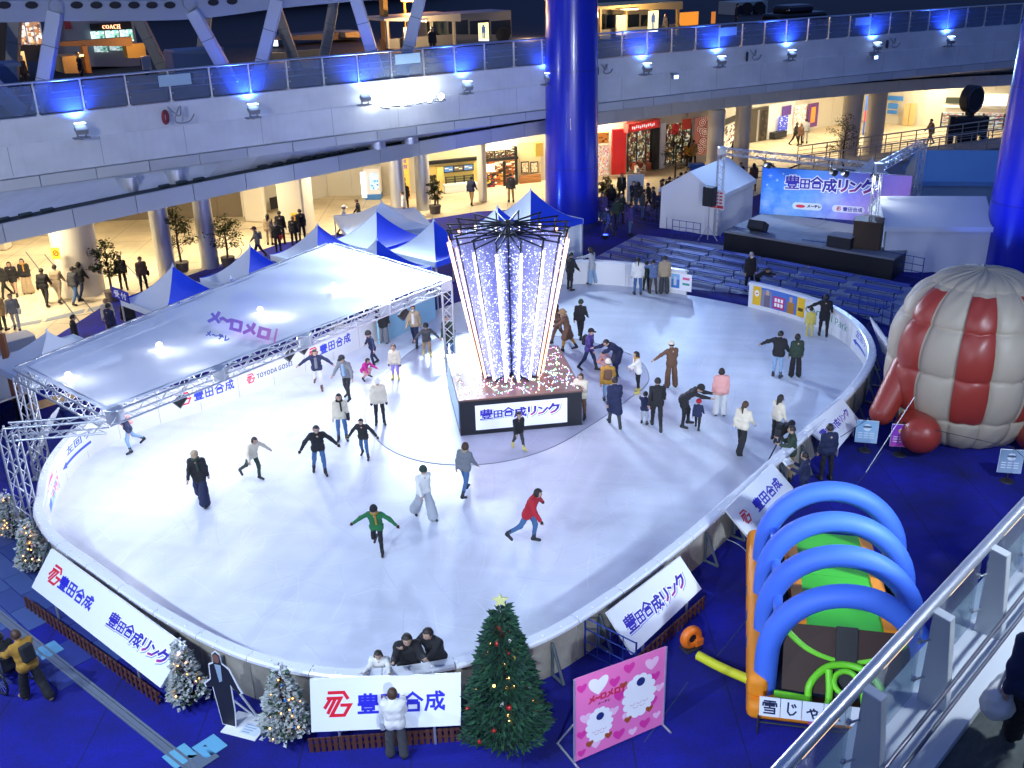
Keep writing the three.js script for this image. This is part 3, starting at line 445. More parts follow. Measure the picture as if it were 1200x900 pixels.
// ---------------------------------------------------------------- the rink
const loop = new THREE.CatmullRomCurve3([[-12.26, -23.27], [-12.0, -22.5], [-11.22, -21.36], [-9.67, -19.92], [-7.31, -17.89], [-5.21, -16.52], [-3.44, -15.96], [-1.8, -16.07], [0.21, -16.78], [1.68, -17.98], [3.87, -20.35], [6.7, -23.86], [9.83, -27.87], [11.04, -29.62], [12.02, -31.59], [12.43, -34], [12.07, -36.26], [11.32, -37.63], [9.87, -39.26], [7.6, -41], [5.47, -42.3], [3.5, -42.95], [0.8, -42.7], [-1.6, -41.4], [-3.2, -39.8], [-5.72, -35.9], [-8.02, -32.8], [-9.9, -30.86], [-11.4, -29.6], [-12.4, -28.4], [-12.85, -26.9], [-12.75, -24.9]].map(([x, z]) => V(x, 0, z)), true, 'centripetal');
const NL = 800, lp = loop.getSpacedPoints(NL).slice(0, NL), LEN = loop.getLength();
const lpn = lp.map((p, i) => { const t = lp[(i + 1) % NL].clone().sub(lp[(i + NL - 1) % NL]).normalize(); const n = V(-t.z, 0, t.x); return n.dot(p.clone().sub(V(0, 0, -29))) > 0 ? n : n.negate(); });
const rim = (s, off = 0, h = 0) => { const f = ((s % 1) + 1) % 1 * NL, i = Math.floor(f), k = f - i, j = (i + 1) % NL; return up(lerpV(lp[i % NL], lp[j], k).addScaledVector(lerpV(lpn[i % NL], lpn[j], k).normalize(), off), h); };
const sOf = (p) => { let b = 0, d = 1e9; lp.forEach((q, i) => { const e = (q.x - p.x) ** 2 + (q.z - p.z) ** 2; if (e < d) { d = e; b = i; } }); return b / NL; };
const insidePt = (x, z) => { let c = false; for (let i = 0, j = NL - 4; i < NL; j = i, i += 4) if ((lp[i].z > z) !== (lp[j].z > z) && x < (lp[j].x - lp[i].x) * (z - lp[i].z) / (lp[j].z - lp[i].z) + lp[i].x) c = !c; return c; };
struct('ice_rink', flat(lp.filter((_, i) => i % 4 === 0).map((p) => [p.x, p.z]), 0.03, 1), mIce);
{ // a greyer, violet-tinted oval over the ice round the tower, with a fine edge
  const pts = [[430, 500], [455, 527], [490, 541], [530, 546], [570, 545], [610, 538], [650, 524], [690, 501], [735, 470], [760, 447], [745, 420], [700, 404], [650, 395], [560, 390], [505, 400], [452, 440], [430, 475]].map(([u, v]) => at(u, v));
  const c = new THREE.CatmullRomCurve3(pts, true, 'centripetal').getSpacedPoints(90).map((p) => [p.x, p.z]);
  struct('tower_oval', flat(c, 0.036, 1), M([0.62, 0.62, 0.70], 0.5, 0, { map: texIce }));
  struct('tower_oval_edge', new THREE.TubeGeometry(new THREE.CatmullRomCurve3(c.map(([x, z]) => V(x, 0.035, z)), true), 160, 0.016, 5, true), M([0.2, 0.21, 0.26], 0.5));
  const seams = []; // joints of the rink plates
  for (const [a, b, d, e] of [[85, 562, 330, 520], [340, 580, 460, 660], [480, 680, 560, 620], [720, 540, 780, 565], [330, 480, 470, 520], [610, 620, 740, 700], [800, 480, 900, 520], [250, 520, 330, 560]]) { const A = at(a, b, 0.034), B = at(d, e, 0.034), n = B.clone().sub(A).cross(V(0, 1, 0)).normalize().multiplyScalar(0.012); seams.push([A.clone().sub(n), B.clone().sub(n), B.clone().add(n), A.clone().add(n)]); }
  struct('ice_joint', quads(seams), M([0.6, 0.62, 0.7], 0.4, 0, { side: THREE.DoubleSide }));
}
const BH = 1.1;
const texRib = noiseTex(256, (x, y) => { const k = 0.86 + 0.2 * (fbm(x, y, 256, 6) - 0.5) + 0.07 * (rnd() - 0.5) - 0.16 * Math.max(0, fbm(x, y + 90, 256, 3) - 0.55); return [176 * k, 170 * k, 156 * k]; }, true, [0.5, 0.5]);
const mPly = M('#ffffff', 0.7, 0, { map: texRib }), mBoard = M([0.74, 0.75, 0.77], 0.35), mCap = M([0.70, 0.72, 0.78], 0.22), mFrame = M([0.10, 0.13, 0.15], 0.5, 0.3);
const barrier = thing('rink_barrier', 'white board wall round the oval ice rink with studded top cap', 'rink barrier');
{
  const gaps = [[sOf(at(812, 347)), sOf(at(880, 361))], [sOf(at(503, 372)), sOf(at(545, 352))]], inGap = (s) => gaps.some(([a, b]) => s > Math.min(a, b) && s < Math.max(a, b));
  const N = 56, studs = [];
  for (let k = 0; k < N; k++) {
    const s0 = k / N, s1 = (k + 1) / N; if (inGap((s0 + s1) / 2)) continue;
    const e = 0.00008, n = 6, inner = [], outer = [], cap = [], uvs = [];
    for (let i = 0; i < n; i++) {
      const a = s0 + e + (s1 - s0 - 2 * e) * i / n, b = s0 + e + (s1 - s0 - 2 * e) * (i + 1) / n, P = (s, o, h) => rim(s, o, h);
      inner.push([P(b, -0.05, 0.02), P(a, -0.05, 0.02), P(a, -0.05, BH - 0.07), P(b, -0.05, BH - 0.07)].reverse().map((v) => v));
      outer.push([P(a, 0.05, 0.0), P(b, 0.05, 0.0), P(b, 0.05, BH - 0.07), P(a, 0.05, BH - 0.07)]); uvs.push([[a * LEN, 0], [b * LEN, 0], [b * LEN, 1], [a * LEN, 1]]);
      const h = BH, w = 0.14;
      cap.push([P(a, -w, h - 0.03), P(b, -w, h - 0.03), P(b, -w, h - 0.09), P(a, -w, h - 0.09)], [P(a, -w, h - 0.03), P(a, -w + 0.04, h), P(b, -w + 0.04, h), P(b, -w, h - 0.03)], [P(a, -w + 0.04, h), P(a, w - 0.04, h), P(b, w - 0.04, h), P(b, -w + 0.04, h)], [P(a, w - 0.04, h), P(a, w, h - 0.04), P(b, w, h - 0.04), P(b, w - 0.04, h)], [P(a, w, h - 0.04), P(a, w, h - 0.1), P(b, w, h - 0.1), P(b, w, h - 0.04)]);
      if (i % 2 === 0) { const q = P(a + 0.0005, 0.03, h), r = P(a + 0.0005, 0.135, h - 0.075); studs.push(cyl(0.028, 0.02, 0.016, 8, q.x, q.y - 0.001, q.z), ball(0.022, r.x, r.y, r.z, 6)); }
    }
    const flip = inner.map((q) => q.slice().reverse());
    mesh('board_panel', toCreasedNormals(merge([quads(flip)]), 0.4), mBoard, barrier); mesh('outer_panel', toCreasedNormals(merge([quads(outer, uvs)]), 0.4), mPly, barrier);
    mesh('top_cap', toCreasedNormals(merge([quads(cap.map((q) => q.slice().reverse()))]), 0.6), mCap, barrier);
    const m = (s0 + s1) / 2, foot = rim(m, 0.45, 0.03), hi = rim(m, 0.09, 0.85), lo = rim(m, 0.09, 0.06); // stays outside the wall
    mesh('stay', [bar(foot, hi, 0.035, 5), bar(lo, hi, 0.035, 5), bar(lo, foot, 0.035, 5)], mFrame, barrier);
  }
  stuff(mesh('cap_stud', studs, mWhite, barrier));
}
// prints on the inside of the boards, between two photo positions measured at mid height
function boardPrint(name, u0, v0, u1, v1, h0, h1, t, label, cat) {
  let s0 = sOf(at(u0, v0, (h0 + h1) / 2)), s1 = sOf(at(u1, v1, (h0 + h1) / 2)); if (Math.abs(s1 - s0) > 0.5) s1 += s1 < s0 ? 1 : -1;
  const n = 12, q = [], uv = [];
  for (let i = 0; i < n; i++) { const a = s0 + (s1 - s0) * i / n, b = s0 + (s1 - s0) * (i + 1) / n; q.push([rim(a, -0.056, h0), rim(b, -0.056, h0), rim(b, -0.056, h1), rim(a, -0.056, h1)]); uv.push([[i / n, 0], [(i + 1) / n, 0], [(i + 1) / n, 1], [i / n, 1]]); }
  tag(mesh(name, toCreasedNormals(merge([quads(q, uv)]), 0.5), new THREE.MeshStandardMaterial({ map: t, roughness: 0.4, side: THREE.DoubleSide })), label, cat);
}
const BG = '#e2e4ea';
const tArrow = (flip) => tex(256, 160, (g, w, h) => { g.fillStyle = BG; g.fillRect(0, 0, w, h); kanji(g, '左回り', flip ? 40 : 74, 12, 56, 8, 7, '#2346b8'); g.fillStyle = '#2346b8'; g.beginPath(); g.moveTo(8, 112); g.lineTo(52, 88); g.lineTo(52, 102); g.lineTo(246, 102); g.lineTo(246, 122); g.lineTo(52, 122); g.lineTo(52, 136); g.fill(); });
const tCo = tex(512, 128, (g, w, h) => { g.fillStyle = BG; g.fillRect(0, 0, w, h); company(g, 8, 8, 112); kanji(g, '豊田合成', 142, 22, 78, 14, 11, '#2734b4'); });
const tCoEn = tex(512, 96, (g, w, h) => { g.fillStyle = BG; g.fillRect(0, 0, w, h); company(g, 4, 6, 84); g.fillStyle = '#222b6a'; g.font = 'bold 50px sans-serif'; g.fillText('TOYODA GOSEI', 104, 66); });
boardPrint('board_print', 83, 546, 118, 512, 0.28, 0.95, tArrow(), 'blue left turn arrow and lettering on the boards at far left', 'board print');
boardPrint('board_print', 55, 590, 70, 556, 0.18, 0.95, tex(192, 128, (g, w, h) => { dots(['#f4b8d0', '#b8d4f0', '#e83080', '#ffffff', '#80c0e8'], '#e8e4f4', 50, 8, 40)(g, w, h); g.fillStyle = '#e83080'; g.fillRect(60, 20, 90, 16); g.fillStyle = '#2a6ac0'; g.fillRect(10, 80, 60, 40); }), 'pink and pale blue poster on the leftmost boards', 'poster');
boardPrint('board_print', 208, 470, 262, 443, 0.35, 0.9, tCo, 'red emblem and blue lettering on boards under the near canopy end', 'board print');
boardPrint('board_print', 277, 440, 331, 417, 0.38, 0.82, tCoEn, 'red emblem and dark roman lettering on boards mid canopy', 'board print');
boardPrint('board_print', 343, 413, 391, 390, 0.35, 0.9, tCo, 'red emblem and blue lettering on boards at the canopy far half', 'board print');
boardPrint('board_print', 783, 330, 808, 335, 0.2, 0.95, tex(256, 160, (g, w, h) => { g.fillStyle = '#f2f2f6'; g.fillRect(0, 0, w, h); g.fillStyle = '#3a78c0'; g.fillRect(10, 14, 100, 130); g.fillStyle = '#7fb4e0'; g.fillRect(10, 14, 100, 50); g.fillStyle = '#c8d0d8'; g.fillRect(40, 40, 34, 80); g.fillStyle = '#e06090'; g.fillRect(146, 34, 84, 22); g.fillStyle = '#3aa090'; g.fillRect(146, 86, 84, 20); }), 'blue photo poster on the end of the back boards', 'poster');
boardPrint('board_print', 884, 344, 940, 362, 0.2, 1.0, tex(512, 128, (g, w, h) => {
  g.fillStyle = '#f0c020'; g.fillRect(0, 0, 80, h); g.fillRect(432, 0, 80, h); g.fillStyle = '#f8f4f0'; g.beginPath(); g.arc(40, 50, 22, 0, 7); g.fill(); g.fillStyle = '#e07030'; g.fillRect(28, 46, 24, 8);
  g.fillStyle = '#4a78c8'; g.fillRect(80, 0, 352, h); g.fillStyle = '#8a8aa0'; g.fillRect(80, 20, 100, 108); g.fillStyle = '#d8b090'; g.fillRect(128, 14, 26, 34); g.fillStyle = '#706878'; g.fillRect(112, 48, 56, 80); g.fillStyle = '#c02a6a'; g.fillRect(196, 40, 116, 80); g.fillStyle = '#fff'; for (let i = 0; i < 6; i++) g.fillRect(212 + (i % 3) * 30, 52 + (i > 2 ? 32 : 0), 22, 24);
  g.fillStyle = '#d8a880'; g.fillRect(356, 18, 28, 36); g.fillStyle = '#b07a30'; g.fillRect(336, 54, 72, 74); g.fillStyle = '#604a10'; g.fillRect(446, 70, 50, 22);
}), 'yellow framed photo banner on the right end boards', 'banner');
boardPrint('board_print', 943, 362, 991, 386, 0.28, 0.92, tex(512, 160, (g, w, h) => { g.fillStyle = BG; g.fillRect(0, 0, w, h); g.fillStyle = '#0f8a5a'; g.font = '92px sans-serif'; g.fillText('Central Park', 6, 108, 500); }), 'green park name lettering on the right end boards', 'board print');
boardPrint('board_print', 1000, 392, 1016, 414, 0.2, 0.95, tArrow(true), 'blue left turn arrow and lettering on boards at far right', 'board print');

// leaning sign boards outside the rink
function board(us, hb, H, draw, label, tw = 512) { // us = [TL, TR, BR, BL] in the photograph
  const bl = at(...us[3], hb), br = at(...us[2], hb); let lo = hb, hi = hb + 2;
  for (let i = 0; i < 40; i++) { const m = (lo + hi) / 2; if (at(...us[0], m).distanceTo(bl) > H && m < hb + 0.1) lo = m; else if (at(...us[0], m).sub(bl).dot(V(0, 1, 0.25)) < H * 0.92) lo = m; else hi = m; }
  const tl = at(...us[0], hi), tr = at(...us[1], hi), t = thing('sign_board', label, 'sign board');
  const W = bl.distanceTo(br), HH = bl.distanceTo(tl);
  mesh('panel', slabOf(bl, br, tr, tl, 0.05), M([0.72, 0.73, 0.75], 0.45), t);
  mesh('print', faceOf(bl, br, tr, tl, 0.004), new THREE.MeshStandardMaterial({ map: tex(tw, Math.round(tw * HH / W), draw), roughness: 0.5 }), t);
  const back = bl.clone().sub(br).cross(V(0, 1, 0)).normalize();
  for (const k of [0.18, 0.82]) { const a = lerpV(bl, br, k), b = lerpV(tl, tr, k), bk = b.clone().sub(a).cross(br.clone().sub(bl)).normalize().multiplyScalar(0.08), a2 = a.clone().add(bk); mesh('leg', [bar(a2, lerpV(a, b, 0.9).add(bk), 0.03), bar(a2, up(a2, 0.02), 0.03), bar(lerpV(a, b, 0.9).add(bk), up(a2.clone().addScaledVector(bk, 8), 0.03), 0.03)], mAlu, t); }
  return t;
}
const bgd = (g, w, h) => { g.fillStyle = '#e8ebf2'; g.fillRect(0, 0, w, h); };
board([[363, 796], [540, 789], [540, 850], [365, 858]], 0.5, 0.95, (g, w, h) => { bgd(g, w, h); company(g, w * 0.075, h * 0.22, h * 0.56, '#e0142c'); kanji(g, '豊田合成', w * 0.315, h * 0.32, h * 0.36, w * 0.018, h * 0.05, '#2020c0'); }, 'white sign board with red emblem at the front of the rink', 768);
board([[60, 643], [217, 757], [188, 806], [37, 688]], 0.5, 0.95, (g, w, h) => { bgd(g, w, h); company(g, w * 0.06, h * 0.2, h * 0.5, '#e0142c'); kanji(g, '豊田合成', w * 0.16, h * 0.32, h * 0.3, w * 0.006, h * 0.045, '#2626b8'); rinkLogo(g, w * 0.55, h * 0.3, w * 0.42); }, 'long white sign board with two names at the rink left front', 1024);
board([[711, 718], [797, 652], [822, 690], [741, 767]], 0.35, 0.95, (g, w, h) => { bgd(g, w, h); rinkLogo(g, w * 0.09, h * 0.3, w * 0.84); }, 'white rink name board right of the tall green christmas tree');
board([[850, 597], [905, 543], [930, 572], [879, 632]], 0.35, 0.95, (g, w, h) => { bgd(g, w, h); company(g, w * 0.08, h * 0.3, h * 0.42, '#d8283c'); kanji(g, '豊田合成', w * 0.36, h * 0.34, h * 0.34, w * 0.012, h * 0.05, '#2a2cb0'); }, 'white emblem board beside the blue inflatable arches');
board([[944, 501], [987, 467], [1008, 494], [979, 530]], 0.35, 0.95, (g, w, h) => { bgd(g, w, h); rinkLogo(g, w * 0.09, h * 0.3, w * 0.84); }, 'white rink name board beside the camera crew');
board([[1019, 372], [1038, 398], [1053, 430], [1034, 412]], 0.45, 0.8, (g, w, h) => { bgd(g, w, h); rinkLogo(g, w * 0.09, h * 0.3, w * 0.84); }, 'narrow white board on the outside of the right rink end');
board([[62, 487], [70, 478], [47, 532], [38, 545]], 0.4, 0.8, (g, w, h) => { bgd(g, w, h); }, 'white board leaning outside the left end by the truss');
// low brown picket fences at the foot of the boards
function picket(u0, v0, u1, v1, n, label) {
  const a = at(u0, v0), b = at(u1, v1), t = thing('picket_fence', label, 'fence'), d = b.clone().sub(a), L = d.length(), m = M([0.09, 0.028, 0.02], 0.7);
  d.normalize();
  for (let i = 0; i < n; i++) { const p = a.clone().addScaledVector(d, L * (i + 0.5) / n), k = mesh('picket', rbox(0.08, 0.34, 0.025, 0.008, 0, 0.17, 0), m, t); k.position.copy(p); k.rotation.y = -Math.atan2(d.z, d.x); }
  for (const h of [0.1, 0.25]) mesh('rail', slabOf(up(a, h), up(b, h), up(b, h + 0.05), up(a, h + 0.05), 0.03).translate(0, 0, -0.02), m, t);
}
picket(362, 882, 548, 868, 26, 'low brown picket fence under the front sign board');
picket(30, 712, 188, 828, 30, 'low brown picket fence under the long left sign board');
picket(745, 785, 826, 712, 16, 'low brown picket fence under the rink name board');

// ---------------------------------------------------------------- the light tower on its plinth
const TC = V(0.0, 0, -30.3);
{
  const f0 = at(540, 512), f1 = at(682, 499), ax = f1.clone().sub(f0).normalize(), az = V(-ax.z, 0, ax.x), W = f1.distanceTo(f0), turn = -Math.atan2(ax.z, ax.x);
  const c = lerpV(f0, f1, 0.5).addScaledVector(az, -W / 2), t = thing('tower_plinth', 'square black plinth with a wooden top strung with coloured lights', 'plinth', c, turn);
  mesh('body', rbox(W, 1.14, W, 0.02, 0, 0.6, 0), M([0.012, 0.012, 0.018], 0.45), t); mesh('top_panel', rbox(W + 0.06, 0.06, W + 0.06, 0.015, 0, 1.2, 0), M([0.16, 0.08, 0.06], 0.4), t);
  mesh('base_skirt', box(W + 0.02, 0.04, W + 0.02, 0, 0.05, 0), M([0.02, 0.02, 0.03], 0.6), t);
  const rim0 = tex(640, 220, (g, w, h) => { g.fillStyle = '#eef0fa'; g.fillRect(0, 0, w, h); rinkLogo(g, w * 0.05, h * 0.18, w * 0.9); });
  mesh('name_sign', rbox(W * 0.75, 0.82, 0.02, 0.006, -0.0, 0.6, W / 2 + 0.012), mWhite, t);
  mesh('print', faceOf(V(-W * 0.375, 0.19, W / 2 + 0.022), V(W * 0.375, 0.19, W / 2 + 0.022), V(W * 0.375, 1.01, W / 2 + 0.022), V(-W * 0.375, 1.01, W / 2 + 0.022)), new THREE.MeshStandardMaterial({ map: rim0, roughness: 0.5, emissive: 0xffffff, emissiveMap: rim0, emissiveIntensity: 0.25, name: 'glowing_print' }), t);  // sign print given a faint glow of its own
  mesh('side_sign', rbox(0.02, 0.82, W * 0.9, 0.006, -W / 2 - 0.012, 0.6, 0), M([0.45, 0.62, 0.85], 0.4), t);
  const cols = ['#ff70c0', '#60a0ff', '#50ff90', '#c080ff', '#ffffff', '#ffd060', '#70e0ff'], g = new THREE.OctahedronGeometry(0.016, 0), mtx = new THREE.Matrix4();
  cols.forEach((cc, k) => {
    const im = new THREE.InstancedMesh(g, glow(cc, 5), 150); im.name = 'string_light'; im.userData.kind = 'stuff';
    for (let i = 0; i < 150; i++) { let x, z, q = 0; do { const lane = Math.floor(rnd() * 26), s = rnd(); x = (s - 0.5) * W * 0.97; z = (lane / 26 - 0.5) * W * 0.97 + 0.12 * Math.sin(s * 14 + lane * 2); if (lane % 2) [x, z] = [z, x]; q++; } while ((Math.abs(x) > W / 2 - 0.05 || Math.abs(z) > W / 2 - 0.05) && q < 9); mtx.makeTranslation(x, 1.245, z); im.setMatrixAt(i, mtx); }
    t.add(im);
  });
}
{
  const t = thing('light_tower', 'tall flaring star shaped tower of white light panels on the plinth', 'light tower', up(TC, 1.23));
  const mSheet = new THREE.MeshPhysicalMaterial({ color: new THREE.Color().setRGB(0.62, 0.64, 0.86), roughness: 0.6, transmission: 0.45, thickness: 0, side: THREE.DoubleSide });
  const n = 16, H = 4.75, R0 = 0.95, R1 = 1.8, mF = M([0.015, 0.017, 0.024], 0.45, 0.4), tube = glow('#ffae60', 3.2), tubeW = glow('#ffeedd', 4), led = glow('#8c98ff', 2.3), led2 = glow('#e4e8ff', 3.6), g = new THREE.OctahedronGeometry(0.0165, 0), mtx = new THREE.Matrix4();
  mesh('pole', cyl(0.07, 0.07, H + 0.25, 12), mF, t); mesh('hub', [cyl(0.2, 0.2, 0.06, 16, 0, H + 0.1, 0), cyl(0.2, 0.2, 0.06, 16, 0, H - 0.2, 0)], mF, t);
  for (let k = 0; k < n; k++) {
    const a = k / n * Math.PI * 2 + 0.2, f = new THREE.Group(); f.name = 'light_panel'; f.rotation.y = a; t.add(f);
    const b0 = V(R0, 0.05, 0), b1 = V(R1, H, 0);
    mesh('spoke', [bar(V(0.1, H + 0.13, 0), V(R1 + 0.1, H + 0.06, 0), 0.03, 5), bar(V(0.1, H - 0.17, 0), V(R1, H - 0.22, 0), 0.025, 5), bar(V(R1 + 0.05, H + 0.08, 0), V(R1 - 0.02, H - 0.24, 0), 0.025, 5), bar(V(0.1, 0.04, 0), V(R0, 0.04, 0), 0.022, 5), bar(b0, b1, 0.022, 5)], mF, f);
    mesh('light_tube', bar(b0.clone().add(V(0.05, 0.05, 0)), b1.clone().add(V(0.05, -0.3, 0)), 0.036, 8), Math.cos(a) ** 2 > 0.5 ? tube : tubeW, f);
    for (const [m, cnt] of [[led, 620], [led2, 260]]) {
      const im = new THREE.InstancedMesh(g, m, cnt); im.name = 'light_bulb'; im.userData.kind = 'stuff';
      for (let i = 0; i < cnt; i++) { const y = rnd(), R = R0 + (R1 - R0) * y, x = 0.12 + (R - 0.16) * Math.sqrt(rnd()); mtx.makeTranslation(x, 0.1 + y * (H - 0.4), (rnd() - 0.5) * 0.07); im.setMatrixAt(i, mtx); }
      f.add(im);
    }
    const cloth = mesh('added_glow_sheet', slabOf(V(0.1, 0.08, 0.003), V(R0 - 0.04, 0.08, 0.003), V(R1 - 0.04, H - 0.26, 0.003), V(0.1, H - 0.26, 0.003), 0.006), mSheet, f);  // added translucent sheet catches bulb light, imitating the glow between bulbs
    // fine net that carries the bulbs
    const net = []; for (let i = 1; i < 16; i++) { const y = 0.1 + (H - 0.4) * i / 16; net.push(bar(V(0.08, y, 0), V(R0 + (R1 - R0) * i / 16, y, 0), 0.008, 3)); }
    for (let i = 1; i < 7; i++) net.push(bar(V(R0 * i / 7, 0.05, 0), V(R1 * i / 7, H - 0.2, 0), 0.008, 3));
    stuff(mesh('net', net, M([0.35, 0.37, 0.45], 0.5), f));
  }
  for (const [x, y, z, I] of [[0.9, 2.2, 2.1, 9], [-1.9, 2.4, 0.9, 8], [2.1, 2.4, -0.3, 9], [0, 2.6, -2.3, 8], [-0.9, 1.0, 1.9, 4]]) point('tower_glow', TC.clone().add(V(x * 1.05, y + 1.2, z * 1.05)), I, 0xf2e6ff, 25);
}
// ---------------------------------------------------------------- truss work
function truss(parent, a, b, s, nm = 'truss', roll = V(0, 1, 0)) { // square lattice girder: four chords and their lacing
  const d = b.clone().sub(a), L = d.length(), t = d.clone().normalize(), u = Math.abs(t.y) > 0.9 ? V(1, 0, 0) : V(0, 1, 0).addScaledVector(t, -t.y).normalize(), w = t.clone().cross(u).normalize(), o = new THREE.Group();
  o.name = nm; parent.add(o); u.copy(w.clone().cross(t));
  const c = [[1, 1], [1, -1], [-1, -1], [-1, 1]].map(([p, q]) => u.clone().multiplyScalar(p * s / 2).addScaledVector(w, q * s / 2));
  for (const k of c) mesh('chord', bar(a.clone().add(k), b.clone().add(k), s * 0.085, 6), mAlu, o);
  const n = Math.max(2, Math.round(L / (s * 1.0))), lace = [];
  for (let i = 0; i < n; i++) for (let f = 0; f < 4; f++) { const p = a.clone().addScaledVector(t, L * i / n), q = a.clone().addScaledVector(t, L * (i + 1) / n), e = i % 2; lace.push(bar(p.add(c[(f + e) % 4]), q.add(c[(f + 1 - e) % 4]), s * 0.045, 4)); }
  stuff(mesh('lacing', lace, mAlu, o));
  return o;
}
// ---------------------------------------------------------------- the canopy over the skate hire
const CH = 3.5;
{
  const nl = at(122, 480, CH), nr = at(523, 325, CH), fr = at(387, 284, CH), fl = at(22, 428, CH);
  const t = thing('lattice_truss', 'silver lattice truss frame carrying the white canopy', 'truss frame'), s = 0.34, y = (p, k) => up(p, p.y + k);
  for (const [a, b] of [[nl, nr], [nr, fr], [fr, fl], [fl, nl]]) truss(t, y(a, -0.24), y(b, -0.24), s);
  for (const p of [nr, fr, fl]) truss(t, up(p, 0.05), up(p, CH - 0.3), s, 'truss_leg');
  const leg = at(40, 632), top = up(leg, CH - 0.4); truss(t, top, y(nl, -0.4), s); truss(t, up(leg, 0.05), up(leg, CH - 0.3), s, 'truss_leg');
  for (const p of [leg, nr, fr, fl]) mesh('base_plate', box(0.6, 0.03, 0.6, p.x, 0.03, p.z), mSteel, t);
  for (const k of [0.02, 0.27, 0.51, 0.77, 1]) { const p = lerpV(nl, nr, k); mesh('corner_block', rbox(0.36, 0.38, 0.36, 0.03, p.x, CH - 0.24, p.z), mAlu, t); }
  // the cloth, sagging slightly between the trusses
  const N = 30, K = 12, p = [], uv = [], ix = [];
  for (let i = 0; i <= N; i++) for (let j = 0; j <= K; j++) {
    const q = lerpV(lerpV(nl, nr, i / N), lerpV(fl, fr, i / N), j / K), e = Math.sin(Math.PI * i / N) * Math.sin(Math.PI * j / K);
    p.push(q.x, CH - 0.04 - 0.10 * Math.sqrt(e) + 0.012 * Math.sin(i * 1.3 + j), q.z); uv.push(i / N, j / K);
    if (i < N && j < K) { const a = i * (K + 1) + j; ix.push(a, a + K + 1, a + 1, a + 1, a + K + 1, a + K + 2); }
  }
  const g = new THREE.BufferGeometry(); g.setAttribute('position', new THREE.Float32BufferAttribute(p, 3)); g.setAttribute('uv', new THREE.Float32BufferAttribute(uv, 2)); g.setIndex(ix); g.computeVertexNormals();
  const cloth = new THREE.MeshPhysicalMaterial({ color: new THREE.Color().setRGB(0.84, 0.87, 0.93), roughness: 0.55, transmission: 0.3, thickness: 0, side: THREE.DoubleSide });
  const roof = solo('canopy_roof', g, cloth, 'large white cloth canopy roof beside the rink with pink lettering', 'canopy');
  // lettering printed on the cloth
  const P = (u, v) => at(u, v, CH + 0.012), du = [38, 10.5], q = (x, yy) => P(244 + du[0] * x * 2.15 - 4 * yy, 363 + du[1] * x * 2.15 + 21 * yy);
  const print2 = (x0, x1, y0, y1, w, h, draw, label) => { const c = tex(w, h, draw), m = new THREE.MeshStandardMaterial({ map: c, transparent: true, roughness: 0.55, side: THREE.DoubleSide }); tag(mesh('canopy_lettering', quads([[q(x0, y1), q(x1, y1), q(x1, y0), q(x0, y0)]]), m), label, 'lettering'); };
  print2(0, 1, -0.1, 1.0, 512, 160, (g2, w, h) => { const gr = g2.createLinearGradient(0, 0, w, 0); gr.addColorStop(0, '#8a7ae0'); gr.addColorStop(0.5, '#c070d8'); gr.addColorStop(1, '#e070c0'); g2.strokeStyle = gr; [['メ', 0, 10, 96], ['〜', 90, 20, 70], ['ロ', 160, 26, 96], ['メ', 262, 22, 96], ['ロ', 364, 26, 96], ['!', 450, 20, 100]].forEach(([c, x, y2, s]) => glyph(g2, c, x + 10, y2, s, 24)); }, 'pink and violet lettering printed large on the canopy roof');
  print2(0.02, 0.4, 1.02, 1.5, 256, 80, (g2) => kanji(g2, 'メ〜テレ', 8, 14, 50, 8, 11, '#3a5cc8'), 'small dark blue lettering printed on the canopy roof');
  // lamps under the cloth
  const lampM = glow('#ffffff', 26);
  [[80, 441], [187, 406], [305, 364], [391, 336]].forEach(([u, v], i) => {
    const c = at(u, v, CH - 0.02), l = thing('canopy_lamp', ['round white lamp just under the canopy nearest its left end', 'second round white lamp under the canopy from the left', 'third round white lamp under the canopy from the left', 'round white lamp under the canopy nearest the light tower'][i], 'lamp', up(c, CH + 0.02), 0, 'lamps under the canopy');
    mesh('bulb_lamp', ball(0.085, 0, 0, 0, 14), lampM, l); mesh('lamp_holder', cyl(0.05, 0.05, 0.3, 8, 0, -0.42, 0), mGrey, l);
    point('canopy_lamp_light', up(c.add(V(0.5, 0, 0.3)), CH - 0.6), 9, 0xf0f4ff, 6); 
  });
  for (const [u, v] of [[128, 470], [225, 430], [255, 395], [330, 368], [440, 330]]) point('canopy_lamp_light', up(at(u, v, CH), CH - 0.55), 8, 0xf0f2ff, 6);
  // par cans hung from the front truss
  [[218, 463], [345, 410], [362, 402], [478, 363], [526, 340]].forEach(([u, v], i) => {
    const c = at(u, v, 2.75), l = thing('stage_spotlight', ['black spotlight hung from the truss over the left boards', 'black spotlight with red gel hung mid truss', 'second black spotlight hung mid truss', 'black spotlight hung from the truss above the hire counter', 'black spotlight on the truss end by the tower'][i], 'spotlight', c, -0.8, 'spotlights on the canopy truss');
    mesh('can', cyl(0.11, 0.15, 0.34, 14).rotateX(2.2).translate(0, 0, 0.05), mBlack, l); mesh('yoke', [new THREE.TorusGeometry(0.19, 0.014, 5, 14, Math.PI).translate(0, 0.02, 0), cyl(0.02, 0.02, 0.35, 6, 0, 0.18, 0)], mBlack, l); mesh('lamp_lens', cyl(0.13, 0.13, 0.01, 14).rotateX(2.2).translate(0, -0.2, 0.3), glow(i === 1 ? '#ff9080' : '#e8f0ff', 2), l);
  });
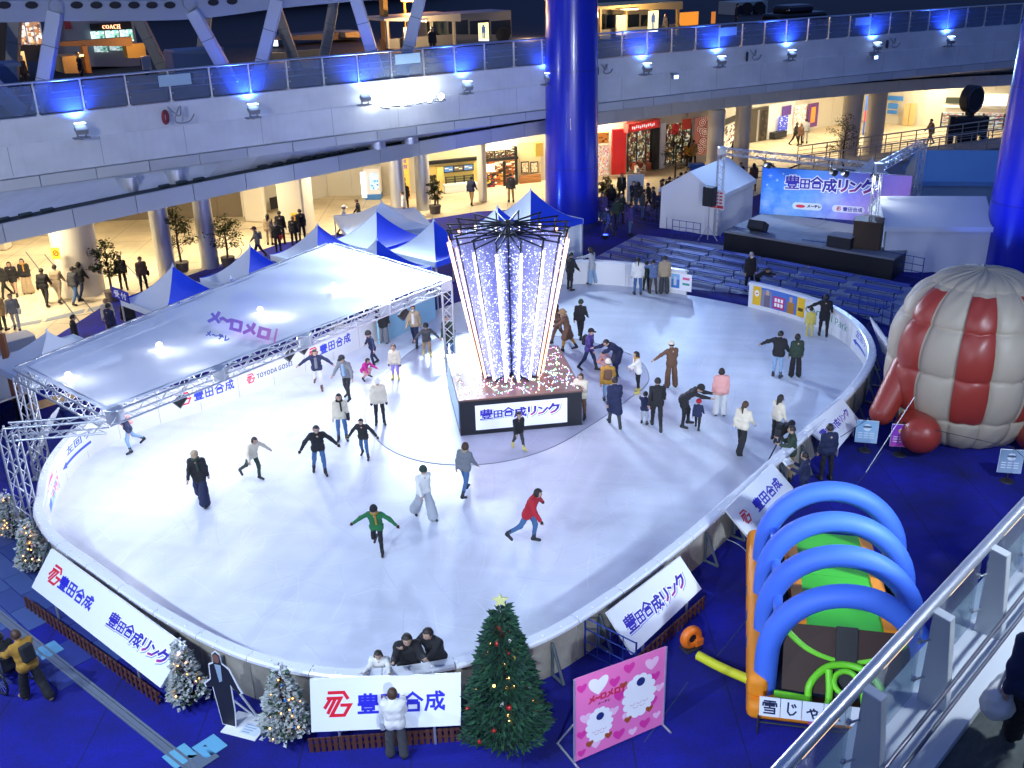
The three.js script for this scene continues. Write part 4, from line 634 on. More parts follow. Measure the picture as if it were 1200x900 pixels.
  // hire counter, table and racks beneath
  const ta = thing('folding_table', 'tan folding table under the left end of the canopy', 'table', at(72, 492), 0.75); mesh('tabletop', rbox(1.8, 0.04, 0.6, 0.01, 0, 0.72, 0), M([0.42, 0.24, 0.10], 0.5), ta); for (const [x, z] of [[0.8, 0.25], [-0.8, 0.25], [0.8, -0.25], [-0.8, -0.25]]) mesh('leg', bar(V(x, 0, z), V(x, 0.72, z), 0.02), mSteel, ta);
  const bx = thing('blue_bin', 'dark blue bin beside the tan folding table', 'bin', at(83, 497), 0.5); mesh('body', cyl(0.2, 0.26, 0.6, 14), M([0.01, 0.02, 0.12], 0.5), bx); mesh('rim', new THREE.TorusGeometry(0.26, 0.025, 6, 18).rotateX(Math.PI / 2).translate(0, 0.6, 0), M([0.01, 0.02, 0.1], 0.5), bx);
  const pd = thing('brown_post', 'rusty brown post under the far left canopy corner', 'post', at(25, 492)); mesh('shaft', rbox(0.2, 3.0, 0.16, 0.02, 0, 1.5, 0), M([0.2, 0.07, 0.025], 0.7), pd); mesh('foot', box(0.5, 0.04, 0.5, 0, 0.02, 0), mGrey, pd);
  const sc = thing('glass_screen', 'low framed glass screen at the left edge beside the truss', 'screen', at(8, 507), 0.9); mesh('pane', box(2.2, 0.9, 0.015, 0, 0.6, 0), mSmoke, sc); mesh('frame', [box(2.3, 0.05, 0.05, 0, 1.06, 0), box(2.3, 0.05, 0.05, 0, 0.14, 0), box(0.05, 1.1, 0.05, -1.12, 0.55, 0), box(0.05, 1.1, 0.05, 1.12, 0.55, 0)], mAlu, sc);
  const cb = thing('grey_cabinet', 'pale grey cabinet wall behind the canopy at the left edge', 'cabinet', at(8, 462), 0.75); for (let i = 0; i < 3; i++) mesh('door', rbox(0.94, 1.9, 0.05, 0.01, i * 0.96 - 1.2, 1, 0.42), M([0.34, 0.38, 0.45], 0.5), cb); mesh('body', box(2.9, 1.95, 0.8, -0.24, 0.98, 0), M([0.3, 0.33, 0.4], 0.5), cb);
  const wc = at(470, 396); const ct = thing('hire_counter', 'pale blue hire counter under the far canopy end', 'counter', at(478, 388), 0.95); mesh('front', rbox(3.4, 0.95, 0.1, 0.02, 0, 0.48, 0), M([0.3, 0.55, 0.68], 0.5), ct); mesh('worktop', rbox(3.5, 0.05, 0.6, 0.015, 0, 0.98, -0.25), mWhite, ct);
}
// ---------------------------------------------------------------- pop-up tents
const mTentW = new THREE.MeshPhysicalMaterial({ color: new THREE.Color().setRGB(0.74, 0.82, 0.9), roughness: 0.7, transmission: 0.12, thickness: 0, side: THREE.DoubleSide }), mTentB = M([0.012, 0.06, 0.72], 0.6, 0, { side: THREE.DoubleSide });
function tent(p, turn, label, o = {}) {
  const S = o.s ?? 1.5, E = o.e ?? 2.1, P = o.p ?? 3.3, t = thing('pop_up_tent', label, 'tent', up(p, 0), turn);
  for (let k = 0; k < 4; k++) {
    const m = (o.c ?? [0, 1, 0, 1])[k] ? mTentW : mTentB, g = new THREE.Group(), n = 14, pos = [], ix = []; g.name = 'side'; g.rotation.y = k * Math.PI / 2;
    for (let i = 0; i <= n; i++) for (let j = 0; j <= n; j++) { const r = i / n, x = (j / n * 2 - 1) * S * r, edgeK = Math.abs(j / n * 2 - 1), sag = (1 - edgeK ** 2) * r * 0.09 * (1 - 0.3 * r), y = E + (P - E) * Math.pow(1 - r, 1.75) - sag + 0.018 * Math.sin(j * 3.1 + k) * r * (1 - r) * 2; pos.push(x, y + (i === n ? 0.0 : 0), S * r - sag * 0.3); if (i < n && j < n) { const a = i * (n + 1) + j; ix.push(a, a + n + 1, a + 1, a + 1, a + n + 1, a + n + 2); } }
    const q = new THREE.BufferGeometry(); q.setAttribute('position', new THREE.Float32BufferAttribute(pos, 3)); q.setIndex(ix); q.computeVertexNormals();
    const rp = mesh('roof_panel', q, m, t); rp.rotation.y = k * Math.PI / 2;
    const val = mesh('valance', [new THREE.BoxGeometry(2 * S, 0.24, 0.012, 10, 1, 1).translate(0, E - 0.1, S - 0.02)], m, t); val.rotation.y = k * Math.PI / 2;
    const lg = mesh('leg', [box(0.05, E, 0.05, S - 0.04, E / 2, S - 0.04)], mAlu, t); lg.rotation.y = k * Math.PI / 2;
    if (o.walls && o.walls[k]) { const w = mesh('side_wall', new THREE.PlaneGeometry(2 * S - 0.06, E - 0.2, 24, 4), mTentW, t), a = w.geometry.attributes.position; for (let i = 0; i < a.count; i++) a.setZ(i, 0.05 * Math.sin(a.getX(i) * 7 + k) * (0.6 - a.getY(i) * 0.2)); w.geometry.computeVertexNormals(); w.geometry.translate(0, (E - 0.2) / 2 + 0.02, S - 0.08); w.rotation.y = k * Math.PI / 2; }
  }
  mesh('finial', cyl(0.06, 0.0, 0.16, 8, 0, P - 0.04, 0), mTentW, t);
  return t;
}
const TT = Math.atan2(0.75, 0.66);   // tent rows run along the canopy
const row = Math.atan2(0.752, 0.659);
[[202, 310, 'tent with plain deep blue side at the left end of the rear row', {}], [293, 287, 'second rear tent with a deep blue side from the left'], [372, 262, 'third rear tent from the left, folds in its blue side'], [441, 246, 'rear tent with blue creased side in front of the sushi sign'],
  [270, 324, 'small peaked front tent at the left behind the canopy'], [362, 302, 'small peaked front tent in the middle behind the canopy'], [441, 279, 'front tent with dark blue side above the canopy far corner'], [508, 257, 'tent with blue side just left of the light tower'], [583, 241, 'tent with blue top directly behind the light tower']].forEach(([u, v, label, o]) => tent(at(u, v, 3.35), row, label, o ?? {}));
tent(at(622, 222, 3.5), row - 0.12, 'tent with a white wall and blue roof beside the big blue pole', { p: 3.5, walls: [1, 1, 0, 0], s: 1.7 });
tent(at(447, 237, 3.0), 0.3, 'plain white low tent behind the rear tent row', { c: [1, 1, 1, 1], p: 3.0, s: 2.0 });
tent(at(55, 388, 3.0), row, 'plain white tent peeking over the left canopy corner', { c: [1, 1, 1, 1], p: 3.0 });
{ // reception flag on the first tent
  const a = at(132, 348, 2.15), b = at(152, 356, 2.1), t = thing('reception_banner', 'small blue banner with white lettering on the left tent', 'banner'), d = V(0, 0.42, 0);
  mesh('cloth', slabOf(a, b, b.clone().add(d), a.clone().add(d), 0.02), M([0.01, 0.03, 0.5], 0.6), t);
  mesh('print', faceOf(a, b, b.clone().add(d), a.clone().add(d), 0.006), new THREE.MeshStandardMaterial({ map: tex(160, 80, (g, w, h) => { g.fillStyle = '#1028a8'; g.fillRect(0, 0, w, h); kanji(g, '受付', 22, 14, 52, 14, 6, '#fff'); }), roughness: 0.6 }), t);
}
// ---------------------------------------------------------------- blue poles of the glass roof
const mPole = new THREE.MeshPhysicalMaterial({ color: new THREE.Color().setRGB(0.006, 0.018, 0.42), roughness: 0.3, clearcoat: 0.6, clearcoatRoughness: 0.15 });
for (const [c, r0, r1, H, label] of [[at(670, 262), 1.42, 1.12, 24, 'huge glossy blue pole rising behind the light tower'], [at(1172, 322).add(V(0.9, 0, -0.5)), 1.5, 1.2, 24, 'huge glossy blue pole at the right edge of the plaza']]) {
  const t = thing('blue_pole', label, 'pole', up(c, 0)); mesh('shaft', cyl(r0, r1, H, 48), mPole, t); mesh('foot_ring', cyl(r0 + 0.12, r0 + 0.06, 0.25, 48), M([0.01, 0.015, 0.12], 0.5), t);
  for (const k of [0.13, 0.33, 0.52, 0.71]) mesh('joint_line', cyl(r0 + (r1 - r0) * k + 0.006, r0 + (r1 - r0) * k + 0.006, 0.025, 48, 0, H * k, 0), M([0.004, 0.008, 0.1], 0.5), t);
  mesh('rung', [bar(V(-0.15, 5.2, r0), V(-0.15, 5.2, r0 + 0.12), 0.03), bar(V(-0.15, 5.7, r0), V(-0.15, 5.7, r0 + 0.1), 0.03), bar(V(-0.15, 5.2, r0 + 0.1), V(-0.15, 5.7, r0 + 0.1), 0.025)], mAlu, t);
}
for (const [x, y, z, tx, tz, I] of [[-3.5, 0.3, -48.5, 2.6, -52.6, 140], [4.9, 0.3, -50.2, 3.4, -52.3, 24], [17.5, 0.3, -40.5, 21.5, -41.8, 150], [20.5, 0.3, -38.6, 21.8, -41.5, 60]]) {  // blue uplights added to brighten the poles
  const t = thing('added_pole_uplight', `small added blue ground uplight ${tx > 10 ? 'near the right edge pole' : 'near the big middle pole'}${I > 100 ? ' on its left' : ' on its front right'}`, 'uplight', V(x, 0, z)); mesh('body', cyl(0.12, 0.16, 0.22, 14), mBlack, t); mesh('lamp_lens', cyl(0.13, 0.13, 0.015, 14, 0, 0.22, 0), glow('#2040ff', 6), t);
  spot('added_pole_beam', V(x, y, z), V(tx, 6.5, tz), I, new THREE.Color(0.06, 0.14, 1), 0.75, 0.8, 6);
}
// ---------------------------------------------------------------- stage
const S0 = at(848, 270, 1), S1 = at(1012, 297, 1), sx = S1.clone().sub(S0).setY(0).normalize(), sz = V(-sx.z, 0, sx.x), sTurn = -Math.atan2(sx.z, sx.x), SL = 8.2, SD = 4.4;
const onStage = (x, y, z) => up(S0, y).addScaledVector(sx, x).addScaledVector(sz, z);
{
  const t = thing('stage', 'low stage with grey floor and black skirt facing the benches', 'stage', onStage(SL / 2, 0, -SD / 2), sTurn);
  for (let i = 0; i < 5; i++) for (let j = 0; j < 3; j++) mesh('deck_panel', rbox(SL / 5 - 0.01, 0.1, SD / 3 - 0.01, 0.01, (i - 2) * SL / 5, 0.95, (j - 1) * SD / 3), M([0.2 + 0.015 * ((i + j) % 2), 0.22, 0.25], 0.6), t);
  mesh('skirt', [box(SL - 0.06, 0.9, 0.04, 0, 0.45, SD / 2 - 0.04), box(0.04, 0.9, SD - 0.1, -SL / 2 + 0.05, 0.45, 0), box(0.04, 0.9, SD - 0.1, SL / 2 - 0.05, 0.45, 0)], mBlack, t);
  const bd = thing('stage_backdrop', 'sky blue to pink printed backdrop with the rink name', 'backdrop'), a = at(890, 250, 1.0), b = at(1062, 263, 1.0), hh = V(0, hgt(a, 196) - 1, 0);
  mesh('frame', slabOf(a.clone().addScaledVector(sz, -0.03), b.clone().addScaledVector(sz, -0.03), b.clone().addScaledVector(sz, -0.03).add(hh), a.clone().addScaledVector(sz, -0.03).add(hh), 0.12), mDark, bd);
  const tb = tex(1024, 352, (g, w, h) => {
    const gr = g.createLinearGradient(0, 0, w, h); gr.addColorStop(0, '#1a6ef0'); gr.addColorStop(0.35, '#5fa0f4'); gr.addColorStop(0.6, '#8f8ff0'); gr.addColorStop(1, '#d894e0'); g.fillStyle = gr; g.fillRect(0, 0, w, h);
    for (let i = 0; i < 260; i++) { const x = rnd() * w, y = h * (0.35 + 0.7 * Math.pow(rnd(), 0.8)), r = 12 + rnd() * 46; g.fillStyle = `rgba(${x > w * 0.55 ? '240,205,250' : '225,238,255'},0.07)`; g.beginPath(); g.arc(x, y, r, 0, 7); g.fill(); }
    g.strokeStyle = 'rgba(255,255,255,0.8)'; g.lineWidth = 2; for (const [x, y, s] of [[60, 60, 20], [110, 90, 12], [40, 130, 10], [150, 40, 9]]) for (let k = 0; k < 3; k++) { g.beginPath(); g.moveTo(x - s * Math.cos(k * 1.05), y - s * Math.sin(k * 1.05)); g.lineTo(x + s * Math.cos(k * 1.05), y + s * Math.sin(k * 1.05)); g.stroke(); }
    rinkLogo(g, 170, 50, 640);
    g.fillStyle = 'rgba(255,255,255,0.75)'; g.beginPath(); g.roundRect(232, 246, 210, 52, 26); g.roundRect(512, 246, 224, 52, 26); g.fill();
    g.fillStyle = '#e0344a'; g.beginPath(); g.ellipse(290, 274, 34, 12, 0, 0, 7); g.fill(); kanji(g, 'メ〜テレ', 338, 258, 22, 3, 5, '#1c2438'); company(g, 540, 254, 36, '#c02840'); kanji(g, '豊田合成', 588, 257, 30, 4, 4, '#3038a0');
  });
  mesh('print', faceOf(a, b, b.clone().add(hh), a.clone().add(hh)), new THREE.MeshStandardMaterial({ map: tb, roughness: 0.6 }), bd);
  const f = thing('stage_truss', 'silver lattice goal truss over the stage front', 'truss frame'), l = at(840, 278), r = at(1017, 306), bl2 = at(882, 253), br2 = at(1068, 268);
  for (const p of [l, r]) truss(f, up(p, 0.05), up(p, 4.3), 0.3, 'truss_leg'); truss(f, up(l, 4.3), up(r, 4.3), 0.3); truss(f, up(br2, 0.05), up(br2, 4.3), 0.3, 'truss_leg'); truss(f, up(r, 4.3), up(br2, 4.3), 0.3);
  for (const p of [l, r]) mesh('corner_block', rbox(0.36, 0.4, 0.36, 0.03, p.x, 4.3, p.z), mAlu, f);
  [0.3, 0.72, 0.79, 0.97].forEach((x, i) => { const p = lerpV(up(l, 3.9), up(r, 3.9), x); spot('stage_spotlight_beam', p.clone().addScaledVector(sz, 0.3), onStage(1 + 2.2 * i, 1.6, -SD + 0.3), 18, new THREE.Color(0.82, 0.9, 1), 0.85, 0.8, 6); const c = thing('stage_spotlight', ['black lamp hung left on the stage truss', 'black lamp hung right of centre on the stage truss', 'black lamp next to another near the right truss leg', 'black lamp at the right end behind the stage truss'][i], 'spotlight', p, sTurn + 3, 'lamps on the stage truss'); mesh('can', cyl(0.12, 0.17, 0.34, 12).rotateX(1.9), mBlack, c); mesh('yoke', cyl(0.02, 0.02, 0.4, 6, 0, 0.05, 0), mBlack, c); });
  [[up(l, 1.95).addScaledVector(sz, 0.2), 'red and white notice on the left stage truss leg'], [up(r, 1.75).addScaledVector(sz, 0.2), 'red and white notice on the right stage truss leg']].forEach(([p, label]) => { const n = thing('notice_board', label, 'notice', p, sTurn); mesh('plate', rbox(0.85, 0.95, 0.02, 0.01), mWhite, n); mesh('print', faceOf(V(-0.42, -0.47, 0.012), V(0.42, -0.47, 0.012), V(0.42, 0.47, 0.012), V(-0.42, 0.47, 0.012)), new THREE.MeshStandardMaterial({ map: tex(96, 108, (g, w, h) => { g.fillStyle = '#f0e8ea'; g.fillRect(0, 0, w, h); g.fillStyle = '#c8303c'; for (let i = 0; i < 12; i++) g.fillRect(12 + (i % 3) * 26, 10 + Math.floor(i / 3) * 19, 18, 9); g.fillRect(6, 86, 84, 16); }), roughness: 0.5 }), n); });
  const mk = (p, turn, label, tall) => { const s = thing('loudspeaker', label, 'loudspeaker', p, turn); mesh('cabinet', tall ? rbox(0.55, 0.95, 0.5, 0.04, 0, 2.2, 0) : rbox(0.85, 0.45, 0.55, 0.05, 0, 0.24, 0).rotateX(-0.5).translate(0, 0.05, 0), mBlack, s); mesh('grille', tall ? rbox(0.48, 0.85, 0.02, 0.01, 0, 2.2, 0.26) : rbox(0.75, 0.36, 0.02, 0.01, 0, 0.25, 0.29).rotateX(-0.5).translate(0, 0.05, 0), mDark, s); if (tall) { mesh('stand_pole', cyl(0.03, 0.03, 1.75, 8), mAlu, s); for (let k = 0; k < 3; k++) mesh('leg', bar(V(0, 0.7, 0), V(0.55 * Math.cos(k * 2.1), 0.02, 0.55 * Math.sin(k * 2.1)), 0.018), mAlu, s); } };
  mk(onStage(1.4, 1, -0.6), sTurn, 'black monitor speaker lying on the left stage front', 0); mk(at(829, 281), sTurn, 'black speaker on a tripod left of the stage', 1); mk(at(1038, 306), sTurn, 'black speaker on a stand right of the stage', 1);
  const lc = thing('lectern', 'brown wooden lectern at the right stage front', 'lectern', onStage(6.6, 1, -0.9), sTurn + 0.2); mesh('body', rbox(1.2, 1.3, 0.6, 0.03, 0, 0.65, 0), M([0.07, 0.04, 0.02], 0.5), lc); mesh('desk', rbox(1.25, 0.06, 0.7, 0.02, 0, 1.32, 0).rotateX(0.12), M([0.1, 0.06, 0.03], 0.5), lc);
  const st = thing('stage_box', 'low black box beside the lectern on the stage', 'box', onStage(5.6, 1, -0.5), sTurn); mesh('body', rbox(1.1, 0.5, 0.7, 0.03, 0, 0.25, 0), mDark, st); mesh('lid', rbox(1.14, 0.04, 0.74, 0.015, 0, 0.52, 0), mGrey, st);
}
function house(p, turn, w, d, e, ridge, roofM, wallM, label, open) { // gabled white marquee, ridge along x
  const t = thing('marquee', label, 'tent', up(p, 0), turn), x = w / 2, z = d / 2;
  const wall = (a, b, h) => { const n = 20, g = new THREE.PlaneGeometry(a.distanceTo(b), h, n, 3), q = g.attributes.position; for (let i = 0; i < q.count; i++) q.setZ(i, 0.05 * Math.sin(q.getX(i) * 5 + w) * (0.5 - q.getY(i) / h)); g.computeVertexNormals(); g.translate(0, h / 2, 0); const m = mesh('side_wall', g, wallM, t); m.position.copy(lerpV(a, b, 0.5)); m.rotation.y = -Math.atan2(b.z - a.z, b.x - a.x); };
  wall(V(-x, 0, z), V(x, 0, z), e); wall(V(x, 0, -z), V(-x, 0, -z), e); if (!open) wall(V(x, 0, z), V(x, 0, -z), e); wall(V(-x, 0, -z), V(-x, 0, z), e);
  for (const s of [1, -1]) { mesh('gable', quads([[V(s * x, e, s * z), V(s * x, e, -s * z), V(s * x, ridge, 0), V(s * x, ridge, 0)]]), wallM, t); const f = (s > 0 ? [V(-x - 0.1, e - 0.05, z + 0.12), V(x + 0.1, e - 0.05, z + 0.12), V(x + 0.1, ridge + 0.02, 0), V(-x - 0.1, ridge + 0.02, 0)] : [V(x + 0.1, e - 0.05, -z - 0.12), V(-x - 0.1, e - 0.05, -z - 0.12), V(-x - 0.1, ridge + 0.02, 0), V(x + 0.1, ridge + 0.02, 0)]); mesh('roof_panel', slabOf(...f, 0.02), roofM, t); mesh('valance', box(w + 0.2, 0.22, 0.015, 0, e - 0.12, s * (z + 0.12)), roofM, t); }
  for (const [a, b] of [[x, z], [-x, z], [x, -z], [-x, -z]]) mesh('leg', box(0.06, e, 0.06, a - Math.sign(a) * 0.06, e / 2, b - Math.sign(b) * 0.06), mAlu, t);
  return t;
}
const mTentW2 = M([0.82, 0.84, 0.86], 0.7, 0, { side: THREE.DoubleSide }), mTentS = M([0.20, 0.42, 0.68], 0.7, 0, { side: THREE.DoubleSide }), mTentT = M([0.32, 0.45, 0.5], 0.7, 0, { side: THREE.DoubleSide });
{ const c = lerpV(at(788, 276), at(872, 262), 0.5).add(V(0.1, 0, -1.3)); house(c, sTurn + Math.PI / 2 + 0.06, 4.2, 3.2, 2.1, 3.1, mTentW2, mTentW2, 'white gabled marquee left of the stage'); }
{ const c = lerpV(at(1026, 312), at(1140, 326), 0.5).add(V(0.6, 0, -1.6)); house(c, -0.12, 4.4, 3.4, 2.1, 3.0, mTentW2, mTentW2, 'white marquee with hanging walls right of the stage'); }
{ const c = at(1128, 262).add(V(0.2, 0, -1.7)); house(c, -0.15, 4.6, 3.4, 2.2, 3.4, mTentS, mTentT, 'blue roofed marquee behind the white one at right'); }
tent(at(1022, 186, 3.3), 0.6, 'small pale tent behind the stage backdrop', { c: [1, 1, 1, 1] });
// ---------------------------------------------------------------- benches before the stage
struct('bench_floor', flat([[690, 306], [748, 275], [842, 287], [1016, 320], [1096, 346], [1090, 398], [1015, 374], [965, 352], [880, 346], [800, 338], [725, 316]].map(([u, v]) => { const p = at(u, v); return [p.x, p.z]; }).reverse(), 0.012, 1), M([0.30, 0.33, 0.46], 0.7));
{
  const mB = M([0.04, 0.07, 0.36], 0.55), proto = thing('trestle_bench', '', 'bench', V(0, 0, 0), 0, 'rows of benches before the stage');
  for (const z of [-0.1, 0.1]) mesh('seat_plank', rbox(2.05, 0.04, 0.18, 0.008, 0, 0.45, z), mB, proto);
  for (const x of [-0.75, 0.75]) { mesh('leg', [bar(V(x, 0.43, -0.12), V(x - 0.1, 0.01, 0.14), 0.02, 5), bar(V(x, 0.43, 0.12), V(x - 0.1, 0.01, -0.14), 0.02, 5)], M([0.03, 0.04, 0.12], 0.5), proto); }
  mesh('brace', bar(V(-0.8, 0.3, 0), V(0.7, 0.3, 0), 0.015, 4), M([0.03, 0.04, 0.12], 0.5), proto);
  const A = at(752, 277, 0.45), B = at(703, 302, 0.45), C = at(1042, 331, 0.45), rowD = B.clone().sub(A).divideScalar(4), col = C.clone().sub(A), cl = col.length(); col.normalize();
  const bt = -Math.atan2(col.z, col.x); let i = 0;
  const rn = ['rearmost', 'second', 'third', 'fourth', 'front'], cn = ['first', 'second', 'third', 'fourth', 'fifth', 'detached right'];
  for (let r = 0; r < 5; r++) for (let c = 0; c < 6; c++) {
    const p = A.clone().addScaledVector(rowD, r).addScaledVector(col, 0.8 + (c < 5 ? c * 2.25 : cl - 1.0)).setY(0.006);
    if (insidePt(p.x, p.z) || insidePt(p.x + 0.8, p.z + 0.6)) continue;
    const lab = `blue bench in the ${rn[r]} row from the stage, ${cn[c]} place from the left`;
    if (i++) copyOf(proto, p, bt + rr(-0.03, 0.03), lab); else { proto.position.copy(p); proto.rotation.y = bt; proto.userData.label = lab; }
  }
}
// ---------------------------------------------------------------- blue mesh barriers
function fence(us, label, H = 1.05) {
  const t = thing('crowd_barrier', label, 'barrier'), m = M([0.02, 0.05, 0.3], 0.45, 0.3), p = us.map(([u, v]) => at(u, v));
  for (let i = 0; i < p.length - 1; i++) {
    const a = p[i], b = p[i + 1], n = Math.max(1, Math.round(a.distanceTo(b) / 1.8));
    for (let k = 0; k < n; k++) { const q = lerpV(a, b, k / n + 0.01), r = lerpV(a, b, (k + 1) / n - 0.01), f = [bar(up(q, 0.02), up(q, H), 0.022, 5), bar(up(r, 0.02), up(r, H), 0.022, 5)]; for (const h of [0.12, 0.4, 0.7, H - 0.02]) f.push(bar(up(q, h), up(r, h), 0.016, 5)); for (let j = 1; j < 4; j++) f.push(bar(up(lerpV(q, r, j / 4), 0.12), up(lerpV(q, r, j / 4), H), 0.013, 4)); mesh('barrier_panel', f, m, t); }
  }
}
fence([[787, 281], [820, 286]], 'blue mesh barrier before the left marquee'); fence([[858, 290], [899, 298]], 'blue mesh barrier at the left stage front'); fence([[938, 306], [986, 313]], 'blue mesh barrier at the right stage front'); fence([[1030, 320], [1080, 330]], 'blue mesh barrier before the right marquee');
fence([[1004, 372], [1084, 400]], 'blue mesh barrier between the benches and the right rink end'); fence([[705, 253], [782, 268]], 'low blue rope barrier before the waiting crowd', 0.9); fence([[685, 768], [745, 800]], 'blue step rail beside the rink name board', 1.0);
// ---------------------------------------------------------------- smooth bodies: a distance field meshed by surface nets
function nets(f, lo, hi, c) {
  const nx = Math.ceil((hi.x - lo.x) / c) + 1, ny = Math.ceil((hi.y - lo.y) / c) + 1, nz = Math.ceil((hi.z - lo.z) / c) + 1, val = new Float32Array(nx * ny * nz), id = new Int32Array(nx * ny * nz).fill(-1), pos = [], ix = [];
  const I = (x, y, z) => (z * ny + y) * nx + x;
  for (let z = 0; z < nz; z++) for (let y = 0; y < ny; y++) for (let x = 0; x < nx; x++) val[I(x, y, z)] = f(lo.x + x * c, lo.y + y * c, lo.z + z * c);
  const E = [[0, 1], [2, 3], [4, 5], [6, 7], [0, 2], [1, 3], [4, 6], [5, 7], [0, 4], [1, 5], [2, 6], [3, 7]], v = new Float32Array(8);
  for (let z = 0; z < nz - 1; z++) for (let y = 0; y < ny - 1; y++) for (let x = 0; x < nx - 1; x++) {
    let m = 0; for (let k = 0; k < 8; k++) { v[k] = val[I(x + (k & 1), y + ((k >> 1) & 1), z + (k >> 2))]; if (v[k] < 0) m |= 1 << k; }
    if (m === 0 || m === 255) continue;
    let px = 0, py = 0, pz = 0, n = 0;
    for (const [a, b] of E) if ((v[a] < 0) !== (v[b] < 0)) { const t = v[a] / (v[a] - v[b]); px += (a & 1) + ((b & 1) - (a & 1)) * t; py += ((a >> 1) & 1) + (((b >> 1) & 1) - ((a >> 1) & 1)) * t; pz += (a >> 2) + ((b >> 2) - (a >> 2)) * t; n++; }
    id[I(x, y, z)] = pos.length / 3; pos.push(lo.x + (x + px / n) * c, lo.y + (y + py / n) * c, lo.z + (z + pz / n) * c);
  }
  const quad = (a, b, d, e, flip) => { if (a < 0 || b < 0 || d < 0 || e < 0) return; flip ? ix.push(a, b, d, a, d, e) : ix.push(a, d, b, a, e, d); };
  for (let z = 1; z < nz - 1; z++) for (let y = 1; y < ny - 1; y++) for (let x = 1; x < nx - 1; x++) {
    const s = val[I(x, y, z)] < 0;
    if (s !== val[I(x + 1, y, z)] < 0) quad(id[I(x, y - 1, z - 1)], id[I(x, y, z - 1)], id[I(x, y, z)], id[I(x, y - 1, z)], s);
    if (s !== val[I(x, y + 1, z)] < 0) quad(id[I(x - 1, y, z - 1)], id[I(x - 1, y, z)], id[I(x, y, z)], id[I(x, y, z - 1)], s);
    if (s !== val[I(x, y, z + 1)] < 0) quad(id[I(x - 1, y - 1, z)], id[I(x, y - 1, z)], id[I(x, y, z)], id[I(x - 1, y, z)], s);
  }
  const g = new THREE.BufferGeometry(); g.setAttribute('position', new THREE.Float32BufferAttribute(pos, 3)); g.setIndex(ix); g.computeVertexNormals(); return g;
}
const smin = (a, b, k) => { const h = Math.max(k - Math.abs(a - b), 0) / k; return Math.min(a, b) - h * h * k * 0.25; };
function capsules(list, c, k = 0.04, extra) { // list of [a, b, ra, rb] -> one continuous tapered surface
  const lo = V(9, 9, 9), hi = V(-9, -9, -9), pre = list.map(([a, b, ra, rb = ra]) => { const r = Math.max(ra, rb) + 2 * c; for (const p of [a, b]) { lo.min(V(p.x - r, p.y - r, p.z - r)); hi.max(V(p.x + r, p.y + r, p.z + r)); } const d = b.clone().sub(a); return [a.x, a.y, a.z, d.x, d.y, d.z, 1 / Math.max(d.lengthSq(), 1e-9), ra, rb - ra]; });
  return nets((x, y, z) => {
    let m = 1e3;
    for (const q of pre) { const px = x - q[0], py = y - q[1], pz = z - q[2], t = Math.min(1, Math.max(0, (px * q[3] + py * q[4] + pz * q[5]) * q[6])), ex = px - q[3] * t, ey = py - q[4] * t, ez = pz - q[5] * t; m = smin(m, Math.sqrt(ex * ex + ey * ey + ez * ez) - q[7] - q[8] * t, k); }
    return extra ? extra(m, x, y, z) : m;
  }, lo, hi, c);
}

// ---------------------------------------------------------------- christmas trees
function sprigs(H, R, n, leaf, wide, bare = 0.12) { // many short needle sprays on a cone
  const pos = [], nor = [], tri = (a, b, c) => { const q = b.clone().sub(a).cross(c.clone().sub(a)).normalize(); for (const p of [a, b, c]) { pos.push(p.x, p.y, p.z); nor.push(q.x, q.y, q.z); } };
  for (let i = 0; i < n; i++) {
    const y = 1 - Math.sqrt(rnd()) * (1 - 0.02), tier = 0.80 + 0.24 * (1 - ((y * 9) % 1)), r = R * (1 - y) * tier * (0.55 + 0.5 * Math.sqrt(rnd())) + 0.03, a = rnd() * 6.283, o0 = 0.8 + 0.34 * vn(a * 2.2 + y * 3, y * 11, 64), o = V(Math.cos(a) * r * o0, bare * H + y * H * (1 - bare) + rr(-0.03, 0.03), Math.sin(a) * r * o0);
    const out = V(Math.cos(a) + rr(-0.5, 0.5), rr(-0.25, 0.55), Math.sin(a) + rr(-0.5, 0.5)).normalize(), L = leaf * rr(0.7, 1.25), tip = o.clone().addScaledVector(out, L), sd = V(rr(-1, 1), rr(-1, 1), rr(-1, 1)).cross(out).normalize().multiplyScalar(L * wide), sd2 = sd.clone().cross(out).normalize().multiplyScalar(L * wide), mid = lerpV(o, tip, 0.45);
    tri(mid.clone().add(sd), tip, mid.clone().sub(sd)); tri(o, mid.clone().add(sd), mid.clone().sub(sd)); tri(mid.clone().add(sd2), tip, mid.clone().sub(sd2));
  }
  const g = new THREE.BufferGeometry(); g.setAttribute('position', new THREE.Float32BufferAttribute(pos, 3)); g.setAttribute('normal', new THREE.Float32BufferAttribute(nor, 3)); return g;
}
const mNeedle = [M([0.012, 0.055, 0.035], 0.8, 0, { side: THREE.DoubleSide }), M([0.018, 0.085, 0.04], 0.8, 0, { side: THREE.DoubleSide }), M([0.008, 0.035, 0.028], 0.8, 0, { side: THREE.DoubleSide })], mFrost = [M([0.46, 0.5, 0.47], 0.85, 0, { side: THREE.DoubleSide }), M([0.56, 0.58, 0.57], 0.85, 0, { side: THREE.DoubleSide }), M([0.08, 0.14, 0.08], 0.85, 0, { side: THREE.DoubleSide })];
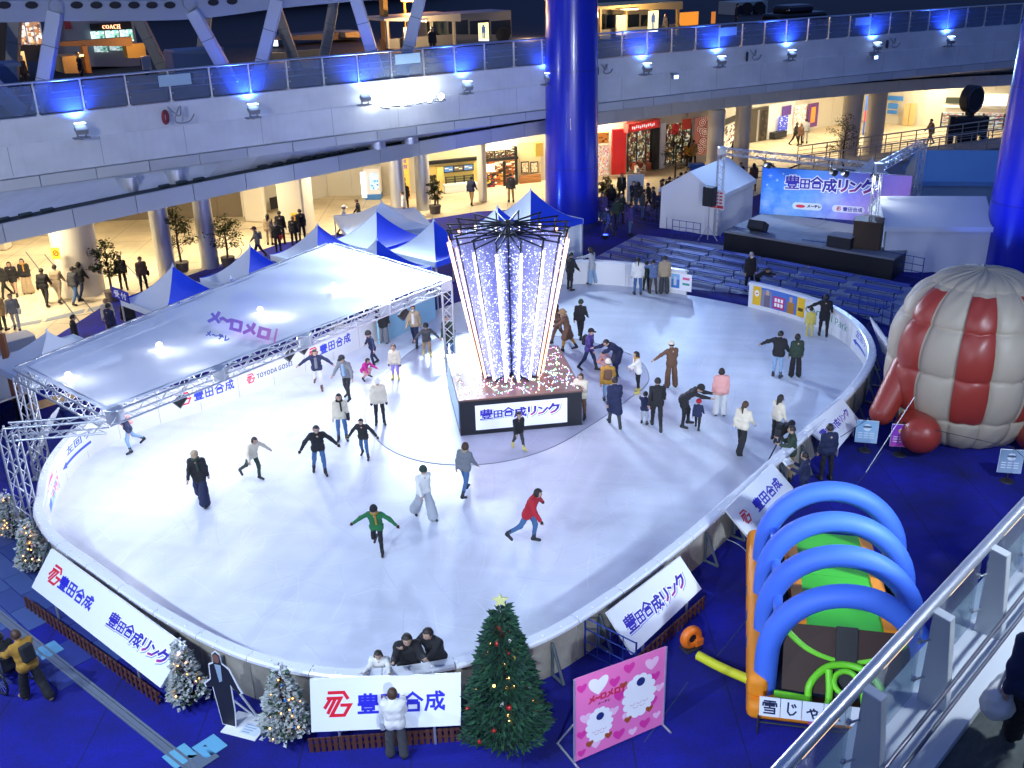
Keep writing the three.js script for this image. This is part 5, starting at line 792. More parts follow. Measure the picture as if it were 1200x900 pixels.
function xmas(p, H, R, label, frosty, baubles, bulbs, n) {
  const t = thing('christmas_tree', label, 'christmas tree', up(p, 0.01), rnd() * 6), m = frosty ? mFrost : mNeedle;
  mesh('trunk', [cyl(0.07 * H / 2, 0.02, H * 0.9, 8), cyl(0.16 * H / 2, 0.2 * H / 2, 0.12 * H, 12)], M([0.06, 0.02, 0.02], 0.8), t);
  [0.45, 0.35, 0.2].forEach((k, i) => stuff(mesh('crown', sprigs(H, R, Math.round(n * k), frosty ? 0.13 * H / 1.7 : 0.2, frosty ? 0.32 : 0.16), m[i], t)));
  const on = (y, f = 1.02) => { const a = rnd() * 6.283, r = R * (1 - y) * f + 0.03; return V(Math.cos(a) * r, 0.12 * H + y * H * 0.88, Math.sin(a) * r); };
  for (const [c, k] of baubles) for (let i = 0; i < k; i++) { const b = mesh('bauble', ball(0.028 * H / 1.9 + 0.012, 0, 0, 0, 10), M(c, 0.25, 0.3), t); b.position.copy(on(0.05 + 0.85 * rnd())); }
  const bl = []; for (let i = 0; i < bulbs; i++) { const q = on(0.05 + 0.85 * rnd()); bl.push(ball(frosty ? 0.016 : 0.026, q.x, q.y, q.z, 6)); }
  stuff(mesh('light_bulb', bl, glow('#ffb050', frosty ? 7 : 10), t));
  if (!frosty) { const s = new THREE.Shape(); for (let i = 0; i < 10; i++) { const a = i * Math.PI / 5 + Math.PI / 2, r = i % 2 ? 0.055 : 0.135; i ? s.lineTo(r * Math.cos(a), r * Math.sin(a)) : s.moveTo(r * Math.cos(a), r * Math.sin(a)); } const st = mesh('star', new THREE.ExtrudeGeometry(s, { depth: 0.04, bevelEnabled: true, bevelSize: 0.01, bevelThickness: 0.01 }), M([0.6, 0.6, 0.25], 0.4), t); st.position.set(0, H + 0.12, 0); st.rotation.y = -t.rotation.y; }
  return t;
}
{
  const big = xmas(at(592, 868), 3.1, 0.74, 'tall dark green christmas tree with a pale star by the rink front', 0, [[[0.5, 0.03, 0.03], 9], [[0.5, 0.3, 0.05], 6], [[0.6, 0.6, 0.6], 4]], 44, 7000);
  const p = at(568, 790, 1.35), b = thing('santa_bag', 'red and white striped bag hung on the tall green tree', 'bag', p); mesh('cloth', rbox(0.3, 0.34, 0.14, 0.06), mWhite, b); for (let i = 0; i < 3; i++) mesh('stripe', rbox(0.06, 0.345, 0.15, 0.02, -0.1 + i * 0.1, 0, 0), M([0.5, 0.02, 0.03], 0.6), b);
  xmas(at(337, 862), 1.68, 0.44, 'frosted white christmas tree with blue baubles left of the front board', 1, [[[0.02, 0.2, 0.65], 9], [[0.6, 0.6, 0.62], 6]], 26, 1500);
  xmas(at(222, 822), 1.5, 0.36, 'frosted white christmas tree with pink bow beside the cardboard figure', 1, [[[0.6, 0.25, 0.28], 6], [[0.6, 0.58, 0.5], 5]], 26, 1250);
  xmas(at(42, 668), 1.42, 0.36, 'frosted christmas tree with warm lights and a pink ribbon at far left', 1, [[[0.6, 0.2, 0.25], 6]], 34, 1200);
  xmas(at(18, 628), 1.3, 0.36, 'greyer frosted christmas tree behind the truss leg at far left', 1, [], 16, 1200);
}
// ---------------------------------------------------------------- cardboard figure of a man in a dark suit
{
  const p = at(268, 852), t = thing('cardboard_figure', 'life size cardboard cutout of a suited man on a white base', 'cardboard cutout', p, -0.35);
  const out = [[-0.12, 0.02], [-0.2, 0.9], [-0.34, 0.85], [-0.37, 0.93], [-0.22, 1.08], [-0.2, 1.42], [-0.1, 1.48], [-0.1, 1.68], [-0.02, 1.76], [0.06, 1.7], [0.08, 1.5], [0.22, 1.4], [0.36, 1.02], [0.42, 0.9], [0.36, 0.86], [0.2, 1.05], [0.2, 0.4], [0.16, 0.02]], sh = (k, pts = out) => new THREE.Shape(pts.map(([x, y]) => new THREE.Vector2(x * k, 0.04 + (y - 0.85) * (k > 1 ? 1.03 : 1) + 0.85)));
  const ex = (s, d, z) => new THREE.ExtrudeGeometry(s, { depth: d, bevelEnabled: false }).translate(0, 0, z);
  mesh('backing', ex(sh(1.12), 0.014, -0.014), mWhite, t); mesh('suit', ex(sh(1), 0.004, 0.001), M([0.012, 0.013, 0.025], 0.6), t);
  mesh('shirt', ex(sh(1, [[-0.03, 1.05], [-0.08, 1.47], [0.06, 1.47], [0.04, 1.1]]), 0.004, 0.006), M([0.3, 0.4, 0.5], 0.6), t); mesh('face', new THREE.CylinderGeometry(0.085, 0.085, 0.006, 20).rotateX(Math.PI / 2).scale(0.85, 1.2, 1).translate(-0.02, 1.65, 0.008), M([0.22, 0.10, 0.07], 0.7), t);
  mesh('base_board', rbox(0.78, 0.03, 0.62, 0.01, 0.33, 0.02, -0.12), mWhite, t); mesh('brace', [bar(V(0.38, 0.9, -0.02), V(0.55, 0.04, -0.3), 0.025), bar(V(0.2, 0.7, -0.02), V(0.5, 0.04, -0.32), 0.02)], mWhite, t);
  mesh('print', faceOf(V(0.3, 0.037, 0.1), V(0.68, 0.037, 0.1), V(0.68, 0.037, -0.2), V(0.3, 0.037, -0.2), 0.001), new THREE.MeshStandardMaterial({ map: tex(96, 64, (g, w, h) => { g.fillStyle = '#c8d4e4'; g.fillRect(0, 0, w, h); g.fillStyle = '#8ca0b8'; for (let i = 0; i < 4; i++) g.fillRect(10, 8 + i * 14, 70 - i * 9, 6); }), roughness: 0.6 }), t);
}
// ---------------------------------------------------------------- pink photo board with two face holes
{
  const bl = at(673, 893, 0.06), br = at(777, 848, 0.06), h1 = hgt(bl, 797), h2 = hgt(br, 758), tl = up(bl, h1), tr = up(br, h2), t = thing('photo_board', 'pink heart patterned photo board with two face holes', 'photo board');
  const W = bl.distanceTo(br), H = h1, at2 = (x, y, z = 0) => lerpV(bl, br, x).add(V(0, y * H, 0)).addScaledVector(br.clone().sub(bl).cross(V(0, 1, 0)).normalize(), z);
  mesh('panel', slabOf(bl, br, tr, tl, 0.03), M([0.7, 0.2, 0.42], 0.5), t);
  mesh('print', faceOf(bl, br, tr, tl), new THREE.MeshStandardMaterial({ roughness: 0.5, map: tex(512, 480, (g, w, h) => {
    g.fillStyle = '#f078b6'; g.fillRect(0, 0, w, h);
    const heart = (x, y, s, c) => { g.fillStyle = c; g.beginPath(); g.moveTo(x, y + s); g.bezierCurveTo(x - s * 1.5, y - s * 0.1, x - s * 0.8, y - s * 1.1, x, y - s * 0.35); g.bezierCurveTo(x + s * 0.8, y - s * 1.1, x + s * 1.5, y - s * 0.1, x, y + s); g.fill(); };
    for (const [x, y, s, c] of [[40, 60, 30, 1], [300, 40, 36, 1], [430, 60, 44, 0], [220, 90, 34, 1], [250, 180, 38, 1], [60, 240, 34, 0], [40, 330, 30, 1], [450, 150, 34, 1], [220, 260, 30, 0], [300, 330, 38, 0], [440, 300, 34, 1], [250, 420, 38, 1], [120, 420, 30, 0], [400, 420, 36, 1], [40, 440, 26, 1], [330, 440, 28, 0], [480, 230, 30, 0], [470, 400, 26, 0], [160, 330, 26, 1], [380, 130, 26, 0]]) heart(x, y, s, c ? '#e0389a' : '#f7c4dc');
    heart(130, 70, 62, '#f8f0f0');
    g.fillStyle = '#f6f2f0'; for (const [x, y, rx, ry] of [[362, 232, 74, 108], [138, 312, 58, 84]]) { for (let k = 0; k < 14; k++) { g.beginPath(); g.arc(x + rx * Math.cos(k * 0.449), y + ry * Math.sin(k * 0.449), rx * 0.34, 0, 7); g.fill(); } g.beginPath(); g.ellipse(x, y, rx, ry, 0, 0, 7); g.fill(); g.strokeStyle = '#d9a0b8'; g.lineWidth = 3; for (let k = 0; k < 5; k++) { g.beginPath(); g.arc(x - rx * 0.5 + k * rx * 0.25, y + ry * (0.3 + 0.2 * (k % 2)), rx * 0.2, 0.3, 2.8); g.stroke(); } }
    for (const [x, y] of [[300, 352], [424, 340], [84, 404], [190, 398], [270, 130]]) heart(x, y, 24, '#a8501e');
    [['メ', 76, 130, 38], ['〜', 112, 136, 26], ['ロ', 140, 130, 36], ['メ', 178, 128, 38], ['ロ', 218, 128, 36], ['!', 250, 126, 40]].forEach(([c, x, y, s]) => { g.strokeStyle = '#d02848'; glyph(g, c, x, y, s, 10); }); kanji(g, 'メ〜テレ', 128, 178, 16, 2, 3, '#602030');
  }) }), t);
  for (const [x, y, r] of [[0.72, 0.645, 0.085], [0.275, 0.43, 0.075]]) { const c = at2(x, y, 0.006), q = new THREE.Quaternion().setFromUnitVectors(V(0, 0, 1), br.clone().sub(bl).cross(V(0, 1, 0)).normalize()); mesh('face_hole', new THREE.CylinderGeometry(r * W * 0.55, r * W * 0.55, 0.008, 24).rotateX(Math.PI / 2).applyQuaternion(q).translate(c.x, c.y, c.z), M([0.01, 0.02, 0.16], 0.8), t); }
  const n = br.clone().sub(bl).cross(V(0, 1, 0)).normalize(); for (const p of [bl, br]) mesh('foot', [bar(up(p, 0.03).addScaledVector(n, 0.25), up(p, 0.03).addScaledVector(n, -0.6), 0.025), bar(up(p, 0.9).addScaledVector(n, -0.04), up(p, 0.03).addScaledVector(n, -0.6), 0.02)], mAlu, t);
  mesh('edge_frame', [bar(bl, tl, 0.022), bar(br, tr, 0.022)], mAlu, t);
}
// ---------------------------------------------------------------- inflatable slide with four blue arches
const mInfB = M([0.055, 0.16, 0.72], 0.6), mInfO = M([0.85, 0.27, 0.01], 0.6), mInfG = M([0.05, 0.5, 0.02], 0.6), mInfL = M([0.20, 0.72, 0.03], 0.42), mInfBr = M([0.04, 0.012, 0.006], 0.6), mNavy = M([0.008, 0.016, 0.05], 0.7);
{
  const O = V(4.62, 0, -15.85), d = V(0.215, 0, -0.977), w = V(0.977, 0, 0.215), t = thing('inflatable_slide', 'orange and green inflatable slide under four blue arches', 'inflatable', O, Math.atan2(-w.z, w.x)); // local x runs right, -z runs back
  mesh('base', rbox(3.5, 0.42, 5.9, 0.16, 1.55, 0.21, -2.6), mInfO, t);
  for (const x of [0.0, 3.1]) mesh('side_wall', rbox(0.42, 0.55, 5.6, 0.18, x, 0.6, -2.65), mInfO, t);
  [0.15, 1.5, 2.8, 4.1].forEach((z, i) => {
    const pts = []; for (let k = 0; k <= 20; k++) { const a = Math.PI * k / 20; pts.push(V(1.55 - Math.cos(a) * 1.42, 1.25 + Math.sin(a) * 1.5, -z)); }
    mesh('arch', new THREE.TubeGeometry(new THREE.CatmullRomCurve3([V(0.13, 0.35, -z), V(0.13, 0.8, -z), ...pts, V(2.97, 0.8, -z), V(2.97, 0.35, -z)]), 60, 0.225, 16), mInfB, t);
    if (i < 3) for (const x of [0.32, 2.78]) mesh('strut', bar(V(x, 1.75, -z - 0.1), V(x, 1.75, -z - 1.3), 0.1, 10), mInfB, t);
    if (i < 3) mesh('side_net', [box(0.02, 1.1, 1.0, 0.36, 1.1, -z - 0.68), box(0.02, 1.1, 1.0, 2.74, 1.1, -z - 0.68)], mNavy, t);
  });
  const slope = (x0, x1, y0, z0, y1, z1, th) => slabOf(V(x0, y0, z0), V(x1, y0, z0), V(x1, y1, z1), V(x0, y1, z1), th);
  mesh('inner_floor', rbox(2.6, 0.1, 5.2, 0.04, 1.55, 0.45, -2.6), mNavy, t);
  for (let k = 0; k < 4; k++) mesh('slide_panel', slope(0.86, 2.3, 1.6 - k * 0.14, -0.75 - k * 1.1, 1.6 - (k + 1) * 0.14, -0.75 - (k + 0.99) * 1.1, 0.3), mInfG, t);
  for (const x of [0.62, 2.3]) mesh('slide_edge', slope(x, x + 0.24, 1.66, -0.75, 1.1, -5.15, 0.35), mInfO, t);
  mesh('climbing_wall', slope(0.45, 2.65, 0.46, -0.05, 1.6, -0.74, 0.2), mInfBr, t); mesh('climbing_strip', slope(1.42, 1.82, 0.48, 0.0, 1.66, -0.70, 0.05), mBlack, t);
  mesh('front_floor', rbox(2.4, 0.06, 0.9, 0.02, 1.6, 0.45, -0.1), mInfBr, t);
  mesh('lime_tube', path([V(0.4, 1.5, -0.75), V(0.95, 1.15, -0.55), V(1.62, 1.02, -0.48), V(2.3, 1.15, -0.55), V(2.8, 1.5, -0.75)], 0.09, 30, 10), mInfL, t);
  mesh('lime_tube', path([V(0.95, 0.45, 0.15), V(0.95, 0.75, 0.02), V(1.25, 1.0, -0.25), V(1.62, 1.04, -0.35), V(2.0, 1.0, -0.25), V(2.3, 0.75, 0.02), V(2.3, 0.45, 0.15)], 0.07, 40, 10), mInfL, t);
  mesh('lime_tube', path([V(1.3, 1.0, -0.2), V(1.32, 0.65, 0.1), V(1.28, 0.46, 0.32)], 0.07, 16, 10), mInfL, t); mesh('lime_tube', path([V(1.95, 1.0, -0.2), V(1.95, 0.65, 0.1), V(1.98, 0.46, 0.32)], 0.07, 16, 10), mInfL, t);
  mesh('lime_ring', new THREE.TorusGeometry(0.22, 0.055, 10, 24).rotateX(-0.9).translate(1.62, 0.85, -0.05), mInfL, t); mesh('lime_tube', path([V(0.3, 0.55, 0.12), V(0.6, 0.55, 0.14), V(0.95, 0.52, 0.15)], 0.07, 12, 10), mInfL, t);
  const sp = [[-0.215, 0.55, -1.4], [-0.215, 0.62, -2.2], [-0.215, 0.5, -3.3]]; for (const [x, y, z] of sp) mesh('painted_splash', new THREE.SphereGeometry(0.11, 10, 8).scale(0.1, 1, 1.3).translate(x, y, z), M([0.03, 0.1, 0.4], 0.5), t);
  mesh('pink_block', rbox(0.22, 0.3, 0.25, 0.06, 1.05, 0.35, 0.42), M([0.6, 0.12, 0.35], 0.5), t);
  const bw = thing('blower', 'orange air blower joined to the yellow tube', 'blower', at(809, 760), 0.5); mesh('housing', new THREE.TorusGeometry(0.17, 0.1, 12, 24).translate(0, 0.3, 0), M([0.75, 0.16, 0.01], 0.4), bw); mesh('fan_guard', cyl(0.14, 0.14, 0.12, 20).rotateX(Math.PI / 2).translate(0, 0.3, -0.06), mBlack, bw); mesh('outlet', rbox(0.22, 0.2, 0.24, 0.04, 0.16, 0.16, 0), M([0.75, 0.16, 0.01], 0.4), bw); mesh('stand', rbox(0.4, 0.05, 0.3, 0.02, 0, 0.03, 0), mDark, bw);
  const a = at(818, 768, 0.16), b = at(886, 800, 0.25); solo('air_tube', path([a, lerpV(a, b, 0.4).add(V(0, -0.03, 0)), b], 0.1, 30, 12), M([0.62, 0.62, 0.02], 0.45), 'yellow air tube between the blower and the inflatable slide', 'air tube');
  const sb = thing('name_board', 'white board of single character sheets before the inflatable slide', 'sign'), A = at(889, 838, 0.45), B = A.clone().addScaledVector(w, 1.95), hh = V(0, 0.40, 0); hh.z -= 0.06;
  mesh('frame', [bar(A.clone().setY(0.02), A, 0.02), bar(B.clone().setY(0.02), B, 0.02), bar(A.clone().add(V(0, -0.2, -0.05)), B.clone().add(V(0, -0.2, -0.05)), 0.02)], mDark, sb);
  ['雪', 'じ', 'ゃ', 'な', ''].forEach((ch, i) => { const p = lerpV(A, B, i / 5 + 0.003), q = lerpV(A, B, (i + 1) / 5 - 0.003); mesh('sheet', slabOf(p, q, q.clone().add(hh), p.clone().add(hh), 0.01), mWhite, sb); if (ch) mesh('print', faceOf(p, q, q.clone().add(hh), p.clone().add(hh), 0.003), new THREE.MeshStandardMaterial({ roughness: 0.6, map: tex(96, 96, (g, W2, H2) => { g.fillStyle = '#e4e8f0'; g.fillRect(0, 0, W2, H2); kanji(g, ch, 14, 14, 68, 0, 8, '#10183c'); }) }), sb); });
}
// ---------------------------------------------------------------- big puffed inflatable (a plain stand-in)
{
  const c = at(1132, 532).add(V(0.4, 0, -1.5)), t = thing('inflatable_dome', 'huge cream and rust red inflatable at the right edge of the plaza', 'inflatable', c, -0.12), mC = M([0.42, 0.35, 0.26], 0.5), mR = M([0.30, 0.035, 0.022], 0.38);
  // a sewn dome of fourteen gores in bulging tiers; the same skin carries the red front panel
  const skin = (u0, u1, v0, v1, nu, nv, lift, keep) => {
    const pos = [], ix = [];
    for (let j = 0; j <= nv; j++) for (let i = 0; i <= nu; i++) {
      const a = (u0 + (u1 - u0) * i / nu) * Math.PI * 2, v = v0 + (v1 - v0) * j / nv, th = (0.0005 + v * 0.97) * Math.PI / 1.18, tier = Math.abs(Math.sin(v * Math.PI * 5)), gore = Math.abs(Math.sin(a * 7)), r = (2.12 + 0.17 * Math.sqrt(gore) + 0.14 * Math.sqrt(tier) + lift) * Math.pow(Math.sin(th), 0.72), y = 2.35 + 2.75 * Math.cos(th) + 0.02 * Math.sin(a * 23 + v * 40) * gore;
      pos.push(Math.sin(a) * r, Math.max(0.02, y), Math.cos(a) * r * 0.86);
    }
    for (let j = 0; j < nv; j++) for (let i = 0; i < nu; i++) { if (keep && !keep((i + 0.5) / nu, (j + 0.5) / nv)) continue; const q = j * (nu + 1) + i; ix.push(q, q + nu + 1, q + 1, q + 1, q + nu + 1, q + nu + 2); }
    const g = new THREE.BufferGeometry(); g.setAttribute('position', new THREE.Float32BufferAttribute(pos, 3)); g.setIndex(ix); g.computeVertexNormals(); return g;
  };
  mesh('body', skin(0, 1, 0, 1, 224, 120, 0), mC, t);
  for (const k of [-2, 0, 2]) mesh('red_gore', skin((k - 0.96) / 14, (k - 0.04) / 14, 0.22, 0.8, 20, 90, 0.02), mR, t);
  for (const x of [-1.62, 1.75]) mesh('foot_cushion', capsules([[V(x, 0.6, 1.2), V(x, 0.7, 1.75), 0.6, 0.56]], 0.06, 0.05), mR, t);
  mesh('side_bolster', capsules([[V(-1.85, 2.3, 0.3), V(-2.55, 0.95, 0.9), 0.42, 0.36]], 0.06), mR, t);
  for (const s of [-1, 1]) mesh('guy_rope', bar(V(s * 1.9, 1.8, 1.6), V(s * 3.3, 0.03, 2.9), 0.012, 4), mWhite, t);
}
{ // posters on rope stands before it
  const ps = [[1013, 528, '#bcd8ec', '#8ab8d8', 'pale blue winter poster on the rope line, leftmost'], [1054, 533, '#e858a8', '#7a3cc0', 'pink and violet poster on the rope line'], [1180, 564, '#b8cce0', '#7890a8', 'grey blue poster on the rope line at right']], tops = [];
  ps.forEach(([u, v, c1, c2, label], i) => {
    const p = at(u, v), t = thing('poster_stand', label, 'poster', p, -0.25 + 0.02 * i); mesh('pole', cyl(0.018, 0.018, 1.05, 8, 0, 0, -0.03), mDark, t); mesh('base_plate', cyl(0.2, 0.17, 0.03, 18), mDark, t); mesh('plate', rbox(0.62, 0.72, 0.02, 0.006, 0, 0.62, 0), mWhite, t);
    mesh('print', faceOf(V(-0.3, 0.27, 0.012), V(0.3, 0.27, 0.012), V(0.3, 0.97, 0.012), V(-0.3, 0.97, 0.012)), new THREE.MeshStandardMaterial({ roughness: 0.5, map: tex(96, 112, (g, w, h) => { const gr = g.createLinearGradient(0, 0, w, h); gr.addColorStop(0, c2); gr.addColorStop(1, c1); g.fillStyle = gr; g.fillRect(0, 0, w, h); g.fillStyle = 'rgba(255,255,255,0.8)'; for (let k = 0; k < 9; k++) g.fillRect(10 + (k % 3) * 26, 60 + Math.floor(k / 3) * 12, 20, 5); g.beginPath(); g.arc(w / 2, 34, 18, 0, 7); g.fill(); g.fillStyle = i === 1 ? '#f8e040' : '#506878'; g.fillRect(30, 26, 36, 10); }) }), t);
    tops.push(up(p, 1.03));
  });
  const a = at(985, 512, 1.0); solo('rope', [bar(a, tops[0], 0.01, 4), bar(tops[0], tops[1], 0.01, 4), bar(tops[1], tops[2], 0.01, 4), bar(tops[2], at(1260, 590, 1.0), 0.01, 4)], mDark, 'thin dark rope strung between the poster stands', 'rope');
  struct('carpet_seam', [[1033, 531, 985, 592], [840, 770, 905, 690], [755, 870, 806, 800]].map(([a, b, c, d]) => bar(at(a, b, 0.006), at(c, d, 0.006), 0.014, 4)), M([0.03, 0.05, 0.16], 0.8));
  solo('cable', path([at(838, 627, 0.02), at(868, 640, 0.02), at(900, 690, 0.02)], 0.012, 30, 5), M([0.5, 0.55, 0.6], 0.5), 'thin pale cable from the rink to the slide', 'cable');
}
// ---------------------------------------------------------------- the near deck and its glass railing
{
  const FY = 7.0, A = V(5.66, 0, -9.86), B = V(1.99, 0, -6.03), L = B.clone().sub(A).normalize(), N = V(-L.z, 0, L.x).multiplyScalar(-1); if (N.x < 0) N.negate();
  const a = A.clone().addScaledVector(L, -8), b = B.clone().addScaledVector(L, 3), off = (p, k, y) => up(p.clone().addScaledVector(N, k), y), sheet = (k0, k1, y, m, name) => { const g = slabOf(off(a, k0, y), off(b, k0, y), off(b, k1, y), off(a, k1, y), 0.3); const o = struct(name, g, m); return o; };
  sheet(0.55, 8, FY - 0.02, M('#ffffff', 0.8, 0, { map: noiseTex(256, (x, y) => { const k = 46 + 30 * fbm(x, y, 256, 9) + 16 * rnd(); return [k * 0.9, k, k * 0.98]; }, true, [1, 1]) }), 'near_deck_floor'); sheet(-0.25, 0.54, FY + 0.05, M([0.5, 0.54, 0.58], 0.45), 'near_deck_curb');
  const t = thing('near_railing', 'glass railing with steel handrail along the near walkway', 'railing');
  mesh('handrail', bar(off(a, 0, 8.08), off(b, 0, 8.08), 0.062, 20), mAlu, t);
  for (const [k, y] of [[0.36, 7.46], [0.42, 7.3]]) mesh('lower_rod', bar(off(a, k, y), off(b, k, y), 0.02, 10), M([0.18, 0.18, 0.22], 0.35, 0.7), t);
  const posts = [V(4.86, 0, -9.13), V(3.92, 0, -8.1), V(2.9, 0, -6.98)], s0 = posts[0].clone().sub(A).dot(L), step = (posts[2].clone().sub(posts[0]).dot(L)) / 2, ps = new THREE.Shape([[0.0, 0], [0.27, 0], [0.17, 1.0], [0.02, 1.03]].map(([x, y]) => new THREE.Vector2(x, y))), pg = new THREE.ExtrudeGeometry(ps, { depth: 0.1, bevelEnabled: true, bevelSize: 0.01, bevelThickness: 0.01, bevelSegments: 2 }).translate(0, 0, -0.05), ang = Math.atan2(-N.z, N.x);
  for (let i = -5; i < 5; i++) {
    const p = A.clone().addScaledVector(L, s0 + i * step), m = mesh('post', pg, M([0.55, 0.58, 0.6], 0.4, 0.2), t); m.position.copy(off(p, 0.05, FY + 0.05)); m.rotation.y = ang;
    const q = p.clone().addScaledVector(L, 0.12), r = p.clone().addScaledVector(L, step - 0.12), g = (k) => slabOf(off(q, k, FY + 0.12), off(r, k, FY + 0.12), off(r, k, 7.96), off(q, k, 7.96), 0.014);
    mesh('glass_pane', g(0.0), mGlass, t);
    for (const y of [7.34, 7.78]) for (const e of [0.1, -0.1]) mesh('clamp', [cyl(0.03, 0.03, 0.03, 10).rotateZ(Math.PI / 2).applyMatrix4(new THREE.Matrix4().makeRotationY(ang)).translate(off(p.clone().addScaledVector(L, e * 1.5), 0.03, y).x, y, off(p.clone().addScaledVector(L, e * 1.5), 0.03, y).z), bar(off(p, 0.1, y), off(p.clone().addScaledVector(L, e * 1.5), 0.03, y), 0.012, 6)], mSteel, t);
    if (i === 0 || i === -3) { const lp2 = off(p, 2.2, FY), lt = thing('added_walkway_lamp', i ? 'slim added walkway lamp post on the near deck, farther one' : 'slim added walkway lamp post on the near deck, nearer one', 'lamp post', lp2); mesh('mast', cyl(0.05, 0.04, 3.6, 10), mGrey, lt); mesh('lamp_head', rbox(0.3, 0.06, 0.3, 0.02, 0, 3.62, 0), glow('#e8f0ff', 4), lt); spot('added_walkway_beam', up(lp2, FY + 3.55), up(off(p, 0.5, FY), FY), 100, new THREE.Color(0.8, 0.9, 1), 1.1, 0.8, 8); }  // lamp posts added to brighten the railing and walkway
    mesh('light_strip', bar(off(lerpV(q, r, 0.25), 0.03, 8.01), off(lerpV(q, r, 0.75), 0.03, 8.01), 0.009, 6), glow('#ffcf90', 3), t);
  }
}
// ---------------------------------------------------------------- plants, ramp, robot figure
function leafTree(p, H, R, n, label, spread = 0.5, dark = 0) {
  const t = thing('potted_tree', label, 'tree', up(p, 0.01), rnd() * 6), tips = [], wood = [bar(V(0, 0, 0), V(0.04, H * 0.5, 0), 0.06, 7, 0.045), bar(V(0.04, H * 0.5, 0), V(-0.03, H * 0.92, 0.05), 0.045, 6, 0.012)];
  for (let i = 0; i < 9; i++) { const y = H * (0.35 + 0.06 * i), a = i * 2.4, L = R * rr(0.6, 1.05) * (1 - 0.05 * i), e = V(Math.cos(a) * L, y + L * spread, Math.sin(a) * L); wood.push(bar(V(0, y, 0), e, 0.02, 5, 0.006)); tips.push(e, e.clone().multiplyScalar(0.65).setY(y + L * spread * 0.65)); }
  tips.push(V(0, H, 0)); mesh('trunk', wood, M([0.05, 0.035, 0.025], 0.9), t);
  const mk = (k, m) => { const pos = [], nor = []; for (let i = 0; i < n * k; i++) { const c = tips[Math.floor(rnd() * tips.length)], o = V(c.x + rr(-1, 1) * R * 0.32, c.y + rr(-1, 1) * R * 0.16, c.z + rr(-1, 1) * R * 0.32), d = V(rr(-1, 1), rr(-0.5, 0.5), rr(-1, 1)).normalize().multiplyScalar(rr(0.06, 0.13)), s = V(rr(-1, 1), rr(-1, 1), rr(-1, 1)).cross(d).normalize().multiplyScalar(0.035), q = d.clone().cross(s).normalize(); for (const v of [o, o.clone().addScaledVector(d, 0.5).add(s), o.clone().add(d), o, o.clone().add(d), o.clone().addScaledVector(d, 0.5).sub(s)]) { pos.push(v.x, v.y, v.z); nor.push(q.x, q.y, q.z); } } const g = new THREE.BufferGeometry(); g.setAttribute('position', new THREE.Float32BufferAttribute(pos, 3)); g.setAttribute('normal', new THREE.Float32BufferAttribute(nor, 3)); stuff(mesh('foliage', g, m, t)); };
  mk(0.6, M(dark ? [0.012, 0.03, 0.015] : [0.035, 0.075, 0.022], 0.7, 0, { side: THREE.DoubleSide })); mk(0.4, M(dark ? [0.02, 0.045, 0.02] : [0.06, 0.11, 0.03], 0.7, 0, { side: THREE.DoubleSide }));
  mesh('pot', cyl(0.28, 0.34, 0.45, 16), M([0.1, 0.08, 0.07], 0.8), t);
}
leafTree(at(214, 318), 3.0, 0.95, 1500, 'green layered tree between the two grey columns'); leafTree(at(133, 352), 2.6, 0.75, 1300, 'green layered tree at the far left tent'); leafTree(at(268, 312), 2.3, 0.9, 1200, 'olive green bush tree behind the blue tents'); leafTree(at(510, 250), 1.9, 0.5, 700, 'small green tree by the yellow counter shop'); leafTree(at(710, 240), 1.5, 0.55, 1200, 'round green bush beside the big blue pole', 0.2); leafTree(at(790, 222), 3.2, 0.95, 900, 'thin airy tree before the red banner shop'); leafTree(at(986, 206), 3.6, 1.2, 900, 'thin airy tree beside the ramp railing'); leafTree(at(718, 238), 0.9, 0.4, 400, 'small low bush by the waiting crowd', 0.1, 1);
{ // clipped pine behind the stage
  const t = thing('clipped_pine', 'dark clipped pine with rounded pads behind the stage', 'tree', at(905, 236)); mesh('trunk', [bar(V(0, 0, 0), V(0.2, 1.8, 0), 0.14, 8, 0.08), bar(V(0.2, 1.8, 0), V(-1.1, 2.6, 0), 0.07, 6, 0.03), bar(V(0.2, 1.6, 0), V(1.4, 2.1, 0.1), 0.07, 6, 0.03)], M([0.04, 0.03, 0.02], 0.9), t);
  for (const [x, y, z, a, b] of [[-1.1, 2.75, 0, 0.75, 0.32], [0.4, 2.2, 0.2, 1.1, 0.42], [1.5, 2.2, 0.1, 1.0, 0.5], [0.9, 2.75, -0.2, 0.9, 0.4], [2.2, 1.7, 0.3, 0.8, 0.5], [-0.6, 1.6, 0.3, 0.8, 0.4]]) { const g = sprigs(1, 1, 1600, 0.16, 0.2, 0), q = g.attributes.position; for (let i = 0; i < q.count; i++) { const r = Math.floor(i / 9), s1 = lattice[(r * 7) & 4095] * 6.283, s2 = Math.sqrt(lattice[(r * 13 + 5) & 4095]), s3 = lattice[(r * 3 + 1) & 4095]; q.setXYZ(i, x + Math.cos(s1) * s2 * a + q.getX(i) * 0.12, y + (s3 * 2 - 1) * b * Math.sqrt(1 - s2 * s2 * 0.9) + q.getY(i) * 0.08, z + Math.sin(s1) * s2 * a + q.getZ(i) * 0.12); } stuff(mesh('foliage', g, mNeedle[2], t)); }
}
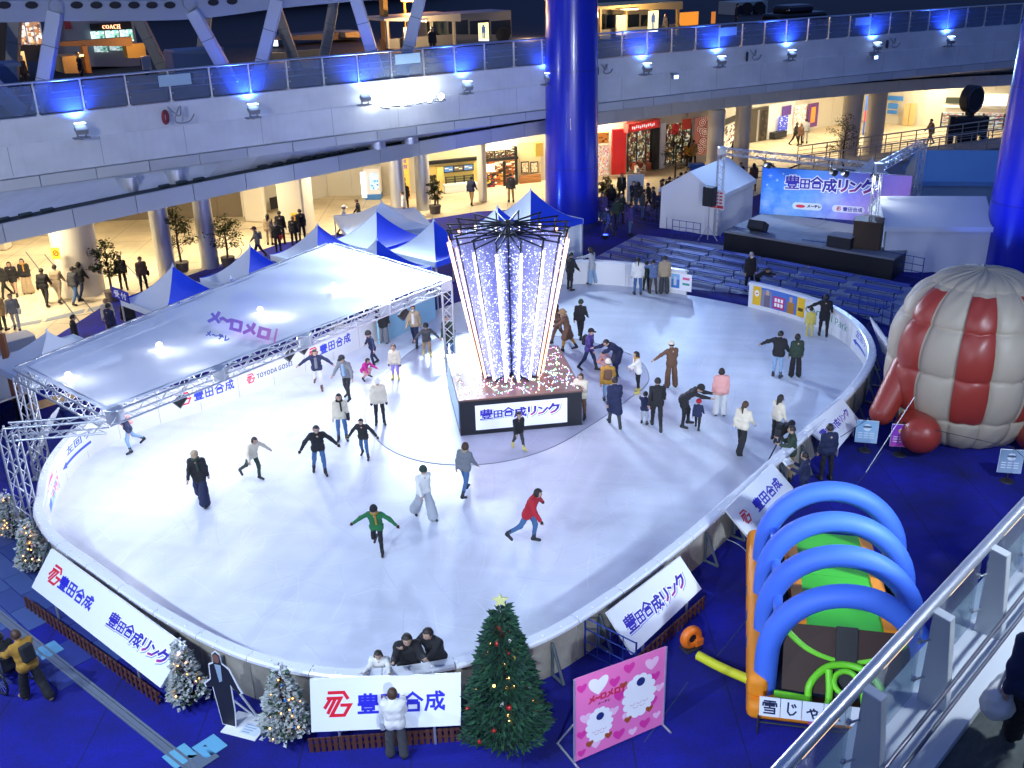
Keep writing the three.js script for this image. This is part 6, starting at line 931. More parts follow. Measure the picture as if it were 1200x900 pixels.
{
  const A = at(935, 207), B = at(1230, 186, 1.4).setY(0), up1 = (p, k) => up(p, k), d = B.clone().sub(A).normalize(), n = V(d.z, 0, -d.x), H0 = 0.15, H1 = 2.4, W = 3.2; if (n.z > 0) n.negate();
  const A2 = A.clone().addScaledVector(n, W), B2 = B.clone().addScaledVector(n, W), t = thing('ramp', 'pale concrete ramp rising behind the stage to the right', 'ramp');
  mesh('front_wall', slabOf(up1(A, -0.2), up1(B, -0.2), up1(B, H1), up1(A, H0), 0.2), M([0.28, 0.32, 0.4], 0.7), t); mesh('deck', slabOf(up1(A, H0), up1(B, H1), up1(B2, H1), up1(A2, H0), 0.15), M([0.34, 0.3, 0.24], 0.7), t);
  const rl = (p, q, label) => { const r = thing('ramp_railing', label, 'railing'); const N = 16; for (let i = 0; i <= N; i++) { const s = lerpV(p, q, i / N); mesh('post', bar(s, s.clone().add(V(0, 1.1, 0)), 0.035, 6), M([0.34, 0.31, 0.26], 0.5, 0.3), r); } for (const h of [1.12, 0.85, 0.6, 0.35]) mesh('rail', bar(p.clone().add(V(0, h, 0)), q.clone().add(V(0, h, 0)), h > 1 ? 0.045 : 0.02, 6), M([0.4, 0.37, 0.32], 0.45, 0.4), r); };
  rl(up1(A, H0), up1(B, H1), 'front metal railing of the ramp behind the stage'); rl(up1(A2, H0), up1(B2, H1), 'rear metal railing of the ramp behind the stage');
  const fr = at(773, 235), fr2 = at(905, 214), r2 = thing('walkway_railing', 'metal railing behind the left marquee and stage', 'railing'); for (let i = 0; i <= 10; i++) { const s = lerpV(fr, fr2, i / 10); mesh('post', bar(s, up(s, 1.15), 0.035, 6), M([0.4, 0.38, 0.36], 0.5, 0.3), r2); } for (const h of [1.15, 0.8, 0.45]) mesh('rail', bar(up(fr, h), up(fr2, h), 0.035, 6), M([0.4, 0.38, 0.36], 0.5, 0.3), r2);
  const bx = thing('blue_crate', 'blue box beside the railing above the waiting crowd', 'box', at(815, 220)); mesh('body', rbox(0.9, 0.9, 0.6, 0.04, 0, 1.0, 0), M([0.02, 0.1, 0.4], 0.5), bx); mesh('stand', rbox(0.8, 0.55, 0.5, 0.03, 0, 0.28, 0), mDark, bx);
  const wb = thing('white_notice_board', 'blank pale notice board standing in the crowd', 'notice board', at(744, 244), 0.1); mesh('panel', rbox(0.95, 1.5, 0.05, 0.02, 0, 1.15, 0), M([0.45, 0.5, 0.58], 0.5), wb); for (const x of [-0.4, 0.4]) mesh('leg', bar(V(x, 0, 0), V(x, 0.5, 0), 0.03), mAlu, wb);
  const rb = thing('round_headed_sculpture', 'dark angular sculpture with a tall round head by the right pole', 'sculpture', at(1152, 203).add(V(-0.5, 0, -2)), -0.2), mK = M([0.02, 0.022, 0.028], 0.4, 0.3); rb.scale.setScalar(0.7);
  mesh('lower_body', new THREE.CylinderGeometry(1.0, 0.7, 2.2, 6).translate(0, 2.2, 0), mK, rb); mesh('torso', rbox(2.5, 1.6, 1.4, 0.12, 0, 3.7, 0), mK, rb); mesh('arm', [rbox(0.5, 1.9, 0.8, 0.1, -1.4, 3.6, 0), rbox(0.5, 1.0, 0.8, 0.1, -1.4, 2.4, 0.2)], mK, rb); mesh('arm', [rbox(0.5, 1.9, 0.8, 0.1, 1.4, 3.6, 0), rbox(0.6, 0.6, 0.9, 0.1, 1.4, 2.5, 0.3)], mK, rb); mesh('neck', cyl(0.4, 0.4, 0.6, 12, 0, 4.4, 0), mK, rb); mesh('head', [new THREE.CylinderGeometry(1.0, 1.0, 0.9, 32).rotateX(Math.PI / 2).rotateY(0.6).scale(1, 1.2, 1).translate(0, 6.0, 0)], mK, rb); mesh('head_band', new THREE.TorusGeometry(0.86, 0.07, 8, 32).rotateY(0.6).scale(1, 1.2, 1).translate(0.25, 6.0, 0.38), M([0.06, 0.07, 0.09], 0.3, 0.5), rb); mesh('plinth', rbox(2.6, 1.2, 2.2, 0.05, 0, 0.6, 0), M([0.05, 0.05, 0.06], 0.7), rb); mesh('lens', ball(0.16, 1.5, 2.7, 0.75, 10), M([0.05, 0.25, 0.4], 0.3), rb);
}
// ---------------------------------------------------------------- upper street level behind the deck
const GY = 8.0;
struct('street', flat([[-150, -34], ...span(-60, 60, 30).map((x) => { const p = curveD(x, 4.9); return [p.x, p.z]; }), [150, -75], [150, -400], [-150, -400]].reverse(), GY, 0.1), M([0.012, 0.012, 0.014], 0.8));
const veil = (u, v, off) => { let lo = 0, hi = 13.7; for (let i = 0; i < 50; i++) { const h = (lo + hi) / 2, p = at(u, v, h), q = curveD(p.x, off); if (p.z < q.z) lo = h; else hi = h; } return at(u, v, (lo + hi) / 2); }; // where the view through u, v meets an upright curtain behind the deck edge
function bg(parent, name, u0, u1, v0, v1, off, m, th = 0.1) { const a = veil(u0, v1, off), b = veil(u1, v1, off), c = veil(u0, v0, off); return mesh(name, slabOf(a, b, up(b, c.y), up(a, c.y), th), m, parent); }
function bgPrint(parent, name, u0, u1, v0, v1, off, t, k) { const a = veil(u0, v1, off), b = veil(u1, v1, off), c = veil(u0, v0, off); return mesh(name, faceOf(a, b, up(b, c.y), up(a, c.y), 0), new THREE.MeshStandardMaterial({ map: t, emissive: 0xffffff, emissiveMap: t, emissiveIntensity: k, roughness: 0.5, name: 'glowing_print' }), parent); }
{ // curved steel ring and its V struts
  const t = thing('roof_ring', 'pale perforated steel ring beam on V shaped struts over the deck', 'roof structure'), mR = M([0.30, 0.33, 0.36], 0.5), off = 2.6;
  const tops = [[-90, 16], [65, 14], [225, 12], [325, 0], [415, -8], [495, -14]].map(([u, v]) => veil(u, v, off));
  const c = new THREE.CatmullRomCurve3([veil(-180, 16, off), ...tops, veil(640, -40, off)]);
  const P = c.getSpacedPoints(60), sec = []; for (let i = 0; i < 60; i++) { const a = P[i], b = P[i + 1], U = V(0, 0.42, 0), D = V(0, -0.35, 0), bk = V(0, 0, -0.7); sec.push([a.clone().add(D), b.clone().add(D), b.clone().add(U), a.clone().add(U)], [a.clone().add(U), b.clone().add(U), b.clone().add(U).add(bk), a.clone().add(U).add(bk)], [b.clone().add(D), a.clone().add(D), a.clone().add(D).add(bk), b.clone().add(D).add(bk)]); }
  mesh('ring_beam', toCreasedNormals(merge([quads(sec)]), 0.5), mR, t);
  for (const u of [5, 37, 90, 113, 135, 157, 178, 199, 250, 272]) { const p = veil(u, u < 230 ? 6 : 4 - (u - 230) * 0.06, off - 0.02); mesh('beam_hole', new THREE.CylinderGeometry(0.17, 0.17, 0.04, 16).rotateX(Math.PI / 2).scale(1.4, 0.8, 1).rotateY(0.6).translate(p.x, p.y, p.z), mBlack, t); }
  for (const [u, v] of [[65, 8], [221, 4]]) { const p = veil(u, v, off - 0.05); mesh('pin', cyl(0.25, 0.25, 0.1, 20).rotateX(Math.PI / 2).rotateY(0.6).translate(p.x, p.y, p.z), mR, t); }
  const st = (a, b, w, m, n) => { const d = b.clone().sub(a), g = rbox(w, d.length(), w * 0.7, 0.05), q = new THREE.Quaternion().setFromUnitVectors(V(0, 1, 0), d.clone().normalize()); g.applyQuaternion(q).translate((a.x + b.x) / 2, (a.y + b.y) / 2, (a.z + b.z) / 2); const j = []; mesh('strut', g, m, t); for (const k of [0.33, 0.66]) { const p = lerpV(a, b, k); mesh('strut_joint', rbox(w * 1.03, 0.03, w * 0.74, 0.005).applyQuaternion(q).translate(p.x, p.y, p.z), M([0.12, 0.13, 0.15], 0.6), t); } };
  const mS = M([0.42, 0.46, 0.52], 0.5), ft = (u, v) => veil(u, v, off).setY(8.1);
  for (const [f, k] of [[[20, 104], [-90, 16]], [[40, 104], [65, 14]], [[275, 84], [225, 12]], [[296, 82], [325, 0]], [[443, 66], [415, -8]], [[470, 64], [495, -14]]]) st(ft(...f), veil(...k, off), 0.55, mS);
  const o2 = 9, m2 = M([0.25, 0.23, 0.2], 0.6), f2 = (u, v) => veil(u, v, o2).setY(8.1); for (const [f, k] of [[[0, 62], [18, 14]], [[195, 60], [158, 14]], [[228, 60], [243, 5]], [[348, 62], [322, 5]], [[375, 62], [392, 0]]]) st(f2(...f), veil(...k, o2), 0.5, m2);
}
{
  const dk = M([0.05, 0.048, 0.045], 0.8);
  let s = thing('coach_boutique', 'boutique building with glowing sign and bright shop screens at top left', 'building');
  bg(s, 'facade', 62, 165, -10, 78, 26, M([0.22, 0.24, 0.26], 0.7), 2); bg(s, 'sign_band', 107, 155, 28, 36, 25.8, mBlack); 
  bgPrint(s, 'sign_lettering', 118, 144, 29, 35, 25.6, tex(256, 64, (g, w, h) => { g.fillStyle = '#080404'; g.fillRect(0, 0, w, h); g.fillStyle = '#ffb080'; g.font = 'bold 58px serif'; g.textAlign = 'center'; g.fillText('COACH', w / 2, 52, 240); }), 4);
  const sc = tex(128, 64, (g, w, h) => { const q = g.createLinearGradient(0, 0, w, h); q.addColorStop(0, '#e8f4f0'); q.addColorStop(0.5, '#9cd0c8'); q.addColorStop(1, '#5c9a78'); g.fillStyle = q; g.fillRect(0, 0, w, h); dots(['#ffffff', '#7ab0a0', '#3c6a54', '#c8e8e0'], 'rgba(0,0,0,0)', 24, 8, 26)(g, w, h); });
  for (const [a, b, c, d] of [[108, 124, 37, 50], [125, 141, 36, 49], [142, 157, 35, 48], [111, 127, 53, 61], [129, 147, 53, 59]]) bgPrint(s, 'shop_screen', a, b, c, d, 25.6, sc, d > 52 ? 0.7 : 1.5);
  bg(s, 'red_plate', 77, 84, 25, 34, 25.7, M([0.3, 0.03, 0.04], 0.6));
  s = thing('lit_store', 'warmly lit store front behind the struts at the far top left', 'shop'); bg(s, 'facade', -30, 56, 18, 72, 22, dk, 3); bgPrint(s, 'shop_window', 18, 52, 27, 52, 21.8, tex(128, 96, (g, w, h) => { dots(['#fff4dc', '#f0c890', '#c08050', '#ffffff', '#604030', '#e8d8c8'], '#a87850', 90, 5, 24)(g, w, h); }), 1.1); for (const u of [18, 26, 34, 43, 52]) bg(s, 'window_frame', u - 0.5, u + 0.5, 26, 53, 21.6, mWhite);
  bgPrint(s, 'door_light', 28, 33, 60, 84, 19, tex(16, 32, (g, w, h) => { const q = g.createLinearGradient(0, 0, 0, h); q.addColorStop(0, '#ffd890'); q.addColorStop(1, '#a86a20'); g.fillStyle = q; g.fillRect(0, 0, w, h); }), 1.2);
  s = thing('wooden_kiosk', 'tan wooden kiosk with a lit panel behind the deck railing', 'kiosk'); bg(s, 'panel', 76, 97, 66, 86, 16, M([0.5, 0.33, 0.12], 0.6), 1.5); bg(s, 'beam', 60, 156, 50, 54, 17, M([0.25, 0.14, 0.06], 0.7), 0.4); bg(s, 'post', 102, 108, 54, 86, 16.5, M([0.4, 0.2, 0.06], 0.7), 0.4); bg(s, 'lamp_panel', 90, 98, 64.5, 66, 15.6, glow('#ffd070', 5)); bg(s, 'side_panel', 150, 172, 52, 68, 17, M([0.42, 0.26, 0.06], 0.7), 0.6);
  point('kiosk_lamp_light', veil(92, 62, 14), 10, 0xffc070, 5); point('kiosk_lamp_light', veil(162, 48, 15), 8, 0xffc070, 5);
  s = thing('notice_stand', 'small white lit notice stand near the railing at top left', 'sign'); bg(s, 'panel', 168, 178, 66, 82, 13, M([0.5, 0.52, 0.52], 0.5)); bg(s, 'foot', 171, 175, 82, 88, 13, mDark);
  s = thing('planter_bin', 'blue grey utility box by the left end of the deck railing', 'box'); bg(s, 'body', 0, 24, 77, 104, 4.5, M([0.06, 0.1, 0.2], 0.6), 1.2); bg(s, 'lid', -1, 25, 75, 78, 4.4, M([0.1, 0.14, 0.24], 0.5), 1.3);
  s = thing('utility_box', 'blue grey utility box between the struts behind the railing', 'box'); bg(s, 'body', 205, 262, 62, 86, 5.5, M([0.07, 0.11, 0.22], 0.6), 1.2); bg(s, 'lid', 204, 263, 60, 63, 5.4, M([0.1, 0.15, 0.27], 0.5), 1.3);
  const flats = tex(256, 256, (g, w, h) => { g.fillStyle = '#050507'; g.fillRect(0, 0, w, h); });
  const tower = (u0, u1, v0, v1, off, wins, label) => { const b = thing('dark_building', label, 'building'); bg(b, 'wall', u0, u1, v0, v1, off, M([0.007, 0.0075, 0.009], 0.8), 10); for (const [a, c, d, e, col, k] of wins) bg(b, 'window', a, c, d, e, off - 0.3, glow(col, k, [0.05, 0.05, 0.05])); };
  tower(165, 520, -60, 70, 90, [[291, 296, 12, 17, '#ffd890', 2], [297, 302, 12, 20, '#ffc878', 1.4], [305, 310, 11, 20, '#ffe0b0', 2.2], [328, 341, 10, 12, '#ffcc80', 1.2], [328, 341, 14, 16, '#ffcc80', 1.4], [328, 341, 18, 21, '#ffcc80', 1.1], [348, 351, 8, 11, '#fff0d8', 3], [354, 362, 19, 26, '#e0a040', 1]], 'dark building with a few lit windows beyond the struts');
  tower(520, 860, -60, 40, 110, [[540, 543, 2, 8, '#ffd8b0', 1.2], [558, 574, 0, 5, '#ffb070', 1], [760, 764, 10, 14, '#ff9050', 1], [818, 822, 12, 16, '#ffe8c0', 2]], 'dark building behind the bus shelters');
  tower(860, 1260, -60, 30, 90, [[983, 988, 2, 4, '#c8e8ff', 2], [1121, 1126, 2, 4, '#d0e8ff', 2], [1064, 1084, -4, 1, '#40a8b0', 0.8], [1034, 1040, 1, 4, '#b0d8e0', 0.8]], 'dark building at the top right beyond the deck');
  // bus shelters and buses
  const shelter = (u0, u1, v0, v1, off, adU, label, tone) => { const q = thing('bus_shelter', label, 'bus shelter'); bg(q, 'roof', u0, u1, v0, v0 + 3, off - 1, M(tone, 0.6), 3); for (let i = 0; i < 4; i++) { const u = u0 + 6 + (u1 - u0 - 12) * i / 3; bg(q, 'post', u - 1, u + 1, v0 + 3, v1, off - 0.5, M(tone, 0.5), 0.2); } bg(q, 'back_panel', u0 + 4, u1 - 4, v1 - 11, v1, off, M([0.2, 0.19, 0.17], 0.6), 0.1); bg(q, 'timetable', u0 + 24, u0 + 36, v0 + 10, v1 - 4, off - 0.6, M([0.55, 0.52, 0.46], 0.6)); const ad = tex(64, 128, (g, w, h) => { g.fillStyle = '#f0e4a0'; g.fillRect(0, 0, w, h); g.fillStyle = '#405070'; g.fillRect(26, 14, 12, 14); g.fillRect(20, 28, 24, 44); g.fillRect(24, 72, 7, 40); g.fillRect(34, 72, 7, 40); g.fillStyle = '#e8f0f4'; g.fillRect(0, 116, w, 12); }); bgPrint(q, 'advert', adU, adU + 12, v0 + 5, v1 - 9, off - 0.9, ad, 1.6); bg(q, 'lamp_panel', u0 + 30, u0 + 50, v0 + 3, v0 + 3.6, off - 1.5, glow('#ffe4b0', 2)); point('shelter_lamp_light', veil((u0 + u1) / 2, v0 + 8, off - 3), 40, 0xffd8a0, 5); };
  shelter(450, 540, 22, 57, 16, 561 - 0, 'pale bus shelter with a lit advert panel left of the big pole', [0.4, 0.36, 0.28]); shelter(698, 800, 8, 46, 13, 759, 'yellow lit bus shelter with an advert right of the big pole', [0.5, 0.36, 0.14]);
  const bus = (u0, u1, v0, v1, off, label, c) => { const q = thing('bus', label, 'bus'); bg(q, 'body', u0, u1, v0, v1, off, M(c, 0.4), 2.4); for (let i = 0; i < 4; i++) { const w = (u1 - u0) / 4; bg(q, 'window', u0 + i * w + 1.2, u0 + (i + 1) * w - 1.2, v0 + (v1 - v0) * 0.14, v0 + (v1 - v0) * 0.52, off - 0.06, M([0.02, 0.03, 0.045], 0.1)); } for (const u of [u0 + 10, u1 - 10]) { const p = veil(u, v1, off - 0.1); mesh('wheel', cyl(0.45, 0.45, 0.25, 18).rotateX(Math.PI / 2).translate(p.x, Math.max(p.y, 8.5), p.z), mBlack, q); } bg(q, 'headlight', u1 - 4, u1 - 1, v0 + (v1 - v0) * 0.8, v0 + (v1 - v0) * 0.88, off - 0.08, glow('#ffb070', 2)); };
  bus(500, 600, 19, 60, 18.5, 'grey bus standing behind the left bus shelter', [0.16, 0.16, 0.16]); bus(690, 770, 12, 52, 16, 'cream bus standing behind the yellow shelter', [0.4, 0.34, 0.22]); bus(864, 898, 3, 30, 26, 'pale green bus at the top right of the big pole', [0.35, 0.42, 0.36]);
  s = thing('orange_lit_panel', 'orange glowing map panel on the street right of the pole', 'sign'); bg(s, 'panel', 797, 818, 15, 30, 20, glow('#ff9a20', 0.9, [0.5, 0.3, 0.1])); bg(s, 'post', 806, 809, 30, 36, 20, mDark); s = thing('orange_post_sign', 'narrow orange street sign behind the deck', 'sign'); bg(s, 'panel', 834, 838, 14, 30, 20, glow('#e08020', 0.8, [0.5, 0.3, 0.1])); bg(s, 'post', 835, 837, 30, 36, 20, mDark);
  s = thing('street_lamp', 'twin headed orange street lamp at the top of the view', 'street lamp'); bg(s, 'mast', 477, 479, 2, 60, 24, M([0.3, 0.2, 0.08], 0.6)); bg(s, 'lamp_head', 471, 485, -1, 2, 24, glow('#ffb040', 10)); point('street_lamp_light', veil(478, 6, 22), 120, 0xffb050, 5);
  s = thing('orange_pillar', 'tall brown orange pillar between struts on the street', 'pillar'); bg(s, 'shaft', 453, 458, -6, 60, 17, M([0.45, 0.22, 0.04], 0.7), 0.5); bg(s, 'base', 452, 459, 46, 60, 16.9, M([0.3, 0.14, 0.03], 0.7), 0.6);
  s = thing('parked_car', 'dark car parked behind the deck at top right', 'car'); { const p = veil(930, 34, 12); const turn = 0.5; s.position.set(p.x, GY, p.z); s.rotation.y = turn; mesh('body', [rbox(4.4, 0.7, 1.8, 0.2, 0, 0.6, 0), rbox(2.4, 0.6, 1.6, 0.25, -0.2, 1.15, 0)], M([0.012, 0.012, 0.016], 0.25, 0.4), s); mesh('window', rbox(2.2, 0.36, 1.62, 0.1, -0.2, 1.2, 0), M([0.02, 0.02, 0.03], 0.1), s); for (const [x, z] of [[1.4, 0.85], [-1.4, 0.85], [1.4, -0.85], [-1.4, -0.85]]) mesh('wheel', cyl(0.32, 0.32, 0.2, 18).rotateX(Math.PI / 2).translate(x, 0.33, z), mBlack, s); mesh('headlight', rbox(0.06, 0.12, 0.3, 0.02, 2.2, 0.65, 0.6), glow('#ffe0b0', 3), s); }
  s = thing('lit_canopy', 'long low lit street canopy beyond the struts', 'canopy'); bg(s, 'roof', 405, 426, 38, 44, 30, M([0.45, 0.36, 0.18], 0.6), 2); bg(s, 'lamp_panel', 315, 326, 48, 54, 30, glow('#c8f0ff', 2.5)); bg(s, 'panel', 310, 390, 63, 74, 20, M([0.16, 0.17, 0.14], 0.7)); bg(s, 'roof', 320, 420, 44, 47, 31, M([0.1, 0.09, 0.08], 0.6), 2);
  for (let i = 0; i < 3; i++) point('street_glow_lamp', veil([330, 620, 880][i], 40, 20), 18, 0xffd0a0, 8);
}
// ---------------------------------------------------------------- people
// pose: lean, left hip [pitch, knee, splay], right hip, left arm [raise, forward, elbow], right arm
const POSE = {
  stand: [0.02, [0.03, 0.05, 0.07], [-0.03, 0.04, 0.07], [0.14, 0.02, 0.2], [0.14, 0.0, 0.18]],
  walk: [0.07, [0.38, 0.12, 0.04], [-0.3, 0.3, 0.04], [0.12, -0.3, 0.25], [0.12, 0.35, 0.35]],
  skate: [0.25, [0.5, 0.55, 0.1], [-0.12, 0.3, 0.14], [0.5, 0.2, 0.45], [0.5, 0.0, 0.4]],
  out: [0.16, [0.3, 0.45, 0.08], [-0.2, 0.35, 0.12], [0.85, 0.1, 0.3], [0.72, -0.1, 0.35]],
  glide: [0.36, [0.36, 0.5, 0.05], [-0.45, 0.5, 0.12], [0.85, -0.1, 0.3], [0.55, 0.5, 0.4]],
  fly: [0.2, [0.2, 0.3, 0.04], [-0.15, 1.0, 0.1], [1.0, 0.1, 0.25], [1.05, -0.05, 0.15]],
  oneout: [0.06, [0.06, 0.08, 0.07], [-0.04, 0.06, 0.08], [1.1, 0.1, 0.15], [0.2, 0.35, 0.3]],
  bend: [0.85, [0.4, 0.4, 0.1], [0.2, 0.3, 0.1], [0.12, 0.8, 0.25], [0.12, 0.9, 0.2]],
  crouch: [0.5, [1.75, 2.15, 0.15], [1.25, 2.05, 0.15], [0.25, 0.9, 0.25], [0.25, 0.7, 0.3]],
  reach: [0.1, [0.08, 0.1, 0.08], [-0.1, 0.08, 0.08], [0.35, 1.2, 0.2], [0.16, 0.1, 0.25]],
  rail: [0.27, [0.1, 0.12, 0.08], [-0.1, 0.08, 0.08], [0.22, 1.25, 0.7], [0.22, 1.2, 0.8]],
  sit: [0.08, [1.5, 1.55, 0.1], [1.5, 1.5, 0.1], [0.18, 0.6, 0.6], [0.18, 0.5, 0.7]],
  push: [0.22, [0.3, 0.15, 0.05], [-0.28, 0.25, 0.05], [0.16, 0.75, 0.5], [0.16, 0.75, 0.5]],
  photo: [0.05, [0.05, 0.05, 0.08], [-0.03, 0.05, 0.08], [0.04, 0.35, 1.5], [0.04, 0.35, 1.5]],
};
function joints(name, kid) {
  const [lean, hl, hr, al, ar] = POSE[name], th = kid ? 0.36 : 0.42, cf = kid ? 0.36 : 0.42, J = { lean };
  const leg = (s, [p, k, sp]) => { const hip = V(s * 0.09, 0, 0), d = V(s * Math.sin(sp), -Math.cos(p), Math.sin(p)).normalize(), kn = hip.clone().addScaledVector(d, th), q = p - k, e = V(s * Math.sin(sp) * 0.5, -Math.cos(q), Math.sin(q)).normalize(), an = kn.clone().addScaledVector(e, cf), pit = Math.max(-1.2, Math.min(0, q * 0.8)); return { hip, kn, an, toe: an.clone().add(V(s * 0.03, -0.05 + 0.16 * Math.sin(pit), 0.16 * Math.cos(pit))) , heel: an.clone().add(V(0, -0.045, -0.03)) }; };
  J.l = leg(1, hl); J.r = leg(-1, hr);
  const low = Math.min(J.l.an.y - 0.08, J.r.an.y - 0.08, J.l.toe.y - 0.03, J.r.toe.y - 0.03), lift = -low;
  for (const g of [J.l, J.r]) for (const k in g) g[k].y += lift;
  J.pel = V(0, lift, 0); const T = (y, z = 0, x = 0) => V(x, lift + y * Math.cos(lean) - z * Math.sin(lean), y * Math.sin(lean) + z * Math.cos(lean)); J.T = T;
  const arm = (s, [sd, f, e]) => { const sh = T(0.46, 0, s * 0.18), a = f + (lean > 0.6 ? lean * 0.5 : 0), d = V(s * Math.sin(sd), -Math.cos(sd) * Math.cos(a), Math.cos(sd) * Math.sin(a)), el = sh.clone().addScaledVector(d, 0.28), d2 = V(s * Math.sin(sd) * 0.75, -Math.cos(sd) * Math.cos(a + e), Math.cos(sd) * Math.sin(a + e)).normalize(), wr = el.clone().addScaledVector(d2, 0.25); return { sh, el, wr, d: d2, tip: wr.clone().addScaledVector(d2, 0.075) }; };
  J.al = arm(1, al); J.ar = arm(-1, ar); J.neck = T(0.54, 0.01); J.head = T(0.66, 0.03).add(V(0, 0, 0.01)); J.tilt = lean * 0.55;
  return J;
}
const skinC = [0.46, 0.29, 0.21];
function headGeo() {
  const g = new THREE.SphereGeometry(0.105, 30, 24), p = g.attributes.position, col = [];
  for (let i = 0; i < p.count; i++) {
    let x = p.getX(i) / 0.105, y = p.getY(i) / 0.105, z = p.getZ(i) / 0.105; const front = Math.max(0, z);
    let sx = 0.80 - 0.12 * Math.max(0, -y), sy = 1.14, sz = 0.97; const nose = Math.exp(-((x / 0.16) ** 2) - (((y + 0.12) / 0.2) ** 2)) * (z > 0 ? 1 : 0), eye = Math.exp(-(((Math.abs(x) - 0.34) / 0.13) ** 2) - (((y - 0.08) / 0.075) ** 2)) * (z > 0 ? 1 : 0), brow = Math.exp(-(((Math.abs(x) - 0.35) / 0.17) ** 2) - (((y - 0.24) / 0.05) ** 2)) * (z > 0 ? 1 : 0), mouth = Math.exp(-((x / 0.22) ** 2) - (((y + 0.45) / 0.06) ** 2)) * (z > 0 ? 1 : 0), ear = Math.exp(-(((Math.abs(x) - 0.98) / 0.12) ** 2) - ((y / 0.22) ** 2) - ((z / 0.2) ** 2));
    p.setXYZ(i, 0.105 * x * (sx + 0.16 * ear), 0.105 * y * sy, 0.105 * (z * sz + 0.2 * nose - 0.06 * eye * front + 0.04 * front * (y < -0.3 ? 1 : 0)));
    const dk = Math.min(1, eye * 1.2 + brow * 0.7), m = mouth * 0.6; col.push(skinC[0] * (1 - dk * 0.9) , skinC[1] * (1 - dk * 0.9) * (1 - m * 0.55), skinC[2] * (1 - dk * 0.85) * (1 - m * 0.5));
  }
  g.setAttribute('color', new THREE.Float32BufferAttribute(col, 3)); g.computeVertexNormals(); return g;
}
const HEAD = headGeo(), mSkin = M([1, 1, 1], 0.6, 0, { vertexColors: true });
const colour = (g, c) => { const n = g.attributes.position.count, a = new Float32Array(n * 3); for (let i = 0; i < n; i++) a.set(c, i * 3); g.setAttribute('color', new THREE.BufferAttribute(a, 3)); return g; };
const cache = {}, once = (k, f) => (cache[k] ??= f());
const CELL = 0.027;
function bodyGeo(name, kid) {
  return once('b' + name + kid, () => {
    const J = joints(name, kid), T = J.T, L = [];
    L.push([T(0.02, 0, -0.06), T(0.02, 0, 0.06), 0.1], [T(0.2, 0, -0.05), T(0.2, 0, 0.05), 0.095], [T(0.38, 0, -0.08), T(0.38, 0, 0.08), 0.1], [T(0.46, 0, -0.14), T(0.46, 0, 0.14), 0.055], [T(0.05), T(0.4), 0.1], [T(0.44), J.head, 0.055, 0.06]);
    for (const g of [J.l, J.r]) L.push([g.hip, g.kn, 0.078, 0.056], [g.kn, g.an, 0.054, 0.038], [g.heel, g.toe, 0.038, 0.034]);
    for (const a of [J.al, J.ar]) L.push([a.sh, a.el, 0.05, 0.038], [a.el, a.wr, 0.038, 0.027], [a.wr, a.tip, 0.028, 0.03]);
    const list = [colour(capsules(L, CELL, 0.05), skinC)];
    for (const [a, s] of [[J.al, 1], [J.ar, -1]]) { // five bent fingers on each palm
      const u = a.d, w = V(1, 0, 0).addScaledVector(u, -u.x).normalize(), n = u.clone().cross(w).normalize();
      for (let k = 0; k < 4; k++) { const r = a.tip.clone().addScaledVector(w, (k - 1.5) * 0.017).addScaledVector(u, 0.015), len = [0.06, 0.07, 0.065, 0.05][k], m = r.clone().addScaledVector(u, len * 0.55), e = m.clone().addScaledVector(u, len * 0.4).addScaledVector(n, 0.02); list.push(colour(bar(r, m, 0.009, 6, 0.0085), skinC), colour(bar(m, e, 0.0085, 6, 0.006), skinC)); }
      const r = a.wr.clone().addScaledVector(u, 0.03).addScaledVector(w, s * 0.024), m = r.clone().addScaledVector(w, s * 0.03).addScaledVector(u, 0.025), e = m.clone().addScaledVector(u, 0.03); list.push(colour(bar(r, m, 0.011, 6, 0.01), skinC), colour(bar(m, e, 0.01, 6, 0.007), skinC));
    }
    const h = HEAD.clone(); if (kid) h.scale(1.14, 1.14, 1.14); h.rotateX(J.tilt).translate(J.head.x, J.head.y + (kid ? 0.02 : 0), J.head.z); list.push(h);
    const g = merge(list); return g;
  });
}
const fold = (m, x, y, z) => m + 0.008 * Math.sin(x * 34 + y * 15) * Math.sin(y * 41 - z * 20 + x * 8);
function coatGeo(name, kid, len, puff) {
  return once('c' + name + kid + len + puff, () => {
    const J = joints(name, kid), T = J.T, q = puff, L = [[T(0.02, 0, -0.07), T(0.02, 0, 0.07), 0.125 + q, 0.125 + q], [T(0.2, 0, -0.07), T(0.2, 0, 0.07), 0.118 + q], [T(0.36, 0, -0.09), T(0.36, 0, 0.09), 0.118 + q], [T(0.455, 0, -0.145), T(0.455, 0, 0.145), 0.072 + q * 0.6], [T(0.5), T(0.545, 0.01), 0.078, 0.066]];
    for (const a of [J.al, J.ar]) L.push([a.sh, a.el, 0.068 + q * 0.7, 0.056 + q * 0.7], [a.el, a.wr, 0.056 + q * 0.7, 0.046 + q * 0.4]);
    const hem = len > 1 ? 0.86 : len > 0 ? 0.42 : 0.12;
    for (const g of [J.l, J.r]) { const e = lerpV(g.hip, g.kn, hem); L.push([g.hip, e, 0.11 + q, 0.095 + q + (len > 1 ? 0.035 : 0.01)]); }
    if (len) { const e = lerpV(lerpV(J.l.hip, J.r.hip, 0.5), lerpV(J.l.kn, J.r.kn, 0.5), hem); L.push([J.pel, e, 0.13 + q, 0.12 + q]); }
    return capsules(L, CELL, 0.05, fold);
  });
}
